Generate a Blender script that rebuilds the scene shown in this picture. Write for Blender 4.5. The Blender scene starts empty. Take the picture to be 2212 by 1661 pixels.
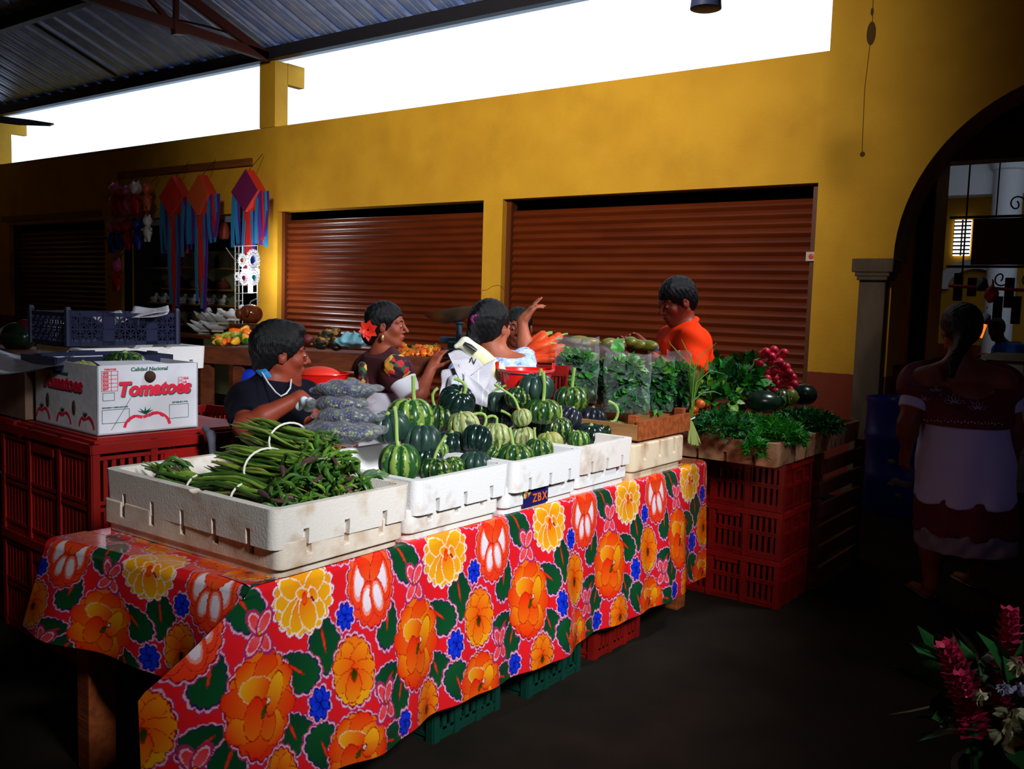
import bpy, bmesh, math, random
import numpy as np
from mathutils import Vector, Matrix, Euler
random.seed(7); rng = np.random.default_rng(7)
SC = bpy.context.scene
COL = SC.collection
PI = math.pi
# ------------------------------------------------------------------ camera
CAM_H = 1.5; FPX = 2000.0; YAW, PITCH, ROLL = 36.83367, 5.16059, 1.70087
def _basis():
    a, p, r = (math.radians(v) for v in (YAW, PITCH, ROLL))
    f = np.array([-math.sin(a)*math.cos(p), math.cos(a)*math.cos(p), -math.sin(p)])
    x = np.array([math.cos(a), math.sin(a), 0.0]); u = np.cross(x, f)
    return math.cos(r)*x+math.sin(r)*u, -math.sin(r)*x+math.cos(r)*u, f
RX, UP, FW = _basis()
cam = bpy.data.cameras.new('camera'); camo = bpy.data.objects.new('camera', cam); COL.objects.link(camo)
cam.sensor_fit = 'HORIZONTAL'; cam.sensor_width = 36.0; cam.lens = FPX*36.0/2212; cam.clip_start = .05; cam.clip_end = 200
camo.matrix_world = Matrix(((RX[0], UP[0], -FW[0], 0), (RX[1], UP[1], -FW[1], 0), (RX[2], UP[2], -FW[2], CAM_H), (0, 0, 0, 1)))
SC.camera = camo
# ------------------------------------------------------------------ colour management, world, lights
SC.view_settings.view_transform = 'Standard'; SC.view_settings.look = 'None'
SC.view_settings.exposure = 0.0; SC.view_settings.gamma = 1.0; SC.view_settings.use_curve_mapping = False
SC.cycles.use_denoising = True
SC.cycles.max_bounces = 6; SC.cycles.transparent_max_bounces = 16; SC.cycles.sample_clamp_indirect = 4.0
world = bpy.data.worlds.new('overcast_sky'); SC.world = world; world.use_nodes = True
bg = world.node_tree.nodes['Background']; bg.inputs[0].default_value = (0.58, 0.77, 1.0, 1); bg.inputs[1].default_value = 2.7
def lamp(name, kind, loc, target, energy, color=(1, 1, 1), **kw):
    l = bpy.data.lights.new(name, kind); l.energy = energy; l.color = color
    for k, v in kw.items(): setattr(l, k, v)
    o = bpy.data.objects.new(name, l); COL.objects.link(o); o.location = loc
    o.rotation_euler = (Vector(target)-Vector(loc)).to_track_quat('-Z', 'Y').to_euler()
    return o
# key daylight falling in from the open courtyard on the right, through high openings
lamp('courtyard_daylight', 'SPOT', (1.7, .75, 3.4), (-2.30, 2.80, .92), 1600, (.93, .96, 1), spot_size=math.radians(41), spot_blend=1.0, shadow_soft_size=.42)
lamp('wall_fill_spot', 'SPOT', (-3.0, .2, 4.8), (-5.7, 7.5, 2.9), 2250, (1, .95, .80), spot_size=math.radians(66), spot_blend=1.0, shadow_soft_size=.5)  # spot added to brighten the middle of the yellow wall
lamp('people_fill_spot', 'SPOT', (-.3, 5.2, 4.2), (-2.8, 4.0, 1.3), 760, (.86, .90, 1), spot_size=math.radians(52), spot_blend=1.0, shadow_soft_size=.3)  # added spot that lifts the people behind the table
lamp('dress_fill_spot', 'SPOT', (2.6, 1.2, 3.0), (-.9, 5.5, .95), 38, (.42, .45, 1), spot_size=math.radians(26), spot_blend=1.0, shadow_soft_size=.4)  # weak blue spot, added only for the walking woman's back
lamp('far_hall_light', 'AREA', (-1.5, 13.0, 3.6), (-2.6, 15.5, 1.5), 26, (.72, .83, 1), size=3.0)

# ------------------------------------------------------------------ geometry helpers
V = Vector
def ray(px, py): return (px-1106)/FPX*RX-(py-830.5)/FPX*UP+FW
def D(px, py, t): return V(ray(px, py)*t+np.array([0, 0, CAM_H]))          # point at a distance along the view
def ONX(px, py, X): d = ray(px, py); return V(d*(X/d[0])+np.array([0, 0, CAM_H]))
def ONY(px, py, Y): d = ray(px, py); return V(d*(Y/d[1])+np.array([0, 0, CAM_H]))
def ONZ(px, py, Z): d = ray(px, py); return V(d*((Z-CAM_H)/d[2])+np.array([0, 0, CAM_H]))
def depth(p): return float(np.dot(np.array(p)-np.array([0, 0, CAM_H]), FW))
RXv, UPv, FWv = V(RX), V(UP), V(FW)

class MB:
    def __init__(s): s.v = []; s.f = []; s.m = []
    def add(s, vs, fs, mi=0):
        n = len(s.v); s.v += [tuple(v) for v in vs]; s.f += [tuple(i+n for i in f) for f in fs]; s.m += [mi]*len(fs); return s
    def box(s, c, d, R=None, mi=0, taper=1.0):
        x, y, z = (k/2 for k in d); vs = []
        for sz in (-1, 1):
            t = taper if sz < 0 else 1
            for sx, sy in ((-1, -1), (1, -1), (1, 1), (-1, 1)):
                v = V((sx*x*t, sy*y*t, sz*z)); vs.append((R @ v if R is not None else v)+V(c))
        return s.add(vs, [(3, 2, 1, 0), (4, 5, 6, 7), (0, 1, 5, 4), (1, 2, 6, 5), (2, 3, 7, 6), (3, 0, 4, 7)], mi)
    def bar(s, a, b, w, h=None, mi=0):
        a, b = V(a), V(b); d = b-a; L = d.length
        if L < 1e-6: return s
        R = d.to_track_quat('X', 'Z').to_matrix(); return s.box((a+b)/2, (L, w, h or w), R, mi)
    def tube(s, pts, r, n=8, mi=0, caps=True, flat=1.0):
        pts = [V(p) for p in pts]; rs = r if isinstance(r, (list, tuple)) else [r]*len(pts)
        rings = []; t0 = (pts[1]-pts[0]).normalized()
        a = t0.orthogonal().normalized()
        for i, p in enumerate(pts):
            t = (pts[min(i+1, len(pts)-1)]-pts[max(i-1, 0)]); t = t.normalized() if t.length > 1e-9 else t0
            a = (a-t*a.dot(t)); a = a.normalized() if a.length > 1e-6 else t.orthogonal().normalized()
            b = t.cross(a); rings.append([p+(a*math.cos(2*PI*k/n)+b*math.sin(2*PI*k/n)*flat)*rs[i] for k in range(n)])
        vs = [v for R_ in rings for v in R_]; fs = []
        for i in range(len(pts)-1):
            for k in range(n): fs.append((i*n+k, i*n+(k+1) % n, (i+1)*n+(k+1) % n, (i+1)*n+k))
        if caps: fs += [tuple(range(n-1, -1, -1)), tuple(range(len(vs)-n, len(vs)))]
        return s.add(vs, fs, mi)
    def lathe(s, prof, n=24, c=(0, 0, 0), mi=0, fn=None):
        vs = []; fs = []
        for r_, z in prof:
            for k in range(n):
                a = 2*PI*k/n; q = V((r_*math.cos(a), r_*math.sin(a), z)); q = V(fn(q, a)) if fn else q
                vs.append(q+V(c))
        for i in range(len(prof)-1):
            for k in range(n): fs.append((i*n+k, i*n+(k+1) % n, (i+1)*n+(k+1) % n, (i+1)*n+k))
        return s.add(vs, fs, mi)
    def ell(s, c, r, R=None, nu=14, nv=9, mi=0, fn=None):
        vs = []; fs = []
        r = (r, r, r) if isinstance(r, (int, float)) else r
        for j in range(nv+1):
            th = PI*j/nv
            for i in range(nu):
                ph = 2*PI*i/nu; q = V((math.sin(th)*math.cos(ph)*r[0], math.sin(th)*math.sin(ph)*r[1], -math.cos(th)*r[2]))
                if fn: q = V(fn(q))
                if R is not None: q = R @ q
                vs.append(q+V(c))
        for j in range(nv):
            for i in range(nu): fs.append((j*nu+i, j*nu+(i+1) % nu, (j+1)*nu+(i+1) % nu, (j+1)*nu+i))
        return s.add(vs, fs, mi)
    def prism(s, poly, a, b, mi=0):       # poly: list of 2d (p,q); a(p,q)->3d front, b->3d back
        n = len(poly); vs = [a(*p) for p in poly]+[b(*p) for p in poly]
        fs = [tuple(range(n)), tuple(range(2*n-1, n-1, -1))]+[(i, i+n, (i+1) % n+n, (i+1) % n) for i in range(n)]
        return s.add(vs, fs, mi)
    def grid(s, fn, nu, nv, mi=0):
        vs = [fn(i/nu, j/nv) for j in range(nv+1) for i in range(nu+1)]
        fs = [(j*(nu+1)+i, j*(nu+1)+i+1, (j+1)*(nu+1)+i+1, (j+1)*(nu+1)+i) for j in range(nv) for i in range(nu)]
        return s.add(vs, fs, mi)
    def mesh(s, name, mats, smooth=True, fix=True):
        me = bpy.data.meshes.new(name); me.from_pydata([tuple(v) for v in s.v], [], s.f)
        for m in (mats if isinstance(mats, (list, tuple)) else [mats]): me.materials.append(m)
        if any(s.m): me.polygons.foreach_set('material_index', s.m)
        if fix:
            bm = bmesh.new(); bm.from_mesh(me); bmesh.ops.remove_doubles(bm, verts=bm.verts, dist=1e-5)
            bmesh.ops.recalc_face_normals(bm, faces=bm.faces); bm.to_mesh(me); bm.free()
        if smooth: sm(me)
        me.update(); return me
    def build(s, name, mats, parent=None, smooth=True, loc=None, fix=True):
        return ob(name, s.mesh(name, mats, smooth, fix), parent, loc)
def sm(me, ang=40):
    me.polygons.foreach_set('use_smooth', [True]*len(me.polygons))
    try: me.set_sharp_from_angle(angle=math.radians(ang))
    except Exception: pass
def ob(name, data, parent=None, loc=None, rot=None):
    o = bpy.data.objects.new(name, data); COL.objects.link(o)
    if parent is not None: o.parent = parent
    if loc is not None: o.location = loc
    if rot is not None: o.rotation_euler = rot
    return o
def tag(o, label=None, cat=None, group=None, kind=None):
    if label: o['label'] = label
    if cat: o['category'] = cat
    if group: o['group'] = group
    if kind: o['kind'] = kind
    return o
def thing(name, label, cat, loc=(0, 0, 0), rz=0.0, group=None):
    o = ob(name, None, None, loc, (0, 0, rz)); o.empty_display_size = .05
    return tag(o, label, cat, group)
def kids(o): return [c for c in bpy.data.objects if c.parent == o]
def copy_tree(o, parent=None, ch=None):
    c = o.copy(); COL.objects.link(c); c.parent = parent
    for k in kids(o): copy_tree(k, c)
    return c
def bev(o, w=.004, seg=2, ang=35):
    m = o.modifiers.new('bevel', 'BEVEL'); m.width = w; m.segments = seg; m.limit_method = 'ANGLE'; m.angle_limit = math.radians(ang); return o
def bake(o, cutters=()):
    for c in cutters:
        m = o.modifiers.new('cut', 'BOOLEAN'); m.object = c; m.operation = 'DIFFERENCE'; m.solver = 'EXACT'
    return o
def applied(o, name):
    dg = bpy.context.evaluated_depsgraph_get(); dg.update()
    return bpy.data.meshes.new_from_object(o.evaluated_get(dg), depsgraph=dg)
def under(part, child):      # hang a thing's child one level deeper without moving it
    m = part.matrix_basis.inverted() @ child.matrix_basis; child.parent = part; child.matrix_basis = m; return child
def zrot(a): return Matrix.Rotation(a, 3, 'Z')
def frame(f, u=V((0, 0, 1))):           # columns: forward, left, up
    f = V(f).normalized(); l = V(u).cross(f).normalized(); u2 = f.cross(l)
    return Matrix((f, l, u2)).transposed()

# ------------------------------------------------------------------ materials
MATS = {}
def mat(name, col, rough=.6, col2=None, scale=8.0, bump=0.0, bscale=None, metal=0.0, spec=.4, emis=None, es=1.0, coat=0.0, lo=.4, hi=.6, sheen=0.0, sss=0.0, detail=4.0, stretch=None, alpha=None):
    m = bpy.data.materials.new(name); m.use_nodes = True; nt = m.node_tree; N = nt.nodes; L = nt.links
    b = N['Principled BSDF']; b.inputs['Roughness'].default_value = rough; b.inputs['Metallic'].default_value = metal
    b.inputs['Specular IOR Level'].default_value = spec; b.inputs['Base Color'].default_value = (*col, 1)
    if coat: b.inputs['Coat Weight'].default_value = coat; b.inputs['Coat Roughness'].default_value = .12
    if sheen: b.inputs['Sheen Weight'].default_value = sheen
    if sss: b.inputs['Subsurface Weight'].default_value = sss; b.inputs['Subsurface Scale'].default_value = .02
    if emis: b.inputs['Emission Color'].default_value = (*emis, 1); b.inputs['Emission Strength'].default_value = es
    if alpha is not None: b.inputs['Alpha'].default_value = alpha
    if col2 or bump:
        tc = N.new('ShaderNodeTexCoord'); src = tc.outputs['Object']
        if stretch:
            mp = N.new('ShaderNodeMapping'); mp.inputs['Scale'].default_value = stretch; L.new(src, mp.inputs[0]); src = mp.outputs[0]
    if col2:
        n = N.new('ShaderNodeTexNoise'); n.inputs['Scale'].default_value = scale; n.inputs['Detail'].default_value = detail; L.new(src, n.inputs['Vector'])
        r = N.new('ShaderNodeValToRGB'); r.color_ramp.elements[0].position = lo; r.color_ramp.elements[1].position = hi
        r.color_ramp.elements[0].color = (*col, 1); r.color_ramp.elements[1].color = (*col2, 1)
        L.new(n.outputs[0], r.inputs[0]); L.new(r.outputs[0], b.inputs['Base Color'])
    if bump:
        n2 = N.new('ShaderNodeTexNoise'); n2.inputs['Scale'].default_value = bscale or scale*3; n2.inputs['Detail'].default_value = 5; L.new(src, n2.inputs['Vector'])
        bp = N.new('ShaderNodeBump'); bp.inputs['Strength'].default_value = bump; bp.inputs['Distance'].default_value = .01
        L.new(n2.outputs[0], bp.inputs['Height']); L.new(bp.outputs[0], b.inputs['Normal'])
    MATS[name] = m; return m
def film(name, tint=(.75, .85, 1), a=.25, rough=.12, bscale=18, bump=.8):
    m = mat(name, tuple(x*.45 for x in tint), rough, bump=bump, bscale=bscale, spec=1.0); nt = m.node_tree; N = nt.nodes; L = nt.links
    out = N['Material Output']; b = N['Principled BSDF']; tr = N.new('ShaderNodeBsdfTransparent'); mx = N.new('ShaderNodeMixShader')
    lw = N.new('ShaderNodeLayerWeight'); lw.inputs[0].default_value = .35
    mr = N.new('ShaderNodeMapRange'); mr.inputs[3].default_value = a; mr.inputs[4].default_value = min(1, a+.5)
    L.new(lw.outputs['Facing'], mr.inputs[0]); L.new(mr.outputs[0], mx.inputs[0]); L.new(tr.outputs[0], mx.inputs[1]); L.new(b.outputs[0], mx.inputs[2]); L.new(mx.outputs[0], out.inputs[0])
    return m
def vcol_mat(name, rough=.3, coat=0.0, spec=.5, bump=0, bscale=4):
    m = mat(name, (.5, .5, .5), rough, coat=coat, spec=spec, bump=bump, bscale=bscale); nt = m.node_tree
    a = nt.nodes.new('ShaderNodeAttribute'); a.attribute_name = 'print'; nt.links.new(a.outputs['Color'], nt.nodes['Principled BSDF'].inputs['Base Color']); return m
def squash_mat(name, base, stripe, nrib=10, amt=.5, speck=.5, rough=.28):
    m = mat(name, base, rough, spec=.5); nt = m.node_tree; N = nt.nodes; L = nt.links
    tc = N.new('ShaderNodeTexCoord'); sp = N.new('ShaderNodeSeparateXYZ'); L.new(tc.outputs['Object'], sp.inputs[0])
    at = N.new('ShaderNodeMath'); at.operation = 'ARCTAN2'; L.new(sp.outputs[1], at.inputs[0]); L.new(sp.outputs[0], at.inputs[1])
    mu = N.new('ShaderNodeMath'); mu.operation = 'MULTIPLY'; mu.inputs[1].default_value = nrib; L.new(at.outputs[0], mu.inputs[0])
    n = N.new('ShaderNodeTexNoise'); n.inputs['Scale'].default_value = 38; n.inputs['Detail'].default_value = 8; L.new(tc.outputs['Object'], n.inputs['Vector'])
    ad = N.new('ShaderNodeMath'); ad.operation = 'MULTIPLY_ADD'; ad.inputs[1].default_value = 5.5; L.new(n.outputs[0], ad.inputs[0]); L.new(mu.outputs[0], ad.inputs[2])
    si = N.new('ShaderNodeMath'); si.operation = 'SINE'; L.new(ad.outputs[0], si.inputs[0])
    n2 = N.new('ShaderNodeTexNoise'); n2.inputs['Scale'].default_value = 90; n2.inputs['Detail'].default_value = 3; L.new(tc.outputs['Object'], n2.inputs['Vector'])
    m2 = N.new('ShaderNodeMath'); m2.operation = 'MULTIPLY_ADD'; m2.inputs[1].default_value = 4*speck; L.new(n2.outputs[0], m2.inputs[0]); L.new(si.outputs[0], m2.inputs[2])
    r = N.new('ShaderNodeValToRGB'); e = r.color_ramp.elements; c0 = 2*speck
    mr = N.new('ShaderNodeMapRange'); mr.inputs[1].default_value = c0-1.3; mr.inputs[2].default_value = c0+1.3; L.new(m2.outputs[0], mr.inputs[0])
    e[0].position = 1-amt-.06; e[1].position = 1-amt+.1; e[0].color = (*base, 1); e[1].color = (*stripe, 1)
    L.new(mr.outputs[0], r.inputs[0]); L.new(r.outputs[0], N['Principled BSDF'].inputs['Base Color']); return m

# ------------------------------------------------------------------ implicit surfaces (bodies, garments, hair)
def _n(v): return np.array(v, dtype=np.float64)
class Sdf:
    def __init__(s): s.p = []
    def cap(s, a, b, ra, rb=None, k=.02, op=0): s.p.append(('c', _n(a), _n(b), ra, ra if rb is None else rb, k, op)); return s
    def sph(s, a, r, k=.02, op=0): return s.cap(a, _n(a)+_n((0, 0, 1e-4)), r, r, k, op)
    def ell(s, c, r, R=None, k=.02, op=0): s.p.append(('e', _n(c), _n(r), np.array(R) if R is not None else np.eye(3), 0, k, op)); return s
    def pln(s, c, n, k=.004, op=1): n = _n(n); s.p.append(('p', _n(c), n/np.linalg.norm(n), 0, 0, k, op)); return s   # subtract the side n points to
    def clip(s, a, b, ra, rb, cc, cn, k=.02): s.p.append(('k', _n(a), _n(b), ra, (rb, _n(cc), _n(cn)/np.linalg.norm(_n(cn))), k, 0)); return s   # limb cut off flat
    def ext(s, o): s.p += o.p; return s
    def grow(s, g):
        r = Sdf()
        for q in s.p:
            if q[0] == 'c': r.p.append((q[0], q[1], q[2], q[3]+g, q[4]+g, q[5], q[6]))
            elif q[0] == 'k': r.p.append((q[0], q[1], q[2], q[3]+g, (q[4][0]+g, q[4][1], q[4][2]), q[5], q[6]))
            elif q[0] == 'e': r.p.append((q[0], q[1], q[2]+g, q[3], 0, q[5], q[6]))
            else: r.p.append(q)
        return r
    def ev(s, P):
        d = np.full(len(P), 1e3)
        for q in s.p:
            t, A, B, c, e, k, op = q
            if t in 'ck':
                e_ = e if t == 'c' else e[0]
                ab = B-A; h = np.clip((P-A) @ ab/max(ab @ ab, 1e-12), 0, 1)
                x = np.linalg.norm(P-A-h[:, None]*ab, axis=1)-(c+(e_-c)*h)
                if t == 'k': x = np.maximum(x, (P-e[1]) @ e[2])
            elif t == 'e':
                L_ = (P-A) @ c; k0 = np.linalg.norm(L_/B, axis=1); k1 = np.linalg.norm(L_/(B*B), axis=1); x = k0*(k0-1)/np.maximum(k1, 1e-9)
            else: x = -((P-A) @ B)
            if op == 0:
                h = np.clip(.5+.5*(d-x)/k, 0, 1); d = d*(1-h)+x*h-k*h*(1-h)
            elif op == 1:
                x = -x if t != 'p' else -x
                h = np.clip(.5-.5*(d-x)/k, 0, 1); d = d*(1-h)+x*h+k*h*(1-h)
        return d
def sdf_mesh(name, S, h, mats, noise=None):
    lo = np.full(3, 1e9); hi = -lo
    for q in S.p:
        if q[6]: continue
        if q[0] in 'ck':
            for e_, r_ in ((q[1], q[3]), (q[2], q[4] if q[0] == 'c' else q[4][0])): lo = np.minimum(lo, e_-r_); hi = np.maximum(hi, e_+r_)
        elif q[0] == 'e': m_ = q[2].max(); lo = np.minimum(lo, q[1]-m_); hi = np.maximum(hi, q[1]+m_)
    lo -= 3*h+.01; hi += 3*h+.01; B = 8
    nb = np.ceil((hi-lo)/(h*B)).astype(int); n = nb*B+1
    F = np.full(n, 1.0)
    fn = (lambda P: S.ev(P)+noise(P)) if noise else S.ev
    ci = np.stack(np.meshgrid(*[np.arange(k) for k in nb], indexing='ij'), -1).reshape(-1, 3)
    dc = S.ev(lo+(ci+.5)*B*h); rad = B*h*.87*1.6+.012
    act = np.abs(dc) < rad
    for c, d in zip(ci[~act], dc[~act]):
        if d < 0: F[c[0]*B:c[0]*B+B+1, c[1]*B:c[1]*B+B+1, c[2]*B:c[2]*B+B+1] = -1
    loc = np.stack(np.meshgrid(*[np.arange(B+1)]*3, indexing='ij'), -1).reshape(-1, 3)
    A = ci[act]
    for i in range(0, len(A), 400):
        a = A[i:i+400]; P = lo+((a*B)[:, None, :]+loc[None])*h; v = fn(P.reshape(-1, 3)).reshape(len(a), B+1, B+1, B+1)
        for c, w in zip(a, v): F[c[0]*B:c[0]*B+B+1, c[1]*B:c[1]*B+B+1, c[2]*B:c[2]*B+B+1] = w
    ins = F < 0
    X, Y, Z_ = n; C = np.zeros((X-1, Y-1, Z_-1), int)
    for dx in (0, 1):
        for dy in (0, 1):
            for dz in (0, 1): C += ins[dx:X-1+dx, dy:Y-1+dy, dz:Z_-1+dz]
    cells = np.argwhere((C > 0) & (C < 8)); idx = np.full(C.shape, -1); idx[tuple(cells.T)] = np.arange(len(cells))
    acc = np.zeros((len(cells), 3)); cnt = np.zeros(len(cells))
    cor = [(a, b, c) for a in (0, 1) for b in (0, 1) for c in (0, 1)]
    for a in cor:
        for ax in range(3):
            if a[ax]: continue
            b = list(a); b[ax] = 1
            fa = F[tuple((cells+a).T)]; fb = F[tuple((cells+b).T)]; mk = (fa < 0) != (fb < 0)
            t = np.where(mk, fa/np.where(fa == fb, 1, fa-fb), 0); t = np.clip(t, .02, .98)
            p = np.array(a, float)+t[:, None]*(np.array(b)-np.array(a)); acc[mk] += p[mk]; cnt[mk] += 1
    vs = lo+(cells+acc/cnt[:, None])*h; faces = []
    for ax in range(3):
        u, w = [(1, 2), (2, 0), (0, 1)][ax]
        sl = [slice(1, -1)]*3; sl[ax] = slice(0, -1); s2 = list(sl); s2[ax] = slice(1, None)
        a = ins[tuple(sl)]; b = ins[tuple(s2)]
        for flip, mk in ((0, a & ~b), (1, ~a & b)):
            q = np.argwhere(mk); off = np.ones(3, int); off[ax] = 0; q = q+off
            if not len(q): continue
            du = np.zeros(3, int); du[u] = 1; dw = np.zeros(3, int); dw[w] = 1
            f = np.stack([idx[tuple((q-du-dw).T)], idx[tuple((q-dw).T)], idx[tuple(q.T)], idx[tuple((q-du).T)]], 1)
            faces.append(f[:, ::-1] if flip else f)
    f = np.concatenate(faces); f = f[(f >= 0).all(1)]
    me = bpy.data.meshes.new(name); me.vertices.add(len(vs)); me.vertices.foreach_set('co', vs.ravel())
    me.loops.add(f.size); me.loops.foreach_set('vertex_index', f.ravel()); me.polygons.add(len(f))
    me.polygons.foreach_set('loop_start', np.arange(0, f.size, 4)); me.update(calc_edges=True); me.validate()
    for m_ in (mats if isinstance(mats, (list, tuple)) else [mats]): me.materials.append(m_)
    me.polygons.foreach_set('use_smooth', [True]*len(me.polygons)); return me
def sdf_ob(name, S, h, m, parent=None, noise=None): 
    o = ob(name, sdf_mesh(name, S, h, m, noise), parent)
    if parent is not None: o.location = -V(parent.location) if parent.rotation_euler.z == 0 else o.location
    return o
def word(txt, size, m, loc, R, parent, shear=0.0, offset=0.0, name='lettering', depthz=.0006, align='LEFT', sx=1.0):
    cu = bpy.data.curves.new('t', 'FONT'); cu.body = txt; cu.size = size; cu.shear = shear; cu.offset = offset; cu.extrude = depthz; cu.align_x = align
    cu.resolution_u = 4; o = bpy.data.objects.new('t', cu); COL.objects.link(o)
    me = applied(o, name); bpy.data.objects.remove(o); bpy.data.curves.remove(cu); me.materials.clear(); me.materials.append(m); me.name = name
    if sx != 1: me.transform(Matrix.Diagonal((sx, 1, 1, 1)))
    r = ob(name, me, parent); r.matrix_local = Matrix.Translation(loc) @ R.to_4x4(); return r
# ------------------------------------------------------------------ shared materials
YEL = (.70, .36, .018)
def wall_mat():
    m = mat('yellow_plaster', YEL, .8, col2=(.60, .29, .012), scale=2.2, bump=.25, bscale=45, lo=.35, hi=.7); nt = m.node_tree; N = nt.nodes; L = nt.links
    g = N.new('ShaderNodeNewGeometry'); s = N.new('ShaderNodeSeparateXYZ'); L.new(g.outputs['Position'], s.inputs[0])
    n = N.new('ShaderNodeTexNoise'); n.inputs['Scale'].default_value = 30; L.new(g.outputs['Position'], n.inputs['Vector'])
    md = N.new('ShaderNodeMath'); md.operation = 'MULTIPLY_ADD'; md.inputs[1].default_value = .012; L.new(n.outputs[0], md.inputs[0]); L.new(s.outputs[2], md.inputs[2])
    lt = N.new('ShaderNodeMath'); lt.operation = 'LESS_THAN'; lt.inputs[1].default_value = 1.0; L.new(md.outputs[0], lt.inputs[0])
    # hand grime patches low on the plaster
    n3 = N.new('ShaderNodeTexNoise'); n3.inputs['Scale'].default_value = 1.7; n3.inputs['Detail'].default_value = 6; L.new(g.outputs['Position'], n3.inputs['Vector'])
    rr = N.new('ShaderNodeMapRange'); rr.inputs[1].default_value = .56; rr.inputs[2].default_value = .74; rr.inputs[4].default_value = .30; L.new(n3.outputs[0], rr.inputs[0])
    b = N['Principled BSDF']; src = b.inputs['Base Color'].links[0].from_socket
    m0 = N.new('ShaderNodeMixRGB'); m0.inputs[2].default_value = (.33, .15, .01, 1); L.new(rr.outputs[0], m0.inputs[0]); L.new(src, m0.inputs[1])
    mx = N.new('ShaderNodeMixRGB'); mx.inputs[2].default_value = (.22, .03, .012, 1); L.new(lt.outputs[0], mx.inputs[0]); L.new(m0.outputs[0], mx.inputs[1])
    L.new(mx.outputs[0], b.inputs['Base Color']); return m
m_wall = wall_mat()
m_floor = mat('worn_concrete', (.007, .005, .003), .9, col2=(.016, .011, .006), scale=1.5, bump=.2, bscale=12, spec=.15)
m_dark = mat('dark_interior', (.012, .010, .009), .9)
m_beam = mat('painted_steel_dark', (.016, .014, .018), .5, spec=.3)
m_truss = mat('red_oxide_steel', (.085, .018, .012), .55)
m_zinc = mat('galvanised_sheet', (.26, .38, .85), .34, col2=(.38, .48, .85), scale=6, metal=.15, bump=.15, bscale=30)
m_shut = mat('brown_shutter_paint', (.14, .022, .0035), .33, col2=(.105, .016, .003), scale=1.2, spec=.5, stretch=(1, 1, 6))
m_frame = mat('brown_frame_paint', (.11, .024, .006), .45)
m_stone = mat('weathered_stone', (.17, .12, .085), .8, col2=(.11, .075, .05), scale=5, bump=.4, bscale=40, stretch=(1, 1, .4))
m_soffit = mat('grey_soffit_plaster', (.42, .36, .30), .8, col2=(.34, .28, .24), scale=4)
m_wood = mat('orange_stained_wood', (.36, .085, .02), .5, col2=(.24, .05, .012), scale=6, stretch=(.6, 6, 6), bump=.2, bscale=30)
m_woodraw = mat('raw_wood', (.40, .20, .07), .65, col2=(.30, .14, .045), scale=7, stretch=(.6, 6, 6), bump=.2)
m_railw = mat('wall_rail_wood', (.26, .075, .012), .6, col2=(.18, .05, .01), scale=5, stretch=(.4, 5, 5))
m_white = mat('white_plaster', (.75, .77, .80), .7)
m_tile = mat('white_tile', (.62, .66, .70), .25)
m_iron = mat('black_iron', (.01, .01, .01), .5)
m_black = mat('black_plastic', (.012, .012, .016), .35)
m_blue = mat('blue_barrel_plastic', (.008, .018, .22), .4, col2=(.006, .012, .15), scale=3)
def bw(mb, name, mats, parent, **k):           # parts modelled in room coordinates under a thing
    o = mb.build(name, mats, parent, **k); o.location = parent.matrix_local.inverted().translation if False else -V(parent.location); return o
def struct(mb, name, mats, smooth=False): return tag(mb.build(name, mats, None, smooth=smooth), kind='structure')

WY, WT = 7.55, .2                                   # inner face and thickness of the market wall
# ------------------------------------------------------------------ the room
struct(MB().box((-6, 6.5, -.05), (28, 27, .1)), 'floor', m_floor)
openings = [(-16.43, -13.40), (-12.95, -9.77), (-9.38, -6.09), (-5.84, -2.62)]
DT = 2.525
w = MB()
xs = [-18.0]
for a, b in openings:
    w.box(((xs[-1]+a)/2, WY+WT/2, DT/2), (a-xs[-1], WT, DT)); xs.append(b)
AX, AR, AZ = -.66, 1.34, 1.905
w.box(((xs[-1]-2.0)/2, WY+WT/2, DT/2), (-2.0-xs[-1], WT, DT))
w.box(((-18-2.3)/2, WY+WT/2, (DT+3.56)/2), (18-2.3, WT, 3.56-DT))
pts = [(-2.3, DT), (-2.0, DT)]
A_ = [(AX-AR*math.cos(t), AZ+AR*math.sin(t)) for t in np.linspace(0, PI, 41)]
st = [p for p in A_ if p[1] >= DT and p[0] < AX]
# ring of quads between the arch curve and the rectangle around it
def archseg(x0, z0, x1, z1):
    w.prism([(x0, z0), (x1, z1), (x1, 4.37), (x0, 4.37)], lambda p, q: V((p, WY, q)), lambda p, q: V((p, WY+WT, q)))
for (x0, z0), (x1, z1) in zip(A_[:-1], A_[1:]): archseg(x0, z0, x1, z1)
w.box(((-2.3-2.0)/2, WY+WT/2, (DT+4.37)/2), (.3, WT, 4.37-DT))
w.box(((-2.59-2.3)/2, WY+WT/2, (3.56+4.37)/2), (.29, WT, .81))
w.box((2.64, WY+WT/2, 4.37/2), (3.92, WT, 4.37))
for a, b in ((-17.05, -16.72), (-9.742, -9.445)): w.box(((a+b)/2, WY+WT/2, 3.965), (b-a, WT, .80))
w.box((-9.5, 7.88, 4.24), (.11, .27, .26)); w.box((-16.78, 7.88, 4.24), (.11, .27, .26))
struct(w, 'wall_back', m_wall)
o = MB()
for (x0, z0), (x1, z1) in zip(A_[:-1], A_[1:]):
    o.add([(x0, WY-.004, z0), (x1, WY-.004, z1), (x1, WY+.36, z1), (x0, WY+.36, z0)], [(0, 1, 2, 3)])
    o.add([(x0*.985+AX*.015, WY+.36, z0-.02), (x0, WY-.004, z0), (x1, WY-.004, z1), (x1*.985+AX*.015, WY+.36, z1-.02)], [(0, 1, 2, 3)])
struct(o, 'trim_arch_soffit', m_soffit)
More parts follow.
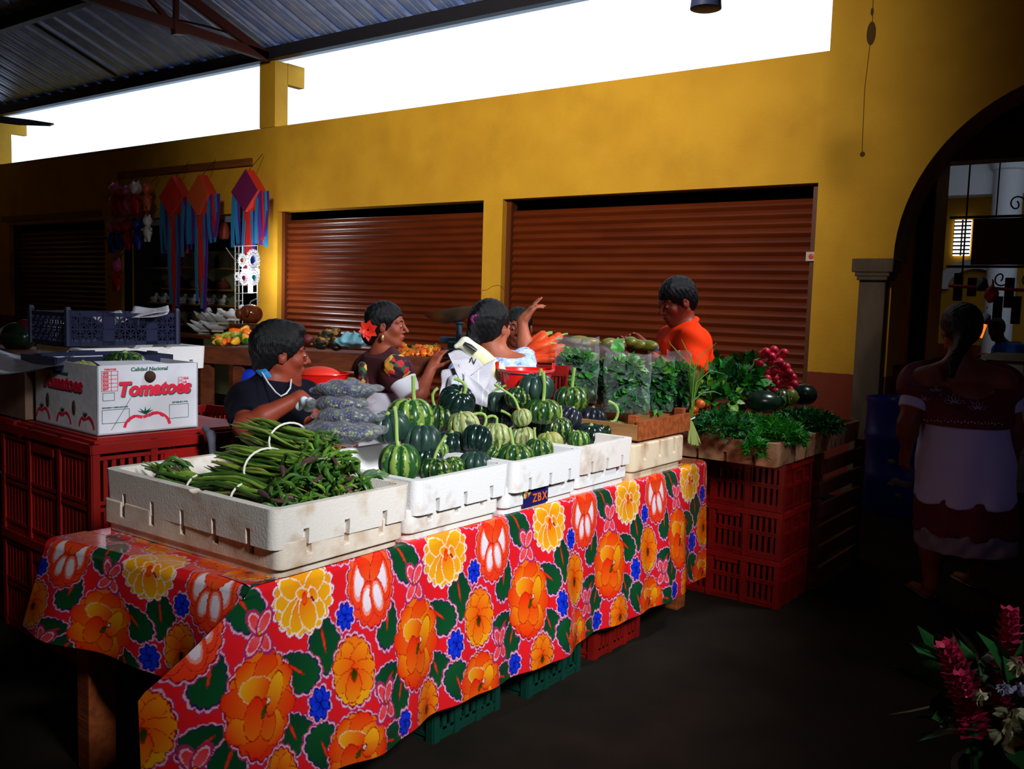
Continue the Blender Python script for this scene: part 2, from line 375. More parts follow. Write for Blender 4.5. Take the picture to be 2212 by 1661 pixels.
# rooms behind the wall (closed shops and passage)
b = MB(); b.box((-10.1, 9.6, 1.75), (15.8, .1, 3.5)); b.box((-10.1, 8.7, 3.5), (15.9, 1.9, .08))
for x in (-17.9, -13.17, -9.58, -5.96): b.box((x, 8.7, 1.75), (.06, 1.8, 3.5))
struct(b, 'wall_shop_interior', m_dark)
b = MB(); b.box((-2.42, 9.2, 2.0), (.2, 3.0, 4.0)); struct(b, 'wall_passage_left', m_wall)
b = MB(); b.box((-2.28, 9.62, 1.72), (.1, .22, 3.44)); b.box((-2.30, 9.1, 1.0), (.04, .25, .02)); struct(b, 'trim_dark_post', m_beam)
b = MB(); b.box((1.1, 9.25, 3.5), (7, 3.1, .1)); b.box((4.6, 12.5, 1.8), (.1, 10, 3.6)); struct(b, 'ceiling_passage', m_dark)
b = MB(); b.box((1.1, 10.85, 3.55), (7, .3, .9)); struct(b, 'trim_hall_lintel', m_soffit)
b = MB(); b.box((0, 17.1, 1.95), (14, .2, 3.9)); b.box((-6.5, 13.9, 1.95), (.2, 6.2, 3.9)); b.box((-4.5, 10.9, 1.95), (4.0, .1, 3.9)); struct(b, 'wall_hall_back', m_wall)
b = MB(); b.box((0, 14, 3.95), (14, 6.6, .1)); struct(b, 'ceiling_hall', m_white)
def at17(px, py): return ONY(px, py, 15.5)
b = MB(); p = at17(2060, 425); q = at17(2212, 383); b.box(((p.x+q.x)/2+1.2, 15.5, (p.z+q.z)/2+.1), (q.x-p.x+3.4, .35, q.z-p.z+.2))
p = ONY(2168, 500, 15.2); b.lathe([(.20, 0), (.20, 3.6), (.24, 3.62), (.30, 3.85), (.30, 4.0)], 24, (p.x, 15.3, 0)); struct(b, 'trim_hall_column', m_white, True)
# bright louvred window at the far side of the hall
a0, a1 = ONY(2056, 552, 16.9), ONY(2098, 474, 16.9)
m_sky = mat('louvre_daylight', (1, 1, .95), .5, emis=(.95, .97, 1), es=1.3)
wf = MB().box(((a0.x+a1.x)/2, 16.97, (a0.z+a1.z)/2), (a1.x-a0.x, .03, a1.z-a0.z)); tag(wf.build('window_1', m_sky), kind='structure')
wb = MB()
for k in range(9): wb.box(((a0.x+a1.x)/2, 16.93, a0.z+(a1.z-a0.z)*(k+.5)/9), (a1.x-a0.x, .05, .022))
wb.box(((a0.x+a1.x)/2, 16.92, (a0.z+a1.z)/2), (.02, .04, a1.z-a0.z)); struct(wb, 'trim_window_louvres', m_iron)
# big white arch low at the far side of the hall
c0 = ONY(2105, 625, 16.8); ar = MB()
for k in range(16):
    t0, t1 = PI*k/16, PI*(k+1)/16
    P_ = lambda r_, t, y: V((c0.x+r_*math.cos(t)*1.0, y, c0.z+r_*math.sin(t)*.8))
    ar.add([P_(.62, t0, 16.8), P_(.62, t1, 16.8), P_(.42, t1, 16.8), P_(.42, t0, 16.8), P_(.62, t0, 17), P_(.62, t1, 17), P_(.42, t1, 17), P_(.42, t0, 17)], [(0, 1, 2, 3), (0, 4, 5, 1), (2, 6, 7, 3), (1, 5, 6, 2), (0, 3, 7, 4)])
struct(ar, 'trim_hall_arch', m_white)
# side and front walls of the market
RS = .38
def gable(x, nm):
    g = MB(); g.prism([(-3.5, 0), (7.55, 0), (7.55, 4.5), (2.0, 4.5+RS*5.55), (-3.5, 4.5)], lambda p, q: V((x, p, q)), lambda p, q: V((x+.1, p, q))); struct(g, nm, m_wall)
gable(-18.0, 'wall_left'); gable(3.7, 'wall_right')
struct(MB().box((-7.1, -3.55, 2.3), (22, .1, 4.6)), 'wall_front', m_wall)
# corrugated roof: ribs run down towards the wall
rf = MB(); per = .37
prof = [(0, 0), (.10, 0), (.115, .012), (.13, 0), (.20, 0), (.215, .012), (.23, 0), (.275, 0), (.30, .045), (.345, .045), (.37, 0)]
xs_ = []
x = -18.2
while x < 3.7:
    xs_ += [(x+a, b_) for a, b_ in prof[:-1]]; x += per
ys = [7.63, 7.0, 5.0, 3.5, 2.0]
vs = [V((xx, yy, 4.515+RS*(WY-yy)+zz)) for yy in ys for xx, zz in xs_]
n = len(xs_); rf.add(vs, [(j*n+i, j*n+i+1, (j+1)*n+i+1, (j+1)*n+i) for j in range(len(ys)-1) for i in range(n-1)])
struct(rf, 'ceiling', m_zinc, False)
r2 = MB().add([(-18.2, 2.0, 4.56+RS*5.55), (3.8, 2.0, 4.56+RS*5.55), (3.8, -3.6, 4.4), (-18.2, -3.6, 4.4)], [(0, 1, 2, 3)])
r2.box((-7.2, 2.0, 6.66), (22, .5, .03)); struct(r2, 'ceiling_front_slope', m_beam)
# purlins
pb = MB().box((-7.2, WY-.02, 4.44), (22, .09, .145)); struct(pb, 'trim_eave_beam', m_beam)
pb = MB().prism([(7.60, 4.375), (7.95, 4.475), (7.95, 4.485), (7.60, 4.385)], lambda p, q: V((-18.2, p, q)), lambda p, q: V((-2.3, p, q))); struct(pb, 'trim_eave_soffit', mat('pale_eave_soffit', (.60, .66, .80), .6))
for i, yy in enumerate((6.05, 4.4, 2.9)):
    pb = MB().box((-7.2, yy, 4.50+RS*(WY-yy)-.09), (22, .10, .16)); struct(pb, 'trim_purlin_%d' % (i+1), m_beam)
# roof truss from the pillar head
tr = thing('roof_truss', 'dark red steel roof truss resting on the yellow pillar between the two openings', 'roof truss', (-9.5, WY-.1, 4.38))
TX = -9.52
p0 = V((TX, WY-.06, 4.40)); e1 = ONX(180, -12, TX); e2 = ONX(395, -14, TX)
d1 = (e1-p0).normalized(); d2 = (e2-p0).normalized()
mb = MB().bar(p0, p0+d1*3.2, .07, .11); bw(mb, 'bottom_chord', m_truss, tr, smooth=False)
mb = MB().bar(p0, p0+d2*3.0, .07, .10); bw(mb, 'top_chord', m_truss, tr, smooth=False)
j = ONX(380, 52, TX)
for a, b_ in (((380, 52), (380, -20)), ((360, 40), (315, -12))):
    bw(MB().bar(ONX(*a, TX), ONX(*b_, TX), .05, .05), 'web_strut', m_truss, tr, smooth=False)
bw(MB().bar(ONX(373, 60, TX), ONX(395, 62, TX), .09, .14), 'gusset', m_truss, tr, smooth=False)
bw(MB().tube([ONX(360, 38, TX-.05), ONX(440, 55, TX-.05), ONX(525, 80, TX-.05)], .014, 6), 'cable', m_iron, tr)
# dark line of a loose cable / seam in the roof on the left
tag(bw(MB().box((-12.78, 6.7, 4.80), (.03, 1.5, .03), Matrix.Rotation(-math.atan(RS), 3, 'X')), 'roof_rod', m_iron, thing('roof_rod', 'thin dark rod running up under the corrugated roof at the left', 'rod', (-12.78, 6.7, 4.8)), smooth=False))
# stone pilaster of the arch
pc = MB().box((-2.12, WY-.02, .87), (.20, .16, 1.74)); pc.box((-2.12, WY-.02, .1), (.28, .2, .2))
for z, wd, hh in ((1.755, .23, .03), (1.785, .26, .03), (1.855, .31, .105)): pc.box((-2.115, WY-.02, z), (wd, .19+wd*.2, hh))
bev(struct(pc, 'trim_pilaster', m_stone), .006, 1)
# ------------------------------------------------------------------ roller shutters
def shutter(i, a, b):
    s = MB(); nz = int(2.42/.078); f = []
    for k in range(nz):
        z = k*.078; f += [(z, 0), (z+.012, -.016), (z+.030, -.024), (z+.048, -.018), (z+.064, -.002), (z+.071, .004)]
    f.append((nz*.078, 0)); y = WY+.13
    vs = [(xx, y+dy, zz) for xx in (a+.05, b-.05) for zz, dy in f]; n = len(f)
    s.add(vs, [(k, k+1, n+k+1, n+k) for k in range(n-1)])
    o = tag(s.build('door_%d' % i, m_shut), kind='structure')
    fr = MB().box((a+.03, WY+.12, 1.26), (.06, .10, 2.52)).box((b-.03, WY+.12, 1.26), (.06, .10, 2.52)); fr.build('door_frame', m_frame, o, smooth=False)
    MB().box(((a+b)/2, WY+.12, .03), (b-a-.1, .05, .06)).build('bottom_bar', m_frame, o, smooth=False)
for i, (a, b) in enumerate((openings[0], openings[2], openings[3])): shutter(i+1, a, b)
# wall marks
m_crack = mat('crack_dirt', (.10, .045, .008), .9)
def crack(pts, w_=.004, nm='trim_wall_crack_1'):
    c = MB(); P_ = [ONY(*p, WY-.001) for p in pts]
    for a, b_ in zip(P_[:-1], P_[1:]): c.bar(a, b_, .002, w_)
    struct(c, nm, m_crack)
crack([(1040, 628), (1052, 626), (1064, 618), (1076, 616), (1086, 620)])
crack([(1886, 0), (1885, 40), (1880, 90), (1868, 190), (1862, 330)], .005, 'trim_wall_crack_2')
sp = MB().ell(ONY(1882, 72, WY-.002), (.035, .004, .09)).ell(ONY(1863, 333, WY-.002), (.02, .004, .02)).ell(ONY(1884, 25, WY-.002), (.012, .004, .03)); struct(sp, 'trim_plaster_spot', m_crack)
stt = MB().box(ONY(1753, 554, WY+.05), (.09, .01, .075)); o = tag(stt.build('sticker', mat('sticker_white', (.6, .5, .45), .5)), 'small white and red sticker on the right edge of the big shutter', 'sticker')
MB().ell(ONY(1752, 554, WY+.043), (.022, .003, .022)).build('red_dot', mat('sticker_red', (.7, .05, .03), .5), o)
# ceiling lamp hanging at the top edge and a fan blade at the left
lp = thing('hanging_lamp', 'dark metal lamp hanging at the top of the bright opening', 'lamp', D(1525, 8, 5.6))
bw(MB().lathe([(0, .05), (.05, .05), (.09, .02), (.095, -.03), (.08, -.035), (0, -.03)], 20, lp.location), 'lamp_shade', mat('lamp_grey_blue', (.05, .07, .18), .5), lp)
bw(MB().tube([V(lp.location)+V((0, 0, .05)), V(lp.location)+V((0, 0, 1.6))], .012, 6), 'rod', m_iron, lp)
fn_ = thing('ceiling_fan', 'dark ceiling fan with one blade reaching into the left edge', 'ceiling fan', D(-160, 238, 4.6))
c = V(fn_.location); tip = D(108, 271, 4.45)
bw(MB().lathe([(0, .1), (.07, .1), (.11, .05), (.11, -.03), (.05, -.08), (0, -.08)], 20, c), 'motor', m_black, fn_)
for k in range(3):
    R_ = zrot(2*PI*k/3); e = R_ @ (tip-c); s_ = c+e*.2; t_ = V((-e.y, e.x, 0)).normalized(); up = V((0, 0, 1))
    q = MB(); n1 = t_*.07+up*.02
    q.prism([(0, -1), (.8, -1), (1, 0), (.97, .7), (.7, 1), (0, 1)], lambda a, b_, s_=s_, e=e, n1=n1: s_+e*.8*a+n1*b_+up*.004, lambda a, b_, s_=s_, e=e, n1=n1: s_+e*.8*a+n1*b_-up*.004)
    bw(q, 'blade', m_black, fn_, smooth=False)
bw(MB().tube([c+V((0, 0, .1)), c+V((0, 0, 3.0))], .015, 8), 'rod', m_black, fn_)
# ------------------------------------------------------------------ printed oilcloth
PU, PT, PR = .590, .640, .0022                       # repeat along the table, repeat down, raster step
NU_, NT_ = int(PU/PR), int(PT/PR)
_u, _t = np.meshgrid((np.arange(NU_)+.5)*PR, (np.arange(NT_)+.5)*PR, indexing='ij')
IMG = np.zeros((NU_, NT_, 3)); IMG[:] = (.78, .012, .018)
def _rel(cx, cy):
    return (_u-cx+PU*1.5) % PU-PU/2, (_t-cy+PT*1.5) % PT-PT/2
def _mixc(a, b, t): return np.array(a)*(1-t[..., None])+np.array(b)*t[..., None]
PINK = (.80, .42, .55); DKR = (.30, .004, .02)
def ellipse(cx, cy, ang, rl, rw, c0, c1, edge=DKR, ew=.0028, scal=0, nscal=9, gx=0.0, halo=None, hw=.006, pw=1.3, pinch=0.0):
    # an oval petal: ang in degrees (0 = along the table, 90 = down); colour c0 at its inner end to c1 at its outer end
    a = math.radians(ang); dx, dy = _rel(cx, cy); p = dx*math.cos(a)+dy*math.sin(a); q = -dx*math.sin(a)+dy*math.cos(a)
    w = 1-pinch*np.clip(-p/rl, -1, 1) if pinch else 1.0
    rho = np.sqrt((p/rl)**2+(q/(rw*w))**2); th = np.arctan2(q/rw, p/rl); B = 1+scal*(np.abs(np.sin(th*nscal/2))-.5)
    dist = (rho/B-1)*min(rl, rw)
    if halo is not None:
        m = (dist > 0) & (dist < hw+.0028); IMG[m] = (.45, .02, .12); m = (dist > .001) & (dist < hw); IMG[m] = halo
    m = dist < 0
    t = np.clip((p/rl+1)/2+gx*(rho-.5), 0, 1)**pw; IMG[m] = _mixc(c0, c1, t)[m]
    m = (dist < 0) & (dist > -ew); IMG[m] = edge
ORG, RED, YLO, WHT = (.86, .16, .006), (.85, .022, .004), (.88, .42, .008), (.86, .80, .85)
GRN, BLU = (.006, .085, .02), (.006, .03, .72)
def leaf(cx, cy, ang, rl, rw):
    ellipse(cx, cy, ang, rl, rw, (.004, .05, .02), GRN, edge=(.01, .02, .10), ew=.003, scal=.10, nscal=14, halo=PINK, hw=.005, pinch=.25)
    a = math.radians(ang); ellipse(cx-math.cos(a)*rl*.15, cy-math.sin(a)*rl*.15, ang, rl*.45, .0045, (.8, .02, .01), (.8, .05, .01), edge=(.4, .01, .01), ew=.001)
def rose(cx, cy, rx, ry):
    ellipse(cx, cy, 90, ry, rx, ORG, RED, scal=.07, nscal=22, halo=PINK, hw=.0042)
    for a in range(0, 360, 45):
        r = math.radians(a+15); ellipse(cx+math.cos(r)*rx*.52, cy+math.sin(r)*ry*.52, a+15, (rx+ry)*.26, rx*.42, YLO if a % 90 else ORG, RED, edge=(.55, .01, .005), ew=.002, scal=.05)
    ellipse(cx-rx*.12, cy-ry*.28, 200, rx*.55, ry*.26, RED, YLO, edge=(.8, .5, .3), ew=.0025, scal=.05)
    ellipse(cx+rx*.1, cy+ry*.3, 80, ry*.42, rx*.33, RED, ORG, edge=(.5, .01, .005), ew=.002)
    ellipse(cx-rx*.28, cy+ry*.2, 100, ry*.40, rx*.30, RED, ORG, edge=(.5, .01, .005), ew=.002)
    ellipse(cx+rx*.42, cy-ry*.1, 110, ry*.42, rx*.28, YLO, RED, edge=(.5, .01, .005), ew=.002)
    ellipse(cx+rx*.2, cy-ry*.02, 110, .012, .007, WHT, YLO); ellipse(cx+rx*.02, cy+ry*.14, 115, ry*.13, rx*.08, (.02, .05, .0), (.10, .09, 0), edge=(.02, .02, 0), ew=.001)
def poppy(cx, cy, rx, ry):
    ellipse(cx, cy, 90, ry, rx, ORG, YLO, scal=.09, nscal=16, halo=PINK, hw=.005)
    for a in (250, 310, 200, 0, 150, 40, 100):
        r = math.radians(a); ellipse(cx+math.cos(r)*rx*.45, cy+math.sin(r)*ry*.48, a, (rx+ry)*.27, rx*.38, RED, (.88, .27, .006), edge=(.5, .02, .005), ew=.002, scal=.05, pw=.9)
    ellipse(cx, cy+ry*.12, 95, ry*.20, rx*.16, (.01, .03, 0), (.07, .07, 0), edge=(.4, .02, 0), ew=.002)
def yellow(cx, cy, rx, ry):
    ellipse(cx, cy, 90, ry, rx, (.88, .30, .01), YLO, scal=.12, nscal=18, halo=(.9, .7, .75), hw=.006, edge=YLO)
    for a, k in ((180, 1), (0, 1), (215, .95), (320, .95), (140, 1), (45, 1), (110, 1.05), (75, 1.05)):
        r = math.radians(a); ellipse(cx+math.cos(r)*rx*.5, cy+math.sin(r)*ry*.5, a, rx*.52*k, rx*.30, RED if k > 1 else ORG, YLO, edge=(.9, .75, .62), ew=.003, scal=.06, pw=.55)
    ellipse(cx-rx*.05, cy-ry*.1, 200, rx*.25, ry*.16, ORG, YLO, edge=(.9, .7, .5)); ellipse(cx+rx*.35, cy+ry*.0, 60, rx*.28, ry*.13, ORG, YLO, edge=(.9, .7, .5))
    ellipse(cx+rx*.02, cy+ry*.05, 90, rx*.2, ry*.1, RED, ORG, edge=RED); ellipse(cx+rx*.3, cy+ry*.12, 50, .012, .004, (.1, .02, 0), (.1, .02, 0))
def tulip(cx, cy, rx, ry):
    ellipse(cx, cy, 90, ry, rx, (.87, .10, .02), (.87, .04, .01), scal=.08, nscal=18, halo=PINK, hw=.0042)
    for dx, dy, a, l, w_ in ((-.5, -.1, 100, .62, .36), (.5, -.1, 80, .62, .36), (-.22, .38, 100, .48, .34), (.25, .36, 80, .5, .34)):
        ellipse(cx+dx*rx, cy+dy*ry, a, l*ry, w_*rx, (.87, .05, .01), (.87, .05, .01), edge=(.6, .01, .02), ew=.002); ellipse(cx+dx*rx, cy+dy*ry-.004, a, l*ry*.74, w_*rx*.66, WHT, (.80, .62, .72), edge=(.87, .30, .25), ew=.005)
    for dx, dy, a, l, w_ in ((-.2, -.38, 60, .36, .26), (.28, -.38, 120, .40, .24)):
        ellipse(cx+dx*rx, cy+dy*ry, a, l*ry, w_*rx, RED, (.87, .10, .02), edge=(.5, .01, .01), ew=.002)
def pinkf(cx, cy, r_):
    for a in (60, 130, 245, 305):
        r = math.radians(a); ellipse(cx+math.cos(r)*r_*.55, cy+math.sin(r)*r_*.6, a, r_*.62, r_*.33, (.84, .10, .12), (.84, .02, .03), edge=(.80, .45, .52), ew=.0035, halo=(.45, .02, .12), hw=.003)
    ellipse(cx, cy, 0, .007, .007, YLO, ORG)
def bluef(cx, cy, r_):
    ellipse(cx, cy, 90, r_*1.25, r_*.95, BLU, BLU, scal=.25, nscal=8, halo=PINK, hw=.005, edge=(.004, .01, .25))
    for a in (20, 100, 170, 265): 
        r = math.radians(a); ellipse(cx+math.cos(r)*r_*.42, cy+math.sin(r)*r_*.6, a, r_*.5, r_*.36, (.004, .02, .5), (.01, .06, .8), edge=(.002, .005, .2), ew=.0025)
O0 = 2.089                                          # table position of the first big flower
for s_, t_, a, l, w_ in ((.215, .235, 80, .085, .055), (.455, .235, 100, .075, .045), (.545, .06, 60, .085, .05), (.125, .285, 40, .075, .05), (.435, .40, 150, .06, .05), (.105, .455, 70, .06, .055), (.49, .46, 110, .07, .045), (.195, .52, 250, .07, .05), (.43, .575, 20, .06, .05)): leaf(s_, t_, a, l, w_)
yellow(.150, .085, .098, .10); tulip(.400, .105, .092, .125)
poppy(.310, .335, .068, .100); rose(.0, .335, .100, .145); rose(.305, .560, .092, .105); poppy(.05, .560, .06, .085)
pinkf(.0, .145, .052); pinkf(.415, .455, .050); bluef(.293, .175, .030); bluef(.190, .395, .036); bluef(.505, .555, .030)
def printed(u, t):
    i = np.floor(((u-O0) % PU)/PR).astype(int) % NU_; j = np.floor((t % PT)/PR).astype(int) % NT_; return IMG[i, j]
m_cloth = vcol_mat('printed_oilcloth', .15, coat=1.0, spec=.7, bump=.10, bscale=9)
XF, TZ, Y0, Y1 = -1.93, .74, 1.50, 4.20             # front edge of the table, height, ends
XB = -2.76
def grid_print(name, fn, uv, nu, nv, parent):
    U, T = np.meshgrid(np.linspace(0, 1, nu+1), np.linspace(0, 1, nv+1), indexing='xy'); U = U.ravel(); T = T.ravel()
    P = fn(U, T); C = printed(*uv(U, T, P)); me = bpy.data.meshes.new(name)
    me.vertices.add(len(P)); me.vertices.foreach_set('co', P.ravel())
    i, j = np.meshgrid(np.arange(nu), np.arange(nv), indexing='xy'); k = (j*(nu+1)+i).ravel(); f = np.stack([k, k+1, k+nu+2, k+nu+1], 1)
    me.loops.add(f.size); me.loops.foreach_set('vertex_index', f.ravel()); me.polygons.add(len(f)); me.polygons.foreach_set('loop_start', np.arange(0, f.size, 4)); me.update(calc_edges=True)
    ca = me.color_attributes.new('print', 'FLOAT_COLOR', 'POINT'); ca.data.foreach_set('color', np.concatenate([C, np.ones((len(C), 1))], 1).ravel().astype(np.float32))
    me.materials.append(m_cloth); me.polygons.foreach_set('use_smooth', [True]*len(me.polygons)); return me
rb = .030
def side(U, T):      # drape on the +X side; T: 0 on the table top, 1 at the hem
    L = .12+.60+.0*U; t = T*L; ys = Y0-.02-.27*np.clip((t-.14)/.24, 0, 1); y = ys+(Y1-ys)*U
    s = t-.12
    x = np.where(s < 0, XF-rb+s, 0.); z = np.where(s < 0, TZ+.003, 0.)
    a = np.clip(s/rb, 0, PI/2); on = (s >= 0) & (s < rb*PI/2)
    x = np.where(on, XF-rb+rb*np.sin(a), x); z = np.where(on, TZ+.003-rb*(1-np.cos(a)), z)
    dn = s >= rb*PI/2; h = s-rb*PI/2
    fold = .020*np.sin(y*7.0+1.0)+.014*np.sin(y*13+2)+.006*np.sin(y*31)
    x = np.where(dn, XF+(.045+fold*1.0)*np.clip(h/.5, 0, 1)**1.1, x)
    # the hanging corner swings back round the end of the table
    c = np.clip((Y0-y)/.27, 0, 1); x = np.where(dn, x-.10*c**1.6, x)
    z = np.where(dn, TZ+.003-rb-h, z)
    z = z+np.where(s < 0, .0012*np.sin(y*40)*np.sin(s*60), 0)
    return np.stack([x, y, z], 1)
def side_uv(U, T, P): return P[:, 1], T*.72-.12+.0*U
def front(U, T):     # drape at the near end
    L = .10+.40; t = T*L; s = t-.10; x = XF-.005+(XB+.0-XF)*U; sk = -.115*U                       # end edge is skewed
    y0 = Y0+sk
    y = np.where(s < 0, y0-s, y0); z = np.where(s < 0, TZ+.003, 0)
    a = np.clip(s/rb, 0, PI/2); on = (s >= 0) & (s < rb*PI/2); y = np.where(on, y0-rb*np.sin(a), y); z = np.where(on, TZ+.003-rb*(1-np.cos(a)), z)
    dn = s >= rb*PI/2; h = (s-rb*PI/2)*(.86-.14*U); fo = .03*np.sin(x*9+.4)+.012*np.sin(x*21)
    y = np.where(dn, y0-rb-(.03+fo)*np.clip(h/.3, 0, 1), y); z = np.where(dn, TZ+.003-rb-h, z); x = x-np.where(dn, .10*U*np.clip(h/.3, 0, 1), 0)
    return np.stack([x, y, z], 1)
def front_uv(U, T, P): return O0-.16-.84*U+.1, T*.5-.10+.05
def top(U, T):
    y = (Y0-.115*T)+(Y1-Y0+.115*T)*U; x = XF-rb-.12+.004+(XB-XF+rb+.12-.004)*T; x = XF-.10+(XB-XF+.10)*T
    return np.stack([x, y, np.full_like(x, TZ+.0015)], 1)
cl = ob('tablecloth', grid_print('tablecloth', side, side_uv, 1060, 260, None)); 
fm = grid_print('end_drape', front, front_uv, 300, 180, None); tp = grid_print('top', top, lambda U, T, P: (P[:, 1], XF-P[:, 0]), 400, 130, None)
bm = bmesh.new()
for me_ in (cl.data, fm, tp): bm.from_mesh(me_)
bm.to_mesh(cl.data); bm.free(); cl.data.polygons.foreach_set('use_smooth', [True]*len(cl.data.polygons))
sol = cl.modifiers.new('thickness', 'SOLIDIFY'); sol.thickness = .0012; sol.offset = -1
tag(cl, 'glossy red oilcloth with big orange, yellow and blue flowers draped over the front table', 'tablecloth')
# table under it
tb = thing('market_table', 'wooden market table standing under the flowered red oilcloth', 'table', ((XF+XB)/2, (Y0+Y1)/2, 0))
t_ = MB().add([(XF-.02, Y0+.02, TZ-.03), (XF-.02, Y1, TZ-.03), (XB, Y1, TZ-.03), (XB, Y0-.09, TZ-.03), (XF-.02, Y0+.02, TZ-.002), (XF-.02, Y1, TZ-.002), (XB, Y1, TZ-.002), (XB, Y0-.09, TZ-.002)], [(3, 2, 1, 0), (4, 5, 6, 7), (0, 1, 5, 4), (1, 2, 6, 5), (2, 3, 7, 6), (3, 0, 4, 7)])
bw(t_, 'tabletop', m_wood, tb, smooth=False)
for x, y in ((XF-.10, Y0+.08), (XF-.10, Y1-.08), (XB+.06, Y0-.02), (XB+.06, Y1-.08)): bev(bw(MB().box((x, y, .354), (.07, .09, .708)), 'leg', m_wood, tb, smooth=False), .004)
bw(MB().box((XF-.10, (Y0+Y1)/2, .64), (.03, Y1-Y0-.25, .09)).box((XB+.06, (Y0+Y1)/2, .64), (.03, Y1-Y0-.25, .09)), 'apron', m_wood, tb, smooth=False)

# ------------------------------------------------------------------ styrofoam trays
def foam(name, c1=(.76, .75, .74), c2=(.45, .24, .10), lo=.60, hi=.84):
    m = mat(name, c1, .75, col2=c2, scale=9, bump=.14, bscale=140, lo=lo, hi=hi, spec=.3, detail=9); return m
m_foam = foam('white_styrofoam'); m_foam2 = foam('stained_warm_lit_styrofoam', (.74, .64, .52), (.42, .20, .07), .42, .74); m_foam3 = foam('beige_styrofoam', (.72, .58, .40), (.38, .18, .06), .45, .7)  # real stains; on foam2 also browned in place of warm bounce light
def rbox(L, W, H, rad, tap, base=0.0):
    bm = bmesh.new(); bmesh.ops.create_cube(bm, size=1)
    for v in bm.verts:
        k = tap if v.co.z < 0 else 1; v.co = V((v.co.x*L*k, v.co.y*W*k, (v.co.z+.5)*H+base))
    bmesh.ops.bevel(bm, geom=[e for e in bm.edges if abs(e.verts[0].co.z-e.verts[1].co.z) > H*.5], offset=rad, segments=4, affect='EDGES', profile=.5)
    me = bpy.data.meshes.new('r'); bm.to_mesh(me); bm.free(); return me
def tray_mesh(L, W, H, slots_low=True, inverted=False, step=.0, m=None, chips=0, seed=0):
    rn = random.Random(seed)
    o = ob('tray', rbox(L, W, H-step, 0.03, .985 if not inverted else 1.0, step)); cut = []
    if inverted: cut.append(ob('c', rbox(L-.07, W-.07, H-.03, .02, 1, step-.01)))
    else: cut.append(ob('c', rbox(L-.055, W-.055, H-.02, .02, .95, .022)))
    sl = MB(); z0 = (H-.045) if inverted else -.01; sh = .055
    nL = 5 if L > .6 else 3; nW = 3
    for s_ in (-1, 1):
        for k in range(nL):
            x = L*(-.5+(k+.75)/(nL+.5)); sl.box((x, s_*W/2, z0+sh/2), (.019, .05, sh)); sl.lathe([(.0, -.018), (.007, -.018), (.007, .018), (0, .018)], 8, (0, 0, 0)) if 0 else None
        for k in range(nW): sl.box((s_*L/2, W*(-.5+(k+.75)/(nW+.5)), z0+sh/2), (.05, .019, sh))
    for k in range(chips):
        a = rn.choice((0, 1, 2, 3)); p = rn.uniform(-.4, .4); sl.ell((p*L, (-1 if a < 2 else 1)*W/2, H+.004), (rn.uniform(.02, .05), .04, .012)) if a % 2 else sl.ell(((-1 if a < 2 else 1)*L/2, p*W, H+.004), (.04, rn.uniform(.02, .05), .014))
    # clean cutter: keep islands disjoint
    cs = ob('c2', sl.mesh('c2', m_foam)); cut.append(cs); bake(o, cut); mb_ = o.modifiers.new('b', 'BEVEL'); mb_.width = .0045; mb_.segments = 2; mb_.limit_method = 'ANGLE'; mb_.angle_limit = math.radians(40)
    me = applied(o, 'tray')
    for q in [o]+cut: bpy.data.objects.remove(q)
    me.materials.clear(); me.materials.append(m or m_foam)
    if step:
        b = bmesh.new(); b.from_mesh(me); me2 = rbox(L*.965, W*.965, step+.004, .03, 1); b.from_mesh(me2); b.to_mesh(me); b.free()
    me.name = 'styrofoam_tray'; sm(me, 60); return me
tm_up = tray_mesh(.85, .50, .112, m=m_foam, chips=2, seed=3); tm_dn = tray_mesh(.85, .50, .098, inverted=True, step=.022, m=m_foam2, seed=4)
tu_s = tray_mesh(.62, .47, .112, m=m_foam, chips=2, seed=8); td_s = tray_mesh(.62, .47, .098, inverted=True, step=.022, m=m_foam, seed=9)
def tray(me, x, y, z, rz, label, sx=1, sy=1, m=None, grp=None):
    o = ob('styrofoam_tray', me, None, (x, y, z), (0, 0, rz)); o.scale = (sx, sy, 1); wn = o.modifiers.new('normals', 'WEIGHTED_NORMAL'); wn.weight = 100; wn.keep_sharp = True; tag(o, label, 'tray', grp)
    if m: o.data = me.copy(); o.data.materials[0] = m
    return o
TB = TZ+.0035
tray(tm_dn, -2.345, 1.792, TB, .02, 'stained white styrofoam tray turned over, lowest on the near end of the oilcloth', 1.0, .98, m_foam2)
tray(tm_up, -2.335, 1.800, TB+.0800, -.01, 'chipped white styrofoam tray holding the long green bean bundles', 1.0, 1.04, foam('stained_styrofoam_light', (.75, .70, .63), (.45, .24, .09), .50, .78))
tray(td_s, -2.245, 2.305, TB, -.01, 'white styrofoam tray with a rusty stain under the second squash tray', 1, .98, foam('rusty_styrofoam', (.75, .71, .66), (.42, .20, .07), .56, .8))
tray(tu_s, -2.225, 2.325, TB+.0800, 0.0, 'white styrofoam squash tray next to the bean tray', 1.0, 1.03)
tray(td_s, -2.245, 2.795, TB, 0, 'white styrofoam tray with the blue and orange Z B X label', 1, .99)
tray(tu_s, -2.215, 2.802, TB+.0800, .01, 'clean white styrofoam squash tray above the blue label', 1.0, .97)
tray(td_s, -2.255, 3.24, TB, 0, 'white styrofoam tray with a small torn pink sticker', 1, .86)
tray(tu_s, -2.235, 3.245, TB+.0800, 0, 'speckled greyish styrofoam tray at the far end of the squash row', 1, .88, foam('grimy_styrofoam', (.78, .72, .66), (.42, .25, .14), .5, .8))
tray(tm_dn, -2.325, 3.71, TB, 0, 'tall beige styrofoam box under the brown wooden crate', .92, .98, m_foam3).scale = (.92, .98, 1.55)
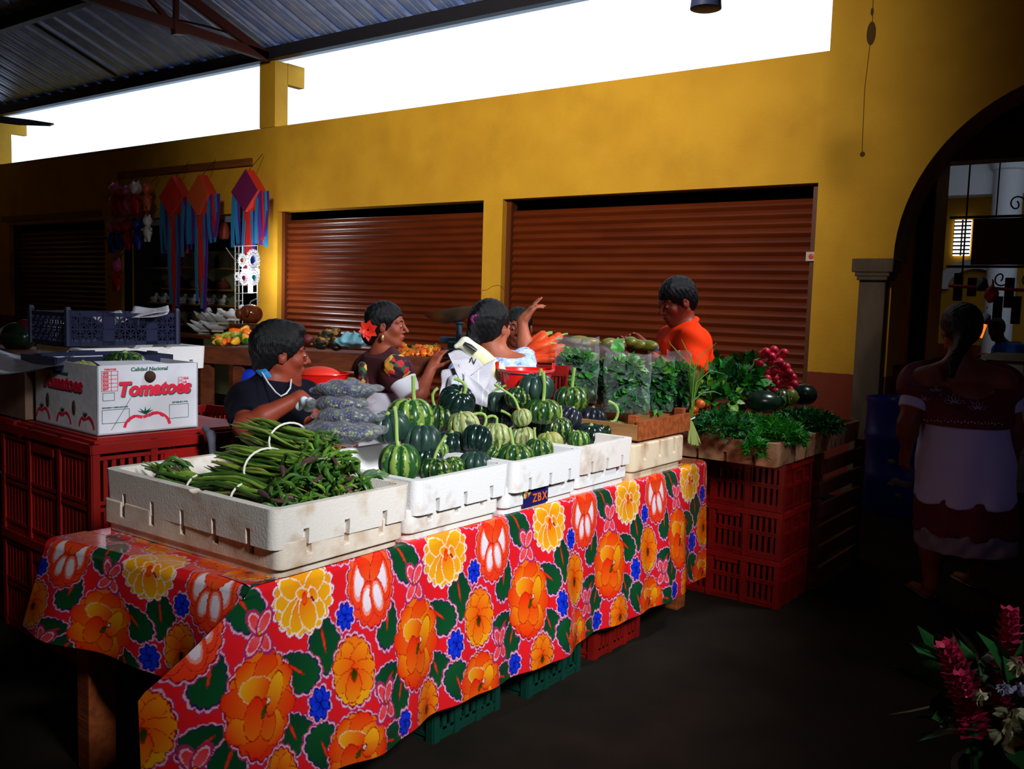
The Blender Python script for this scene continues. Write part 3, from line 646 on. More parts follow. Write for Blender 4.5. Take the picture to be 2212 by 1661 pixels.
# label of the lower tray
lb = thing('printed_label', 'torn blue printed label with orange letters Z B X on a white tray', 'label', (-1.932, 2.78, TB+.05))
Rl = Matrix(((0, 0, 1), (1, 0, 0), (0, 1, 0)))      # text plane facing +X
lx = -1.9335
L0 = ONX(1133, 1062, -1.93)
cy0 = 2.67; cz0 = TB+.012; lw_, lh_ = .155, .082
poly = [(0, 0), (lw_, 0), (lw_, lh_), (.045, lh_), (.0, lh_*.72)]
bw(MB().prism(poly, lambda p, q: V((lx+.001, cy0+p, cz0+q)), lambda p, q: V((lx-.004, cy0+p, cz0+q))), 'paper', mat('label_navy', (.012, .010, .10), .4), lb, smooth=False)
bw(MB().prism([(0, .03), (.03, .035), (.045, .05), (.05, lh_), (.02, .075), (0, .06)], lambda p, q: V((lx+.0016, cy0+p, cz0+q)), lambda p, q: V((lx+.0008, cy0+p, cz0+q))), 'torn_picture', mat('label_picture', (.25, .01, .08), .4, col2=(.55, .55, .05), scale=60), lb, smooth=False)
bw(MB().box((lx+.0015, cy0+.105, cz0+.068), (.001, .05, .015)), 'title_panel', mat('label_cream', (.7, .62, .35), .5), lb, smooth=False)
m_lo = mat('label_orange', (.75, .13, .01), .5); m_ink = mat('print_black', (.02, .02, .02), .6)
for i, ch in enumerate('ZBX'): word(ch, .044, m_lo, V((lx+.002, cy0+.055+.031*i, cz0+.012))-V(lb.location), Rl, lb, offset=.0008)
word('EMPORIUM', .0095, m_ink, V((lx+.0025, cy0+.083, cz0+.0655))-V(lb.location), Rl, lb, sx=.8)
s2 = tag(MB().prism([(0, 0), (.022, .03), (-.022, .03)], lambda p, q: V((-1.9405, 3.355+p, TB+.062+q)), lambda p, q: V((-1.947, 3.355+p, TB+.062+q))).build('torn_sticker', mat('sticker_pink', (.5, .03, .10), .5), smooth=False), 'small torn pink triangle sticker on the white tray below the grimy tray', 'sticker')
# ------------------------------------------------------------------ long green beans in tied bundles
m_pod = [mat('bean_green', (.13, .26, .025), .45, col2=(.24, .36, .05), scale=14), mat('bean_dark', (.03, .10, .014), .4, col2=(.07, .16, .02), scale=14), mat('bean_pale', (.32, .30, .08), .5, col2=(.20, .28, .04), scale=14), mat('bean_purple', (.07, .025, .03), .45, col2=(.05, .09, .02), scale=14)]
m_band = mat('white_rubber_band', (.75, .72, .62), .5)
def pod_mesh(L, bend, r, m, k):
    pts = []; rs = []
    for i in range(13):
        t = i/12; pts.append(V((L*(t-.5), bend*math.sin(t*PI)+.006*math.sin(t*9+k), bend*.5*math.sin(t*3+k)))); rs.append(r*(.25+.75*min(1, 6*t, 5*(1-t)))*(1+.12*math.sin(t*40)))
    return MB().tube(pts, rs, 7, flat=.8).mesh('bean_pod', m)
pods = [pod_mesh(.44, b_, .0062, m_pod[k], k) for k, b_ in ((0, .012), (0, -.018), (2, .02), (1, .01), (1, -.025), (3, .015))]
short = [pod_mesh(.11, b_, .0062, m_pod[k], k) for k, b_ in ((1, .018), (1, -.022), (0, .02), (3, .02), (1, .028))]
def bundle(label, tail, band, head, rad, n, seed, ns=26):
    """pods run from the tail through the band and fan out into a blunt head"""
    rn = random.Random(seed); tail, band, head = V(tail), V(band), V(head)
    r = thing('bean_bundle', label, 'green beans', band, 0, 'long green beans tied in bundles')
    ax = (head-tail).normalized(); s_ = ax.cross(V((0, 0, 1))).normalized(); u_ = s_.cross(ax)
    for i in range(n):
        a = rn.uniform(0, 2*PI); q = math.sqrt(rn.random()); o1 = (s_*math.cos(a)+u_*math.sin(a)*.75)*rad*q
        fa = rn.uniform(.35, 1.2); o0 = o1*rn.uniform(.8, 1.4)
        c = (tail+head)/2+o1*.95+ax*rn.uniform(-.05, .05); d = (head+o1*1.25-tail-o0).normalized()
        q_ = ob('bean_pod', pods[rn.choice((0, 0, 0, 1, 2, 0, 4, 3))], r); R = d.to_track_quat('X', 'Z').to_matrix() @ Matrix.Rotation(rn.uniform(0, 6.28), 3, 'X')
        q_.matrix_local = Matrix.Translation(c-band) @ R.to_4x4() @ Matrix.Diagonal((rn.uniform(.8, 1.05), 1, 1, 1))
    for i in range(ns):      # curled short ends bristling out of the head
        a = rn.uniform(0, 2*PI); q = math.sqrt(rn.random()); o1 = (s_*math.cos(a)+u_*math.sin(a)*.8)*rad*1.25*q
        d = (ax*.8+o1*(5*rn.random()+2)+V((rn.uniform(-.5, .5), rn.uniform(-.5, .5), rn.uniform(-.3, .6)))).normalized()
        q_ = ob('bean_pod', short[rn.randrange(5)], r); R = d.to_track_quat('X', 'Z').to_matrix() @ Matrix.Rotation(rn.uniform(0, 6.28), 3, 'X')
        q_.matrix_local = Matrix.Translation(head+o1-ax*.02-band) @ R.to_4x4() @ Matrix.Diagonal((rn.uniform(.6, 1.1), 1.1, 1.1, 1))
    ring = [band*0+(s_*math.cos(t)+u_*math.sin(t)*.78)*rad*1.08 for t in np.linspace(0, 2*PI, 25)]
    MB().tube(ring, .0035, 6).build('rubber_band', m_band, r); return r
bundle('topmost bean bundle, pale tips pointing back over the tray', (-2.64, 1.99, 1.035), (-2.36, 1.95, 1.03), (-2.13, 1.92, 1.005), .066, 58, 1, 40)
bundle('large bean bundle in the middle of the tray behind the front one', (-2.58, 1.83, .955), (-2.28, 1.80, .965), (-2.05, 1.79, .970), .074, 64, 2, 50)
bundle('front bean bundle nearest the stained tray edge', (-2.48, 1.68, .895), (-2.20, 1.67, .905), (-2.02, 1.675, .915), .056, 46, 3, 40)
bundle('bean bundle spilling over the right corner of the bean tray', (-2.46, 1.99, .93), (-2.2, 1.94, .94), (-2.00, 1.87, .935), .066, 44, 4, 50)
bundle('small dark bean bundle lying apart at the left of the tray', (-2.30, 1.72, .885), (-2.46, 1.68, .90), (-2.58, 1.66, .92), .045, 22, 5, 40)

# ------------------------------------------------------------------ squashes
sq = dict(
    strip=squash_mat('striped_squash_skin', (.008, .045, .010), (.13, .20, .028), 10, .30, .8),
    light=squash_mat('light_striped_squash_skin', (.016, .075, .016), (.19, .28, .05), 9, .42, .8),
    blue=mat('blue_green_squash_skin', (.012, .034, .026), .34, col2=(.02, .052, .036), scale=22),
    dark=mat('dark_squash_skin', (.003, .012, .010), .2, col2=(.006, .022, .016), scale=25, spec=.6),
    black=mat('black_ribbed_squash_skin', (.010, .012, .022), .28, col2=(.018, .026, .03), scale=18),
    pale=squash_mat('pale_squash_skin', (.08, .14, .03), (.36, .38, .15), 10, .62, .6, .4),
    cream=mat('cream_squash_skin', (.36, .32, .10), .45, col2=(.20, .25, .05), scale=18),
    grey=mat('grey_green_squash_skin', (.08, .14, .08), .5, col2=(.13, .19, .10), scale=16),
    speck=squash_mat('speckled_squash_skin', (.005, .028, .008), (.14, .20, .03), 10, .22, 1.3))
m_stem = mat('squash_stem', (.20, .34, .06), .55, col2=(.30, .42, .10), scale=30, stretch=(3, 3, .5)); m_stemb = mat('dry_squash_stem', (.30, .25, .08), .6, col2=(.20, .30, .06), scale=30)
def squash_shape(nr, flat, dep):
    def prof(th):        # th 0 at the bottom
        return math.sin(th)**.82, -math.cos(th)*flat
    m = MB(); vs = []; nu, nv = nr*6, 20; fs = []
    for j in range(nv+1):
        th = PI*j/nv; r0, z0 = prof(max(1e-4, th)) if 0 < j < nv else (0.0001, -math.cos(th)*flat)
        for i in range(nu):
            a = 2*PI*i/nu; rb_ = 1-dep*(1-abs(math.cos(a*nr/2))**.6)*(r0**.6); dz = -.16*math.exp(-(r0/.34)**2)*(1 if z0 > 0 else -.8)
            vs.append((r0*rb_*math.cos(a), r0*rb_*math.sin(a), z0*(1-.05*(1-abs(math.cos(a*nr/2))))+dz*flat))
    for j in range(nv):
        for i in range(nu): fs.append((j*nu+i, j*nu+(i+1) % nu, (j+1)*nu+(i+1) % nu, (j+1)*nu+i))
    return m.add(vs, fs)
SQM = {}
def squash(px, py, X, w, kind='strip', flat=.78, stem=None, tilt=(0, 0), nr=10, desc='', dep=.16, sc=1.12, mst=None):
    """px,py centre as seen, X depth plane, w half width in photo pixels; stem: list of pixel points from the root to the tip"""
    c = ONX(px, py, X); r = w*depth(c)/FPX*sc; key = (nr, round(flat, 2), round(dep, 2))
    if key not in SQM: SQM[key] = squash_shape(*key).mesh('squash', sq['strip'])
    me = SQM[key].copy(); me.materials[0] = sq[kind]; me.name = 'squash'
    me.transform(Matrix.Scale(r, 4))
    o = ob('squash', me, None, c); R = Euler((tilt[0], tilt[1], random.uniform(0, 6))).to_matrix(); o.rotation_euler = R.to_euler()
    top = c+R @ V((0, 0, r*flat*.80)); m = MB()
    if stem:
        P_ = [top-R @ V((0, 0, .006))]+[ONX(a, b_, X+k*.004) for k, (a, b_) in enumerate(stem)]
        d0 = depth(top)
        P_ = [P_[0]]+[D(a, b_, d0) for a, b_ in stem]
        Q = []
        for i in range(len(P_)-1):
            for t in (0, .5): Q.append(P_[i].lerp(P_[i+1], t))
        Q.append(P_[-1]); 
        for _ in range(1):
            Q = [Q[0]]+[(Q[i-1]+Q[i]*2+Q[i+1])/4 for i in range(1, len(Q)-1)]+[Q[-1]]
        n = len(Q); k0 = max(.0055, min(.0085, r*.10)); rs = [k0*(2.1 if i == 0 else 1.15 if i == 1 else .92) for i in range(n)]; rs[-1] = k0*1.05
        m.tube(Q, rs, 8); s_ = m.build('stem', mst or m_stem, None)
        s_.parent = o; s_.matrix_parent_inverse = (Matrix.Translation(c) @ R.to_4x4()).inverted()
    else:
        m.tube([V((0, 0, r*flat*.70)), V((0, 0, r*flat*.88)), V((.004, 0, r*flat*.96))], [r*.17, r*.13, r*.10], 9); m.build('stem', mst or m_stem, o)
    tag(o, desc, 'squash', 'squashes heaped in the white trays'); return o
Q_ = [
 (886, 902, -2.42, 47, 'light', .86, [(896, 868), (893, 850), (893, 812)], (0, 0), 'round striped squash with a tall upright pale stem beside the seed bags'),
 (842, 922, -2.34, 40, 'blue', .80, None, (.2, -.2), 'blue-green ribbed squash tucked behind the seed bags'),
 (863, 1000, -2.10, 41, 'light', .98, [(856, 955), (857, 905), (852, 878)], (0, 0), 'big striped squash with a long stem over the corner of the bean tray'),
 (812, 1044, -2.08, 33, 'grey', .82, None, (0, .2), 'dull grey-green squash lying in the bean tray beside the pods'),
 (910, 952, -2.28, 40, 'blue', .84, None, (.1, .1), 'dark blue-green ribbed squash between the two tall striped ones'),
 (938, 1014, -2.07, 34, 'speck', .72, [(937, 995), (945, 968), (964, 940)], (0, .1), 'dark spotted squash with a leaning stem at the near edge of the second tray'),
 (979, 1010, -2.09, 24, 'strip', .85, None, (.3, 0), 'small striped squash touching the spotted one in the second tray'),
 (1027, 1000, -2.06, 33, 'blue', .72, [(1012, 984), (1008, 978)], (0, 0), 'low dark green squash at the right corner of the second tray'),
 (952, 972, -2.22, 16, 'light', .9, None, (0, 0), 'little pale striped squash peeping out behind the leaning stem'),
 (948, 905, -2.48, 32, 'speck', .95, [(938, 880), (932, 850), (946, 838)], (0, 0), 'tall speckled squash standing behind the dark tilted one'),
 (987, 868, -2.44, 37, 'dark', .85, [(1002, 856), (1008, 834), (996, 822), (981, 817)], (.5, .45), 'glossy dark squash tilted on top with a curling stem'),
 (1001, 922, -2.28, 33, 'pale', .95, None, (0, -.2), 'pale cream and green squash under the glossy dark one'),
 (1029, 950, -2.14, 31, 'dark', .98, [(1046, 925), (1053, 900), (1040, 891), (1024, 895)], (.3, .5), 'dark round squash with a hooked stem in the middle of the heap'),
 (1083, 898, -2.42, 33, 'dark', .84, [(1089, 880), (1088, 865), (1072, 855)], (.1, .1), 'dark glossy ribbed squash with a bent stem near the newspaper'),
 (1071, 940, -2.22, 29, 'pale', .86, [(1071, 920), (1076, 902), (1062, 897), (1054, 901)], (0, 0), 'pale lumpy squash with a stem bent like a cane'),
 (1126, 946, -2.20, 27, 'pale', .95, [(1117, 925), (1112, 908), (1098, 893), (1082, 887)], (0, .15), 'light green bumpy squash with a very long arching stem'),
 (1112, 985, -2.06, 38, 'strip', .68, [(1108, 962), (1105, 940), (1100, 924)], (0, 0), 'broad striped squash sitting at the corner above the tray joint'),
 (1164, 972, -2.07, 29, 'strip', .85, [(1156, 950), (1154, 930), (1155, 923)], (.1, 0), 'striped squash with a short straight stem in the third tray'),
 (1187, 958, -2.14, 28, 'cream', .85, None, (0, .2), 'yellowish cream squash at the right of the third tray'),
 (1060, 976, -2.12, 16, 'strip', .95, [(1076, 985), (1080, 965), (1078, 950)], (.4, .6), 'small striped squash with a drooping stem on the tray joint'),
 (1158, 838, -2.22, 36, 'blue', .80, [(1163, 822), (1168, 808), (1168, 796)], (.2, .15), 'dark blue-green squash highest on the heap against the red bucket'),
 (1172, 888, -2.15, 37, 'strip', .68, [(1174, 864), (1177, 832), (1173, 803)], (.05, .05), 'shiny dark striped squash with the tallest thin stem'),
 (1234, 862, -2.40, 35, 'strip', .78, [(1236, 838), (1238, 812), (1241, 794)], (0, 0), 'round striped squash with a straight pale stem beside the bagged greens'),
 (1229, 902, -2.30, 27, 'black', .86, None, (.3, .3), 'blackish ribbed squash below the straight stemmed striped one'),
 (1281, 902, -2.30, 28, 'black', .82, None, (0, 0), 'black smooth ribbed squash at the left of the wooden crate'),
 (1206, 930, -2.19, 29, 'speck', .98, [(1211, 908), (1213, 893), (1210, 876)], (0, 0), 'pear shaped dark green squash over the third and fourth trays'),
 (1321, 928, -2.12, 33, 'speck', .58, [(1330, 908), (1337, 888), (1328, 872), (1314, 867)], (0, 0), 'flat dark green squash with a hooked stem at the far corner'),
 (1249, 950, -2.08, 23, 'light', .80, None, (.1, 0), 'small light striped squash at the rim of the fourth tray'),
 (1275, 942, -2.16, 33, 'dark', .78, None, (.1, .0), 'dark green squash with a stub stem in the fourth tray'),
 (1119, 858, -2.26, 27, 'speck', .8, None, (0, 0), 'mottled green squash in shade behind the highest one'),
 (1127, 902, -2.18, 20, 'pale', .9, [(1120, 884), (1112, 858), (1092, 846), (1069, 829)], (0, .2), 'small yellow-green warty squash with a long S shaped stem'),
 (1078, 868, -2.40, 27, 'blue', .8, [(1062, 862), (1060, 848), (1078, 838), (1095, 832)], (0, 0), 'squash behind the heap with a forked pale stem'),
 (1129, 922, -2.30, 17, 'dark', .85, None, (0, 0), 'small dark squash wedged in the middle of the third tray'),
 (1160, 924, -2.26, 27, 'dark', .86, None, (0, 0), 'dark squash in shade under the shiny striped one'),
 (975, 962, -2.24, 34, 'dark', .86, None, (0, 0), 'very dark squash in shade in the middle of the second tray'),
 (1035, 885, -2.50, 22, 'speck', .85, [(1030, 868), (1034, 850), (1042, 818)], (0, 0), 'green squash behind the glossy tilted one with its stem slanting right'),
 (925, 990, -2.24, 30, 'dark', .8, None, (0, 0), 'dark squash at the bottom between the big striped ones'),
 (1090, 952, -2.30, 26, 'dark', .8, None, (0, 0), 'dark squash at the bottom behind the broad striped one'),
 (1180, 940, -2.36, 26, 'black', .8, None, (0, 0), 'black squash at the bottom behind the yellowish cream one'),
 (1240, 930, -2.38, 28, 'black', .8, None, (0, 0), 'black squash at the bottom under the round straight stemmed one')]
for (a, b_, X, w_, k, fl, st, tl, de) in Q_: squash(a, b_, X, w_, k, fl, st, tl, desc=de)

# ------------------------------------------------------------------ stacked bags of seeds
m_film = film('clear_film', (.85, .88, 1.0), .05, .10, 30, 1.0); m_film_h = film('seed_bag_film', (.9, .92, 1.0), .06, .08, 40, 1.0)
def seeds_mat():
    m = mat('mixed_seeds', (.02, .02, .06), .45); nt = m.node_tree; N = nt.nodes; L = nt.links
    tc = N.new('ShaderNodeTexCoord'); v = N.new('ShaderNodeTexVoronoi'); v.inputs['Scale'].default_value = 105; L.new(tc.outputs['Object'], v.inputs['Vector'])
    s = N.new('ShaderNodeSeparateColor'); L.new(v.outputs['Color'], s.inputs[0]); r = N.new('ShaderNodeValToRGB'); e = r.color_ramp.elements
    e[0].position = 0; e[0].color = (.012, .012, .05, 1); e[1].position = 1; e[1].color = (.30, .33, .10, 1)
    for p_, c_ in ((.45, (.03, .03, .10, 1)), (.62, (.10, .16, .04, 1)), (.8, (.05, .05, .14, 1))): q = e.new(p_); q.color = c_
    L.new(s.outputs[0], r.inputs[0]); L.new(r.outputs[0], N['Principled BSDF'].inputs['Base Color'])
    b = N.new('ShaderNodeBump'); b.inputs['Strength'].default_value = .9; b.inputs['Distance'].default_value = .006; b.invert = True; L.new(v.outputs['Distance'], b.inputs['Height']); L.new(b.outputs[0], N['Principled BSDF'].inputs['Normal']); return m
m_seeds = seeds_mat()
def seedbag(px, py, dt, wpx, hpx, rz, pt, label, sd):
    c = D(px, py, dt); W_ = wpx*dt/FPX/2; H_ = hpx*dt/FPX/2*1.12; rn = random.Random(sd)
    r = thing('seed_bag', label, 'bag of seeds', c, math.radians(YAW)+rz, 'clear bags of seeds stacked beside the squashes')
    ph = [rn.uniform(0, 6) for _ in range(4)]
    def pil(g, tip):
        def f(q):
            x, y, z = q.x, q.y, q.z; k = 1+.05*math.sin(x*60+ph[0])+.05*math.sin(y*70+ph[1]); zz = z*k+.004*math.sin(x*95+ph[2]+y*50)
            return (x*(1+.0), y, zz*(1-.55*max(0, (x/W_))**4 if tip else 1))
        return f
    MB().ell((0, 0, 0), (W_*.93, W_*.62, H_*.95), None, 40, 22, fn=pil(0, 1)).build('seeds', m_seeds, r)
    f = MB().ell((0, 0, 0), (W_*.98, W_*.68, H_*1.05), None, 44, 22, fn=pil(0, 1))
    for s_ in ((1, 1), (1, -1), (-1, 1), (-1, -1)):
        if rn.random() < .8 or s_[0] == 1: f.ell((s_[0]*W_*.93, s_[1]*W_*.28, rn.uniform(-.2, .5)*H_), (W_*pt, W_*.13, H_*.34), zrot(s_[1]*.3), 12, 8)
    f.build('film', m_film_h, r); return r
seedbag(748, 842, 3.10, 138, 40, .1, .26, 'clear bag of dark seeds topmost of the stack, its corner pointing right', 1)
seedbag(738, 872, 3.08, 128, 38, -.1, .2, 'second clear seed bag from the top of the stack', 2)
seedbag(752, 900, 3.06, 140, 42, .15, .24, 'third clear seed bag from the top, a corner sticking out right', 3)
seedbag(740, 932, 3.04, 178, 52, 0, .14, 'broad seed bag at the bottom of the stack behind the bean heads', 4)
# ------------------------------------------------------------------ plastic crates
m_redc = mat('red_crate_plastic', (.30, .007, .005), .38, col2=(.20, .006, .004), scale=4); m_grnc = mat('green_crate_plastic', (.003, .040, .026), .4); m_bluec = mat('navy_crate_plastic', (.012, .016, .05), .4)
def crate_mesh(L, W, H, name, m, bars=18, rows=((.10, .50), (.56, .90)), lid=False):
    s = MB(); t = .008
    s.box((0, 0, .012), (L-.02, W-.02, .012))
    for (ln, wd, rot) in ((L, W, 0), (L, W, PI), (W, L, PI/2), (W, L, -PI/2)):
        R = zrot(rot)
        def B(x, z, dx, dz, off=0.0, th=t): s.box(R @ V((x, -wd/2+t/2-off, z)), (dx, th, dz), R)
        B(0, H-.018, ln+.012, .036, .005, .02); B(0, .02, ln, .04)
        for a, b_ in rows: 
            B(0, H*a-.006, ln, .014, .002, .012); B(0, H*b_, ln, .014, .002, .012)
            n = max(4, int(bars*ln/L))
            for k in range(n):
                x = ln*(-.5+(k+.5)/n)
                B(x, H*(a+b_)/2, ln/n*.52, H*(b_-a))
        for x in (-ln/2+.012, ln/2-.012, -ln/6, ln/6): B(x, H/2, .028, H, .004, .014)
        B(0, H*.84, ln*.22, .03, .004, .016)
    if lid: s.box((0, 0, H+.004), (L-.03, W-.03, .012)).box((0, 0, H+.012), (L-.07, W-.07, .012))
    return s.mesh(name, m, False)
cm_red = crate_mesh(.56, .38, .30, 'plastic_crate', m_redc); cm_grn = crate_mesh(.52, .36, .30, 'plastic_crate', m_grnc, 14); cm_lid = crate_mesh(.60, .62, .33, 'plastic_crate', m_redc, 22, lid=True)
def crate(me, x, y, z, rz, label, grp=None, sc=(1, 1, 1)):
    o = ob('plastic_crate', me, None, (x, y, z), (0, 0, rz)); o.scale = sc; return tag(o, label, 'crate', grp)
# red lidded crate stack under the tomato box
bx = V((-3.42, 1.89, .93)); bz = bx.z
RZB = math.radians(-3.5)
ux = zrot(RZB) @ V((-1, 0, 0)); uy = zrot(RZB) @ V((0, 1, 0))
cc = bx+V((.07, -.05, 0))+ux*.42+uy*.36; 
big = crate_mesh(.84, .74, .465, 'plastic_crate', m_redc, 26, rows=((.1, .45), (.52, .88)), lid=True); big2 = crate_mesh(.84, .74, .438, 'plastic_crate', m_redc, 26, rows=((.1, .45), (.52, .88)))
crate(big2, cc.x, cc.y, .002, RZB, 'large dark red plastic crate standing on the floor left of the table'); crate(big, cc.x, cc.y, .443, RZB, 'large red plastic crate with a lid carrying the tomato box', None, (1, 1, 1))
# tomato box
m_card = mat('white_cardboard', (.72, .72, .78), .6, col2=(.62, .61, .66), scale=5, bump=.1, bscale=30); m_cardin = mat('brown_cardboard_inside', (.25, .13, .06), .8); m_pr = mat('print_red', (.75, .012, .05), .6); m_pg = mat('print_green', (.01, .10, .06), .6); m_hole = mat('hand_hole_dark', (.05, .022, .01), .9)
tbx = thing('tomato_box', 'white cardboard box printed Tomatoes in red, open on top, on the red crate', 'cardboard box', (bx.x, bx.y, bz), 0)
H_ = .272; la, lb_ = .56, .43
b0 = V((0, 0, 0)); ex, ey, ez = ux, uy, V((0, 0, 1))
q = MB()
def wallb(o_, d, L, n_):       # board along d starting at o_, inside normal n_
    c = o_+d*L/2+n_*.003+ez*H_/2; R = Matrix((d, n_, ez)).transposed(); q.box(c, (L, .006, H_), R)
wallb(b0, ey, lb_, ex); wallb(b0, ex, la, ey); wallb(b0+ex*la, ey, lb_, -ex); wallb(b0+ey*lb_, ex, la, -ey)
R0 = Matrix((ex, ey, ez)).transposed(); q.box(ex*la/2+ey*lb_/2+ez*.003, (la, lb_, .006), R0)
q.build('carton', m_card, tbx, smooth=False)
q = MB().box(ex*la/2+ey*lb_/2+ez*.007, (la-.015, lb_-.015, .002), R0); q.build('carton_floor', m_cardin, tbx, smooth=False)
fl = MB().prism([(.02, 0), (.30, 0), (.27, .05), (.05, .06)], lambda p, q_: ey*(p)+ez*(H_+q_*.15)+ex*(.01+q_*2.0), lambda p, q_: ey*(p)+ez*(H_-.003+q_*.15)+ex*(.01+q_*2.0))
fl.build('flap', m_card, tbx, smooth=False)
fl2 = MB().prism([(0, 0), (.46, 0), (.42, .05), (.06, .05)], lambda p, q_: ex*p+ez*(H_-q_*.9)+ey*(lb_+q_*.4), lambda p, q_: ex*p+ez*(H_-.003-q_*.9)+ey*(lb_+q_*.4)); fl2.build('flap', m_card, tbx, smooth=False)
# print on the two visible faces.  face A: along ey (right face), normal -ex ; face B: along -ex direction (left face), normal -ey
def Rf(d, n_): return Matrix((d, ez, d.cross(ez))).transposed()
nA = -ex; nB = -ey
A_at = lambda s, z, k=.0012: ey*s+ez*z+nA*k
dB = -ex; B_at = lambda s, z, k=.0012: ex*(la-s)+ez*z+nB*k
RA, RB = Rf(ey, nA), Rf(-ex, nB)
def letter(face, txt, size, s, z, m, sh=.25, off=.0, k=.0012, sx=1): return word(txt, size, m, (A_at if face == 'A' else B_at)(s, z, k), RA if face == 'A' else RB, tbx, shear=sh, offset=off, sx=sx)
for m_, dx, k in ((m_pg, .004, .0010), (m_pr, 0, .0022)):
    letter('A', 'Tomatoes', .078, .078+dx, .150-dx, m_, .22, .0034, k, .98); letter('B', 'Tomatoes', .078, .075+dx, .160-dx, m_, .22, .0034, k, 1.12)
letter('A', 'Calidad Nacional', .021, .135, .247, m_pg, .1, .0004, sx=1.1); letter('B', 'Calidad Nacional', .021, .17, .218, m_pg, .1, .0004, sx=1.0)
for i, t_ in enumerate(('XLG', 'LG', 'MED', 'SM')): letter('A', t_, .0125, .362, .205-.016*i, m_pr, 0, .0006)
for i, t_ in enumerate(('4X5', '5X5', '5X6', '6X6', '6X7')): letter('A', t_, .0135, .022, .238-.0155*i, m_pr, 0, .0006)
letter('A', 'TOMATOES', .009, .028, .254, m_pr, 0, .0003); letter('A', 'ENVASADO Y EMPACADO POR', .0075, .018, .104, m_pg, 0, .0002); letter('A', 'DISTRIBUIDO POR:', .0085, .312, .108, m_pg, 0, .0002)
def strokes(face, segs, w_, m, nm):
    g = MB(); at_ = A_at if face == 'A' else B_at; n_ = nA if face == 'A' else nB
    for (s0, z0), (s1, z1) in segs:
        a, b_ = at_(s0, z0, .0008), at_(s1, z1, .0008); d = (b_-a).normalized(); R = Matrix((d, n_, d.cross(n_))).transposed(); g.box((a+b_)/2, ((b_-a).length+w_, .0012, w_), R)
    g.build(nm, m, tbx, smooth=False)
def rect(s0, z0, s1, z1): return [((s0, z0), (s1, z0)), ((s1, z0), (s1, z1)), ((s1, z1), (s0, z1)), ((s0, z1), (s0, z0))]
strokes('A', rect(.018, .045, .128, .098)+rect(.300, .045, .385, .102)+[((.055, .018), (.135, .14))]+rect(.022, .135, .068, .165), .0016, m_pg, 'green_lines')
strokes('A', sum((rect(.340, .203-.016*i, .357, .214-.016*i) for i in range(4)), [])+rect(.018, .172, .082, .250)+[((.018, .1875+.0155*i), (.082, .1875+.0155*i)) for i in range(4)]+[((.056, .172), (.056, .250))], .0016, m_pr, 'red_lines')
def tomato(face, c, w_, h_, m1, m2, part=(0, 1)):
    at_ = A_at if face == 'A' else B_at; P = []
    for t in np.linspace(0, 1, 17):
        a = PI*(1.0-t); r_ = 1+.0*t; P.append((c+w_*math.cos(a), .0+h_*math.sin(a)**.75*(1-.22*math.exp(-((t-.45)/.10)**2))))
    P = [p for p in P if p[1] > .003]
    g = MB(); 
    for (a0, b0_), (a1, b1_) in zip(P[:-1], P[1:]):
        if face == 'B' and (a1 < .005 or a0 > la-.005): continue
        k = .012; n_ = V((b1_-b0_, a0-a1)); n_ = n_/max(n_.length, 1e-6)*k*(.8+.4*random.random())
        vs = [at_(a0, b0_, .001), at_(a1, b1_, .001), at_(a1+n_.x, max(0.001, b1_+n_.y), .001), at_(a0+n_.x, max(.001, b0_+n_.y), .001)]
        g.add(vs, [(0, 1, 2, 3)])
    g.build('tomato_outline', m1, tbx, smooth=False, fix=False)
    g = MB(); zc = h_*.82
    for a in (15, 45, 90, 135, 165): 
        r = math.radians(a); L = w_*.34; p1 = (c-.01+math.cos(r)*L, zc+.012+math.sin(r)*L*.6); n2 = (-math.sin(r)*.006, math.cos(r)*.006)
        g.add([at_(c-.01-n2[0], zc-n2[1]+.004, .0016), at_(p1[0], p1[1], .0016), at_(c-.01+n2[0], zc+n2[1]+.006, .0016)], [(0, 1, 2)])
    g.build('tomato_leaf', m2, tbx, smooth=False, fix=False)
tomato('A', .205, .105, .085, m_pr, m_pg)
for c_ in (.075, .27, .47): tomato('B', c_, .07, .075, m_pr, m_pg)
MB().ell(A_at(.215, .222, .0), (.024, .024, .024), None, 12, 8).build('hand_hole', m_hole, tbx)
for s_, z_, r_ in ((.12, .10, .011), (.36, .09, .011)): MB().ell(B_at(s_, z_, 0), (.014, .003, .032), zrot(RZB), 10, 6).build('vent_hole', m_hole, tbx)
# squashes showing in the box
def veg(name, me_fn, label, cat, loc, rot=(0, 0, 0), grp=None): pass
o = squash(270, 792, -3.62, 52, 'speck', .75, None, (0, 0), desc='green squash rising out of the open tomato box', sc=.9); o = squash(180, 800, -3.66, 34, 'cream', .7, None, (0, 0), desc='pale yellow striped squash just showing in the tomato box', sc=.9)
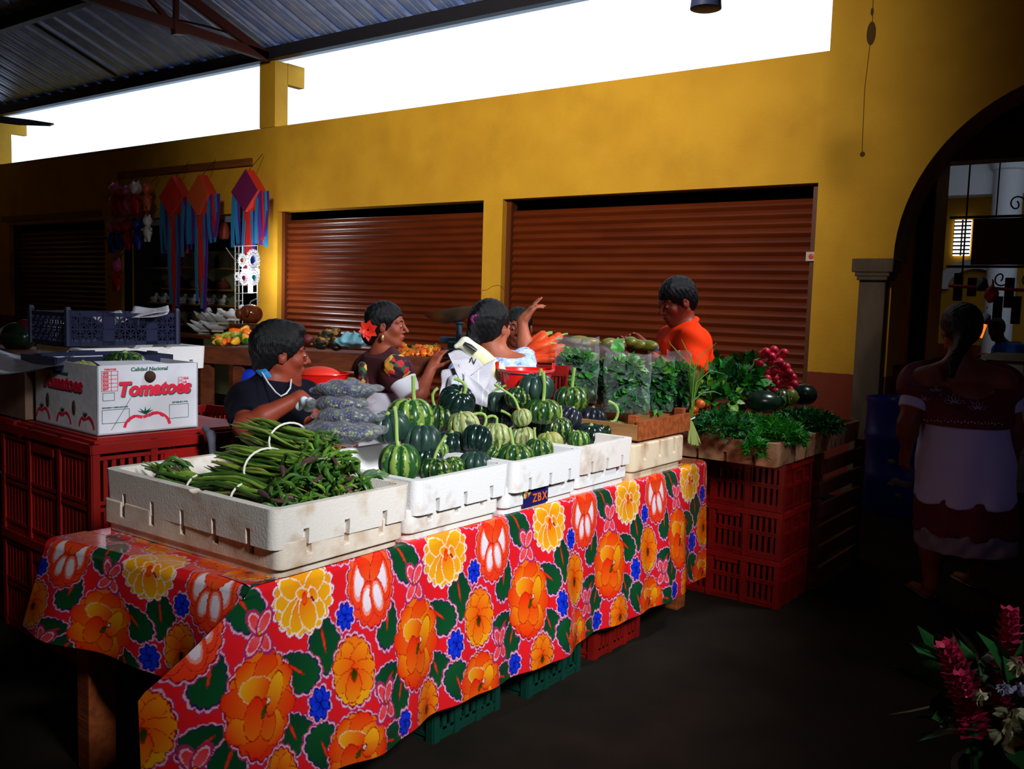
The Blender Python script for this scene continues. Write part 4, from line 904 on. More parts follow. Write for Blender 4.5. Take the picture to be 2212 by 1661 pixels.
# things behind: styrofoam tray, flat blue crate, navy crate with star lattice, newspapers, plastic sheets
nvp = D(256, 748, 4.35); RN = math.radians(-9)
def lattice(L, W, H, m):
    s = MB()
    for (ln, wd, rot) in ((L, W, 0), (L, W, PI), (W, L, PI/2), (W, L, -PI/2)):
        R = zrot(rot)
        def B(a, b_, w_): 
            A1 = V((a[0], -wd/2, a[1])); B1 = V((b_[0], -wd/2, b_[1])); d = (B1-A1).normalized(); nn = V((0, 1, 0)); M_ = Matrix((d, nn, d.cross(nn))).transposed(); s.box(R @ ((A1+B1)/2), ((B1-A1).length, .006, w_), R @ M_)
        B((-ln/2, H-.01), (ln/2, H-.01), .018); B((-ln/2, .01), (ln/2, .01), .02); B((-ln/2, H*.5), (ln/2, H*.5), .006)
        n = int(ln/.052)
        for k in range(n+1): x = -ln/2+ln*k/n; B((x, 0), (x, H), .006)
        for k in range(n):
            x0 = -ln/2+ln*k/n; x1 = x0+ln/n
            if k % 4 == 3 and ln > .4: B(((x0+x1)/2, 0), ((x0+x1)/2, H), ln/n); continue
            for z0, z1 in ((.02, H*.5), (H*.5, H-.015)):
                B((x0, z0), (x1, z1), .004); B((x0, z1), (x1, z0), .004); B(((x0+x1)/2, z0), ((x0+x1)/2, z1), .004); B((x0, (z0+z1)/2), (x1, (z0+z1)/2), .004)
        for x in (-ln/2, ln/2): s.lathe([(.016, 0), (.016, H+.012), (.012, H+.024), (0, H+.026)], 8, R @ V((x, -wd/2, 0)))
    s.box((0, 0, .006), (L, W, .01)); return s
LN, WN = .55, .37
N0 = D(147, 748, 4.25); RZN = math.radians(-2)
c_ = N0+zrot(RZN) @ V((-WN/2, LN/2, 0)); ZN = N0.z
nv = ob('lattice_crate', lattice(LN, WN, .155, m_bluec).mesh('lattice_crate', m_bluec, False), None, (c_.x, c_.y, ZN), (0, 0, RZN+PI/2)); tag(nv, 'navy plastic crate with star lattice sides, newspapers on its rim', 'crate')
tray(tu_s, c_.x+.03, c_.y+.07, ZN-.120, RZN+PI/2, 'white styrofoam tray directly under the star lattice crate', 1.05, 1.0, m_foam)
fc = ob('flat_crate', crate_mesh(.50, .30, .05, 'flat_crate', m_bluec, 16, rows=((.2, .75),)), None, D(190, 790, 4.0)+V((0, .05, 0)), (0, 0, RZN+PI/2)); tag(fc, 'shallow dark navy crate in front of the white tray', 'crate')
for k, nm in enumerate(('dark green plastic crate on the floor under the navy crate', 'dark green plastic crate second from the floor under the navy crate', 'dark green plastic crate right under the back white tray')):
    h_ = (ZN-.122)/3-.006; crate(cm_grn, c_.x, c_.y, k*(h_+.005), RZN+PI/2, nm, None, (1.1, 1.1, h_/.30))
# newspapers on the crate
def news_mat():
    m = mat('newsprint', (.62, .60, .70), .8); nt = m.node_tree; N = nt.nodes; L = nt.links
    tc = N.new('ShaderNodeTexCoord'); w_ = N.new('ShaderNodeTexWave'); w_.wave_type = 'BANDS'; w_.bands_direction = 'Y'; w_.inputs['Scale'].default_value = 26; w_.inputs['Distortion'].default_value = .6; L.new(tc.outputs['UV'], w_.inputs['Vector'])
    n = N.new('ShaderNodeTexNoise'); n.inputs['Scale'].default_value = 110; L.new(tc.outputs['UV'], n.inputs['Vector'])
    sp = N.new('ShaderNodeSeparateXYZ'); L.new(tc.outputs['UV'], sp.inputs[0]); md = N.new('ShaderNodeMath'); md.operation = 'PINGPONG'; md.inputs[1].default_value = .16; L.new(sp.outputs[0], md.inputs[0])
    g = N.new('ShaderNodeMath'); g.operation = 'GREATER_THAN'; g.inputs[1].default_value = .012; L.new(md.outputs[0], g.inputs[0])
    a = N.new('ShaderNodeMath'); a.operation = 'MULTIPLY'; L.new(w_.outputs[1], a.inputs[0]); L.new(n.outputs[0], a.inputs[1]); b = N.new('ShaderNodeMath'); b.operation = 'GREATER_THAN'; b.inputs[1].default_value = .27; L.new(a.outputs[0], b.inputs[0])
    c = N.new('ShaderNodeMath'); c.operation = 'MULTIPLY'; L.new(b.outputs[0], c.inputs[0]); L.new(g.outputs[0], c.inputs[1])
    c2 = N.new('ShaderNodeMath'); c2.operation = 'MULTIPLY'; c2.inputs[1].default_value = .62; L.new(c.outputs[0], c2.inputs[0])
    mx = N.new('ShaderNodeMixRGB'); mx.inputs[1].default_value = (.68, .66, .74, 1); mx.inputs[2].default_value = (.06, .06, .08, 1); L.new(c2.outputs[0], mx.inputs[0]); L.new(mx.outputs[0], N['Principled BSDF'].inputs['Base Color']); return m
m_news = news_mat()
def sheet(name, corners, m, bulge=.01, n=10, parent=None, th=.0012, sd=0):
    """a bent sheet through four room corners (tl, tr, br, bl)"""
    a, b_, c, d = [V(p) for p in corners]; nn = (b_-a).cross(d-a).normalized(); rn = random.Random(sd); f = rn.uniform(0, 6)
    g = MB(); g.grid(lambda u, v: (a*(1-u)+b_*u)*(1-v)+(d*(1-u)+c*u)*v+nn*(bulge*(math.sin(PI*u)*.8+.4*math.sin(5*u+3*v+f)+.3*math.sin(9*v-4*u+f))), n, n)
    me = g.mesh(name, m, True, fix=False); uv = me.uv_layers.new(name='UVMap'); W_ = (b_-a).length; Hh_ = (d-a).length
    for l in me.loops:
        i = l.vertex_index; uv.data[l.index].uv = ((i % (n+1))/n*W_*3, (i//(n+1))/n*Hh_*3)
    o = ob(name, me, parent); s_ = o.modifiers.new('t', 'SOLIDIFY'); s_.thickness = th
    if parent is not None: o.location = -V(parent.location)
    return o
dn_ = 4.5
n1 = thing('newspaper', 'folded newspaper lying across the right corner of the navy crate', 'newspaper', D(325, 675, dn_))
for k, (pts, b_) in enumerate((([(290, 664), (364, 660), (366, 672), (278, 684)], .01), ([(278, 684), (366, 668), (362, 678), (292, 687)], .006))):
    P_ = [D(x, y, dn_+(.10 if i < 2 else -.02)) for i, (x, y) in enumerate(pts)]; sheet('folded_sheet', P_, m_news, b_, 10, n1, .003, k)
n2 = thing('newspaper', 'crumpled newspaper arching over the middle of the navy crate', 'newspaper', D(230, 682, dn_))
sheet('arched_sheet', [D(205, 678, dn_+.12), D(262, 672, dn_+.12), D(275, 690, dn_-.05), D(190, 690, dn_-.05)], m_news, .022, 12, n2, .002, 3)
# pale cloth-like plastic bag inside the crate, hanging
m_pbag = mat('white_plastic_bag', (.65, .72, .82), .35, bump=.6, bscale=20)
cpb = D(109, 705, 4.55)
t_ = Sdf().ell(cpb, (.05, .035, .05)).ell(cpb+V((0, 0, -.07)), (.05, .03, .07)).ell(cpb+RXv*.05+V((0, 0, .01)), (.03, .02, .02))
tag(sdf_ob('plastic_bag', t_, .007, m_pbag, None, noise=lambda P: .006*np.sin(P[:, 0]*70+P[:, 2]*40)*np.sin(P[:, 1]*60)), 'small crumpled white plastic bag behind the navy crate', 'plastic bag')
# left edge: clear plastic over cardboard boxes, dark goods
m_clearp = film('dusty_plastic_sheet', (.45, .42, .45), .3, .3, 12, 1.0)
cb = thing('cardboard_box', 'brown cardboard box at the left edge under a plastic sheet', 'cardboard box', (-4.15, 1.95, .95)); m_cardb = mat('brown_cardboard', (.20, .12, .08), .8, col2=(.15, .09, .06), scale=5)
Rb = zrot(RZB)
cbp = bx+ux*.88+uy*.25
bw(MB().box((cbp.x, cbp.y, .93+.125), (.55, .55, .25), Rb), 'carton', m_cardb, cb, smooth=False)
crate(big2, cbp.x-.12, cbp.y+.05, .002, RZB, 'dark red plastic crate on the floor at the far left edge', None, (.8, .9, 1)); crate(big2, cbp.x-.12, cbp.y+.05, .445, RZB, 'dark red plastic crate under the brown cardboard box at the left', None, (.8, .9, 1.09))
def wavy(name, label, cat, corners, m, bulge, sd): o = sheet(name, corners, m, bulge, 18, None, .001, sd); return tag(o, label, cat)
wavy('plastic_sheet', 'crumpled clear plastic sheet over the box at the left edge', 'plastic sheet', [D(-60, 745, 4.1), D(160, 765, 3.95), D(140, 790, 3.7), D(-60, 800, 3.6)], m_clearp, .03, 5)
# red crates beside the seated man, grey cloth
crate(cm_red, *(ONZ(520, 930, .76)).xy, .50, .05, 'red plastic crate in front of the man in black, right of the tomato box', None, (1.1, 1.1, 1)); 
p_ = ONZ(520, 930, .76); crate(cm_red, p_.x, p_.y, .20, .05, 'red plastic crate below the one in front of the man in black', None, (1.1, 1.1, 1)); crate(cm_red, p_.x, p_.y, -.0, .05, 'lowest red crate in front of the man in black', None, (1.1, 1.1, .66))
p_ = D(480, 900, 4.5); crate(cm_red, p_.x, p_.y, .62, .2, 'red plastic crate with a bright rim behind the tomato box corner', None, (1, 1, 1)); crate(cm_red, p_.x, p_.y, .31, .2, 'red crate under the bright rimmed one'); crate(cm_red, p_.x, p_.y, .0, .2, 'red crate on the floor under the bright rimmed one')
cs = Sdf().cap(D(442, 925, 3.80), D(456, 940, 3.74), .012, .016).cap(D(456, 940, 3.74), D(466, 1050, 3.7), .016, .012)
tag(sdf_ob('grey_cloth', cs, .006, mat('grey_cloth', (.09, .10, .13), .9), None), 'grey rag hanging between the big red crate and the smaller one', 'rag')
# ------------------------------------------------------------------ under and right of the table
crate(cm_grn, -2.22, 2.95, .0, 0, 'dark green plastic crate on the floor under the table', None, (1, 1, 1.05)); crate(cm_grn, -2.25, 2.45, .0, 0, 'dark green crate in deep shade under the middle of the table', None, (1, 1, 1))
crate(cm_red, -2.25, 3.45, .0, 0, 'red plastic crate on the floor under the far end of the table', None, (1, 1, .95))
crn = V((-1.62, 4.40, 0)); 
for k, nm in enumerate(('lowest red plastic crate under the herb tray', 'middle red plastic crate under the herb tray', 'topmost red plastic crate right below the herb tray')):
    crate(cm_red, -1.90, 4.62, .245*k+.001, .0, nm, None, (1.0, 1.0, .81))
wc = thing('slatted_crate', 'dark wooden slatted crate stack standing by the wall below the herbs', 'wooden crate', (-1.86, 5.3, 0))
m_wd = mat('dark_red_wood', (.14, .025, .01), .6, col2=(.09, .015, .006), scale=6, stretch=(.5, 5, 5))
for k in range(6):
    bw(MB().box((-1.60, 5.28, .07+.118*k), (.02, .80, .075)).box((-2.12, 5.28, .07+.118*k), (.02, .80, .075)).box((-1.86, 4.89, .07+.118*k), (.5, .02, .075)), 'slat', m_wd, wc, smooth=False)
for x in (-1.62, -2.10):
    for y in (4.91, 5.66): bw(MB().box((x, y, .37), (.05, .05, .74)), 'post', m_wd, wc, smooth=False)
# herb tray (stained orange-brown styrofoam)
m_fo4 = foam('brown_stained_styrofoam', (.50, .25, .12), (.20, .05, .02), .46, .66)
tray(tm_up, -1.86, 4.66, .743, PI/2, 'long brown stained styrofoam tray holding the herbs', 1.0, 1.0, m_fo4).scale = (.98, 1.05, 1.05)
tray(tm_up, -1.86, 5.35, .743, PI/2, 'second brown styrofoam tray behind, nearer the wall, under the herbs', 1.0, 1.0, m_fo4).scale = (.6, 1.0, 1.0)
for o_ in ():
    pass
# ------------------------------------------------------------------ wooden crate with bagged greens
wk = thing('wooden_crate', 'brown wooden crate on the beige styrofoam box holding bagged greens', 'wooden crate', (-2.3, 3.75, .905))
zc0 = .905
pA, pB, pC = ONX(1375, 900, -1.95), ONX(1487, 870, -1.95), None
bw(MB().box((-1.955, 3.78, zc0+.045), (.014, .50, .085)), 'side_board', m_wood, wk, smooth=False); bw(MB().box((-2.62, 3.78, zc0+.045), (.014, .50, .085)), 'side_board', m_wood, wk, smooth=False)
for y in (3.535, 4.025): bw(MB().box((-2.285, y, zc0+.038), (.66, .014, .068)), 'end_board', m_woodraw, wk, smooth=False)
for x in (-1.99, -2.585):
    for y in (3.56, 4.0): bev(bw(MB().box((x, y, zc0+.055), (.045, .035, .11)), 'corner_block', m_wood, wk, smooth=False), .003)
bw(MB().box((-2.285, 3.78, zc0+.006), (.66, .48, .010)), 'base_board', m_woodraw, wk, smooth=False)
m_leafA = mat('bright_leaf', (.02, .20, .012), .42, col2=(.05, .32, .02), scale=14); m_leafB = mat('dark_leaf', (.008, .075, .018), .4, col2=(.015, .12, .03), scale=14); m_leafC = mat('yellow_green_leaf', (.14, .30, .02), .45, col2=(.08, .22, .02), scale=14); m_leafD = mat('herb_leaf', (.006, .13, .008), .5, col2=(.02, .24, .012), scale=12); m_stalk = mat('pale_stalk', (.42, .50, .16), .5)
def leafblade(m, c, d, n_, L, W_, lob=0, curl=.2, mi=0):
    d = V(d).normalized(); s_ = d.cross(V(n_)); s_ = s_.normalized() if s_.length > 1e-3 else d.orthogonal().normalized(); n2 = s_.cross(d)
    if lob:
        for a, k in ((0, 1), (.7, .75), (-.7, .75)):
            dd = (d*math.cos(a)+s_*math.sin(a)).normalized(); ss = dd.cross(n2); o = V(c)
            m.add([o, o+dd*L*.45*k+ss*W_*.33*k, o+dd*L*k-n2*L*curl*k, o+dd*L*.45*k-ss*W_*.33*k], [(0, 1, 2, 3)], mi)
    else:
        o = V(c); A = [o, o+d*L*.3+s_*W_*.45+n2*W_*.08, o+d*L*.65+s_*W_*.38-n2*L*curl*.3, o+d*L-n2*L*curl, o+d*L*.65-s_*W_*.38-n2*L*curl*.3, o+d*L*.3-s_*W_*.45+n2*W_*.08, o+d*L*.35, o+d*L*.68-n2*L*curl*.45]
        m.add(A, [(0, 1, 6), (1, 2, 7, 6), (2, 3, 7), (3, 4, 7), (4, 5, 6, 7), (5, 0, 6)], mi)
def clump(c, r, n, L, W_, seed, lob=0, up=.6, mats=None, name='leaves', parent=None, flo=-.4, boxy=0):
    rn = random.Random(seed); m = MB(); nm = len(mats)
    for _ in range(n):
        q = V((rn.gauss(0, 1), rn.gauss(0, 1), rn.gauss(0, 1))).normalized()
        if q.z < flo: q.z = -q.z*.5
        if boxy: q = q/max(abs(q.x), abs(q.y), abs(q.z))*.5+q*.5
        k = rn.uniform(.55, 1.0); p = V((q.x*r[0], q.y*r[1], q.z*r[2]))*k
        d = (q+V((rn.uniform(-.7, .7), rn.uniform(-.7, .7), rn.uniform(-.3, up)))); nn = V((rn.uniform(-1, 1), rn.uniform(-1, 1), rn.uniform(.3, 1)))
        leafblade(m, p, d, nn, L*rn.uniform(.6, 1.15), W_*rn.uniform(.7, 1.1), lob, rn.uniform(.0, .4), rn.randrange(nm))
    o = m.build(name, mats, parent, smooth=False, loc=c, fix=False); return o
m_bagf = film('greens_bag_film', (.85, .95, 1.0), .11, .06, 22, 1.0)
def bagged(px0, px1, pyt, pyb, t, label, glabel, sd, top=0.0, lean=0.0, mats=None):
    """a clear upright bag: pixel extent at distance t; greens fill the lower part"""
    a = D(px0, pyb, t); b_ = D(px1, pyb, t); c = (a+b_)/2; W_ = (b_-a).length; Hh = (pyb-pyt)*t/FPX; dp = W_*.42
    ax = RXv.copy(); ax.z = 0; ax.normalize(); ay = V((-ax.y, ax.x, 0)); rn = random.Random(sd)
    bag = thing('plastic_bag', label, 'plastic bag', c); f0 = rn.uniform(0, 6)
    def pt(u, v):
        ang = 2*PI*u; k = 1-.10*v; sx = math.copysign(abs(math.cos(ang))**.55, math.cos(ang)); sy = math.copysign(abs(math.sin(ang))**.55, math.sin(ang))
        w_ = 1+.03*math.sin(9*v+f0+4*u*PI)+.02*math.sin(25*v+u*40)
        close = (1-.35*v*v); x = sx*W_/2*w_*(1 if v > .05 else .93); y = sy*dp/2*close*w_*(1 if v > .05 else .9)
        return ax*(x+lean*v*.05)+ay*y+V((0, 0, Hh*v+.006*math.sin(ang*3+f0)*v))
    g = MB(); g.grid(pt, 60, 26); g.build('film', m_bagf, bag, fix=False)
    gr = thing('leafy_greens', glabel, 'leafy greens', c, 0, 'leafy greens packed in clear bags')
    mt = mats or [m_leafB, m_leafB, m_leafA]
    core = MB().ell((0, 0, 0), (W_*.32, dp*.28, Hh*.30), None, 16, 10).build('leaf_core', m_leafB, gr, loc=V((0, 0, Hh*.38))); core.rotation_euler.z = math.atan2(ax.y, ax.x)
    q = clump(V((0, 0, Hh*.40)), (W_*.37, dp*.34, Hh*.33), 330, .050, .045, sd, 0, .3, mt, 'leaf_mass', gr, -1, 1); q.rotation_euler.z = math.atan2(ax.y, ax.x)
    q = clump(V((0, 0, Hh*(.70+top))), (W_*.27, dp*.24, Hh*.10), 34, .055, .05, sd+50, 0, 1.2, [m_leafA, m_leafA, m_leafC], 'top_leaves', gr, 0); q.rotation_euler.z = math.atan2(ax.y, ax.x); return bag
bagged(1196, 1290, 728, 868, 4.62, 'tall clear plastic bag of greens at the left behind the squash heap', 'dark leafy greens in the tall bag left of the others', 11, -.05)
bagged(1280, 1345, 745, 880, 4.75, 'half hidden clear bag standing between the tall bag and the big one', 'greens half hidden in the second bag from the left', 12, -.1)
bagged(1302, 1402, 762, 890, 4.40, 'big clear bag of greens in the middle with bright leaves on top', 'greens with bright green leaves spilling out of the middle bag', 13, .06)
bagged(1396, 1452, 768, 888, 4.52, 'crinkled clear bag of greens right of the middle one', 'dark greens in the crinkled bag right of the middle', 14, .02)
bagged(1436, 1488, 758, 884, 4.66, 'clear bag of greens at the right end, reaching the spring onions', 'greens in the rightmost clear bag', 15, -.05)
lf = MB(); c = D(1333, 752, 4.5); leafblade(lf, c-V((0, 0, .03)), V((0, 0, 1))+RXv*.05, -FWv, .085, .075, 0, .05)
tag(lf.build('leaf', m_leafA, None, smooth=False), 'single bright green heart shaped leaf sticking up over the middle bag', 'leaf')
# spring onions / chives hanging by the tray
so = thing('chive_bunch', 'bunch of long thin chives tied and standing against the herb tray', 'chives', D(1492, 905, 4.45)); rn = random.Random(5); c = V(so.location); g = MB(); g2 = MB()
for k in range(60):
    a, b_, e = rn.uniform(-1, 1), rn.uniform(-1, 1), rn.random()
    if k < 46: g.tube([c+RXv*.008*a, c+RXv*(.012*a+.01)+UPv*.12+FWv*.02*b_, c+RXv*(.03*a+.02+.05*e*max(a, 0))+UPv*(.22+.08*e)+FWv*.05*b_], [.0022, .0018, .0008], 4)
    g2.tube([c, c+RXv*(.05*abs(a)+.01*b_-.01)+UPv*(-.10-.03*e)], [.0025, .0018], 4)
for pts in (((1493, 800), (1510, 780), (1530, 765), (1556, 742), (1520, 739), (1480, 760)),): pass
for P_ in ([(1495, 880), (1505, 825), (1535, 800), (1566, 808)], [(1494, 870), (1500, 800), (1512, 770), (1548, 740)], [(1494, 880), (1500, 790), (1480, 750), (1472, 732)], [(1494, 880), (1500, 800), (1447, 742), (1445, 735)], [(1494, 870), (1515, 850), (1540, 845), (1560, 852)]):
    g.tube([D(x, y, 4.42) for x, y in P_], [.003, .003, .0025, .001], 5)
bw(g, 'green_leaves', m_leafC, so); bw(g2, 'white_stalks', m_stalk, so); bw(MB().tube([c+RXv*.02*math.cos(t)+FWv*.02*math.sin(t)+UPv*.008*math.cos(t) for t in np.linspace(0, 2*PI, 16)], .003, 6), 'tie', m_band, so)
# ------------------------------------------------------------------ herbs, radishes and squashes in the brown tray
def herb(px, py, t, r, n, label, cat, seed, L=.05, W_=.03, lob=1, mats=(m_leafD,), group=None, name='herb_bunch', n2=0):
    c = D(px, py, t); o = clump(c, r, n, L, W_, seed, lob, .5, list(mats), name); return tag(o, label, cat, group)
G = 'herb bunches heaped over the brown tray'
herb(1560, 925, 4.55, (.17, .14, .085), 1100, 'dark curly herb bunch at the left of the brown tray', 'herbs', 1, .034, .02, 1, (m_leafD, m_leafB), G)
herb(1655, 938, 4.62, (.21, .15, .085), 1500, 'bright feathery herb bunch hanging over the front rim of the brown tray', 'herbs', 2, .042, .016, 1, (m_leafD, m_leafA), G)
herb(1740, 915, 5.0, (.19, .15, .075), 1100, 'dark feathery herb bunch reaching out to the right of the brown tray', 'herbs', 3, .045, .018, 1, (m_leafD, m_leafB), G)
herb(1632, 972, 4.38, (.045, .03, .08), 90, 'sprig of herbs drooping over the tray rim', 'herbs', 9, .05, .025, 1, (m_leafD,), G)
herb(1575, 835, 4.95, (.19, .12, .10), 330, 'heap of broad dark green leaves behind the curly herbs', 'leafy greens', 4, .07, .055, 0, (m_leafB, m_leafD), G)
herb(1540, 860, 4.72, (.14, .10, .075), 170, 'yellow-green round leaved bunch beside the chives', 'leafy greens', 5, .06, .05, 0, (m_leafC, m_leafB, m_leafD), G)
herb(1615, 810, 5.15, (.12, .12, .10), 300, 'tall dark leafy bunch left of the radishes', 'leafy greens', 6, .06, .045, 0, (m_leafB, m_leafD), G)
herb(1530, 800, 5.1, (.10, .1, .07), 160, 'dark broad leaves under the man in orange', 'leafy greens', 7, .07, .055, 0, (m_leafB, m_leafD), G)
m_rad = mat('radish_skin', (.62, .012, .045), .4, col2=(.48, .008, .035), scale=12)
def radish_mesh():
    m = MB().lathe([(.0003, -.034), (.002, -.026), (.006, -.020), (.017, -.011), (.0205, 0), (.018, .010), (.010, .017), (.003, .019)], 14); return m.mesh('radish', m_rad)
rme = radish_mesh(); rb_ = thing('radish_bunch', 'bunch of pink red radishes standing up on the herbs', 'radishes', D(1680, 800, 4.95)); rn = random.Random(3); c0_ = V(rb_.location)
rp = [(1655, 760), (1672, 756), (1686, 770), (1641, 784), (1663, 783), (1684, 782), (1699, 793), (1654, 800), (1674, 800), (1690, 806), (1657, 818), (1673, 817), (1700, 818), (1660, 832), (1680, 828), (1716, 830), (1676, 846), (1694, 842), (1648, 766), (1694, 762), (1705, 805), (1712, 815), (1686, 822), (1667, 770), (1662, 806), (1708, 842), (1686, 850), (1690, 790)]
for i, (x, y) in enumerate(rp):
    k = ob('radish', rme, rb_, D(x, y, 4.86+.05*((i*7) % 5)/5)-c0_, (rn.uniform(-.6, .6), rn.uniform(1.0, 2.0), rn.uniform(-1, 1))); k.scale = (1.15,)*3
g = MB()
for k in range(16): g.tube([D(1660+rn.uniform(0, 30), 790+rn.uniform(-10, 30), 4.97), D(1640+rn.uniform(-8, 8), 812, 5.0), D(1622+rn.uniform(-10, 5), 815+rn.uniform(-5, 14), 5.0)], .003, 5)
bw(g, 'stalks', m_stalk, rb_)
r2 = thing('radish_bunch', 'three small radishes behind the greens, left of the big bunch', 'radishes', D(1555, 790, 5.3))
for x, y in ((1540, 790), (1553, 783), (1566, 794)): ob('radish', rme, r2, D(x, y, 5.3)-V(r2.location), (.3, 1.4, .2)).scale = (1.15,)*3
bw(MB().tube([D(1555, 790, 5.35), D(1550, 815, 5.35)], .006, 6), 'stalks', m_stalk, r2)
def gourd(px, py, t, rx, ry, rz, m, label, cat='squash', name='squash', rot=0, sh=None, group=None):
    c = D(px, py, t); f = t/FPX; o = MB().ell((0, 0, 0), (rx*f, ry*f*.9, rz*f), None, 28, 18, fn=sh).build(name, m, None, loc=c); o.rotation_euler = (0, rot, math.radians(YAW))
    MB().tube([V((rx*f*.95, 0, 0)), V((rx*f*1.08, 0, .004))], [.007, .005], 7).build('stem', m_stem, o); return tag(o, label, cat, group)
m_dkg = mat('very_dark_green_skin', (.006, .016, .010), .25, col2=(.012, .03, .012), scale=20)
gourd(1648, 868, 4.78, 40, 34, 25, m_dkg, 'large blackish green squash lying under the radishes'); gourd(1735, 852, 5.15, 30, 30, 24, m_dkg, 'dark green squash at the right behind the radishes'); gourd(1688, 862, 4.80, 20, 20, 22, sq['speck'], 'speckled yellow-green squash under the radishes'); gourd(1708, 858, 4.85, 17, 17, 19, mat('olive_yellow_skin', (.16, .14, .01), .4, col2=(.09, .11, .01), scale=15), 'olive yellow squash between the dark ones'); gourd(1642, 830, 5.15, 32, 30, 30, m_dkg, 'dark round squash in shade behind the leaves')
gourd(1585, 882, 4.9, 26, 22, 16, mat('lime_skin', (.12, .22, .02), .4), 'green lime half hidden in the herbs', 'lime', 'lime')
m_tom = mat('orange_tomato_skin', (.60, .10, .012), .35)
TG = 'orange tomatoes glowing between the herb bunches'
for i, (x, y, t, r_) in enumerate(((1512, 873, 4.6, 12), (1500, 884, 4.6, 10), (1525, 872, 4.7, 11), (1512, 846, 4.8, 10), (1547, 835, 4.85, 9), (1630, 890, 4.8, 8), (1500, 893, 4.62, 9))):
    o = MB().ell((0, 0, 0), (r_*t/FPX, r_*t/FPX, r_*t/FPX*.85), None, 14, 9).build('tomato', m_tom, None, loc=D(x, y, t)); tag(o, 'small orange tomato half covered by herbs in the brown tray', 'tomato', TG)
# ------------------------------------------------------------------ flowers in the lower right corner
m_gin = mat('pink_ginger_petal', (.42, .008, .07), .5, col2=(.30, .004, .04), scale=10); m_cream = mat('cream_petal', (.45, .45, .28), .6); m_fl = mat('flower_leaf', (.008, .07, .012), .5); m_paleb = mat('pale_blossom', (.35, .35, .5), .6)
def ginger(px, py, t, size, label, lean, seed):
    c = D(px, py, t); r = thing('ginger_flower', label, 'flower', c, 0, 'pink ginger flowers in the lower right corner'); rn = random.Random(seed); ax = (UPv+RXv*lean).normalized(); g = MB()
    s1 = ax.orthogonal().normalized(); s2 = ax.cross(s1)
    for k in range(9):
        h = -size*.5+size*k/8.0; rad = size*.26*(1-.55*k/8)
        for j in range(7):
            a = 2*PI*j/7+k*.8; q = s1*math.cos(a)+s2*math.sin(a); leafblade(g, ax*h+q*rad*.3, q*(1-.06*k)+ax*(.45+.12*k), q, size*.32*(1-.03*k), size*.24, 0, -.25)
    g.build('petals', m_gin, r, smooth=False, fix=False); MB().tube([-ax*size*.4, -ax*size*.8+V((0, 0, -.05)), V((.05, .04, -.5))], .008, 7).build('flower_stem', m_fl, r); return r
ginger(2082, 1478, 1.95, .14, 'pink ginger flower leaning left, the leftmost of the bouquet', -.45, 1); ginger(2178, 1400, 2.05, .13, 'pink ginger flower at the top right of the bouquet', .05, 2); ginger(2150, 1545, 1.92, .12, 'dark red ginger flower low in the middle of the bouquet', .3, 3); ginger(2200, 1500, 1.95, .10, 'red ginger flower cut by the right edge', .1, 4); ginger(2092, 1530, 1.9, .11, 'reddish ginger flower below the leftmost one', -.2, 5)
fl = clump(D(2150, 1560, 2.0), (.10, .10, .16), 90, .13, .06, 8, 0, .7, [m_fl], 'flower_foliage'); tag(fl, 'dark green leaves of the flower bouquet in the lower right corner', 'foliage')
for i, (x, y, r_, mm, lb2) in enumerate(((2185, 1547, .028, m_cream, 'round cream blossom between the ginger flowers'), (2170, 1598, .03, m_cream, 'dim cream blossom lowest in the bouquet'), (2202, 1438, .02, m_cream, 'cream blossom beside the top ginger flower'), (2170, 1487, .014, m_paleb, 'tiny pale blossom in the middle of the bouquet'), (2200, 1488, .014, m_paleb, 'tiny pale blossom at the right edge of the bouquet'), (2045, 1560, .014, m_paleb, 'tiny pale lilac blossom lowest at the left'), (2118, 1508, .015, m_cream, 'small white and yellow blossom by the leftmost ginger'))):
    c = D(x, y, 1.85 if i != 5 else 1.93); g = MB(); rn = random.Random(i)
    for k in range(22):
        q = V((rn.gauss(0, 1), rn.gauss(0, 1), rn.gauss(0, 1))).normalized(); leafblade(g, q*r_*.2, q, V((q.y, -q.x, .3)), r_, r_*.8, 0, .3)
    tag(g.build('blossom', mm, None, smooth=False, loc=c, fix=False), lb2, 'flower')
vs_ = thing('flower_bucket', 'dark plastic bucket holding the bouquet in the lower right corner', 'bucket', D(2190, 1800, 2.1)); c = V(vs_.location)
bw(MB().lathe([(.0, -.22), (.10, -.22), (.13, .12), (.138, .125), (.138, .135), (.125, .135), (.095, -.20), (0, -.20)], 28, c), 'body', m_black, vs_)
tb2 = thing('flower_stand', 'low dark wooden stand carrying the flower bucket', 'stand', (c.x, c.y, 0)); zt = c.z-.225
bw(MB().box((c.x, c.y, zt-.02), (.42, .42, .04)), 'stand_top', m_wd, tb2, smooth=False)
for sx in (-1, 1):
    for sy in (-1, 1): bw(MB().box((c.x+sx*.18, c.y+sy*.18, (zt-.04)/2), (.04, .04, zt-.04)), 'leg', m_wd, tb2, smooth=False)
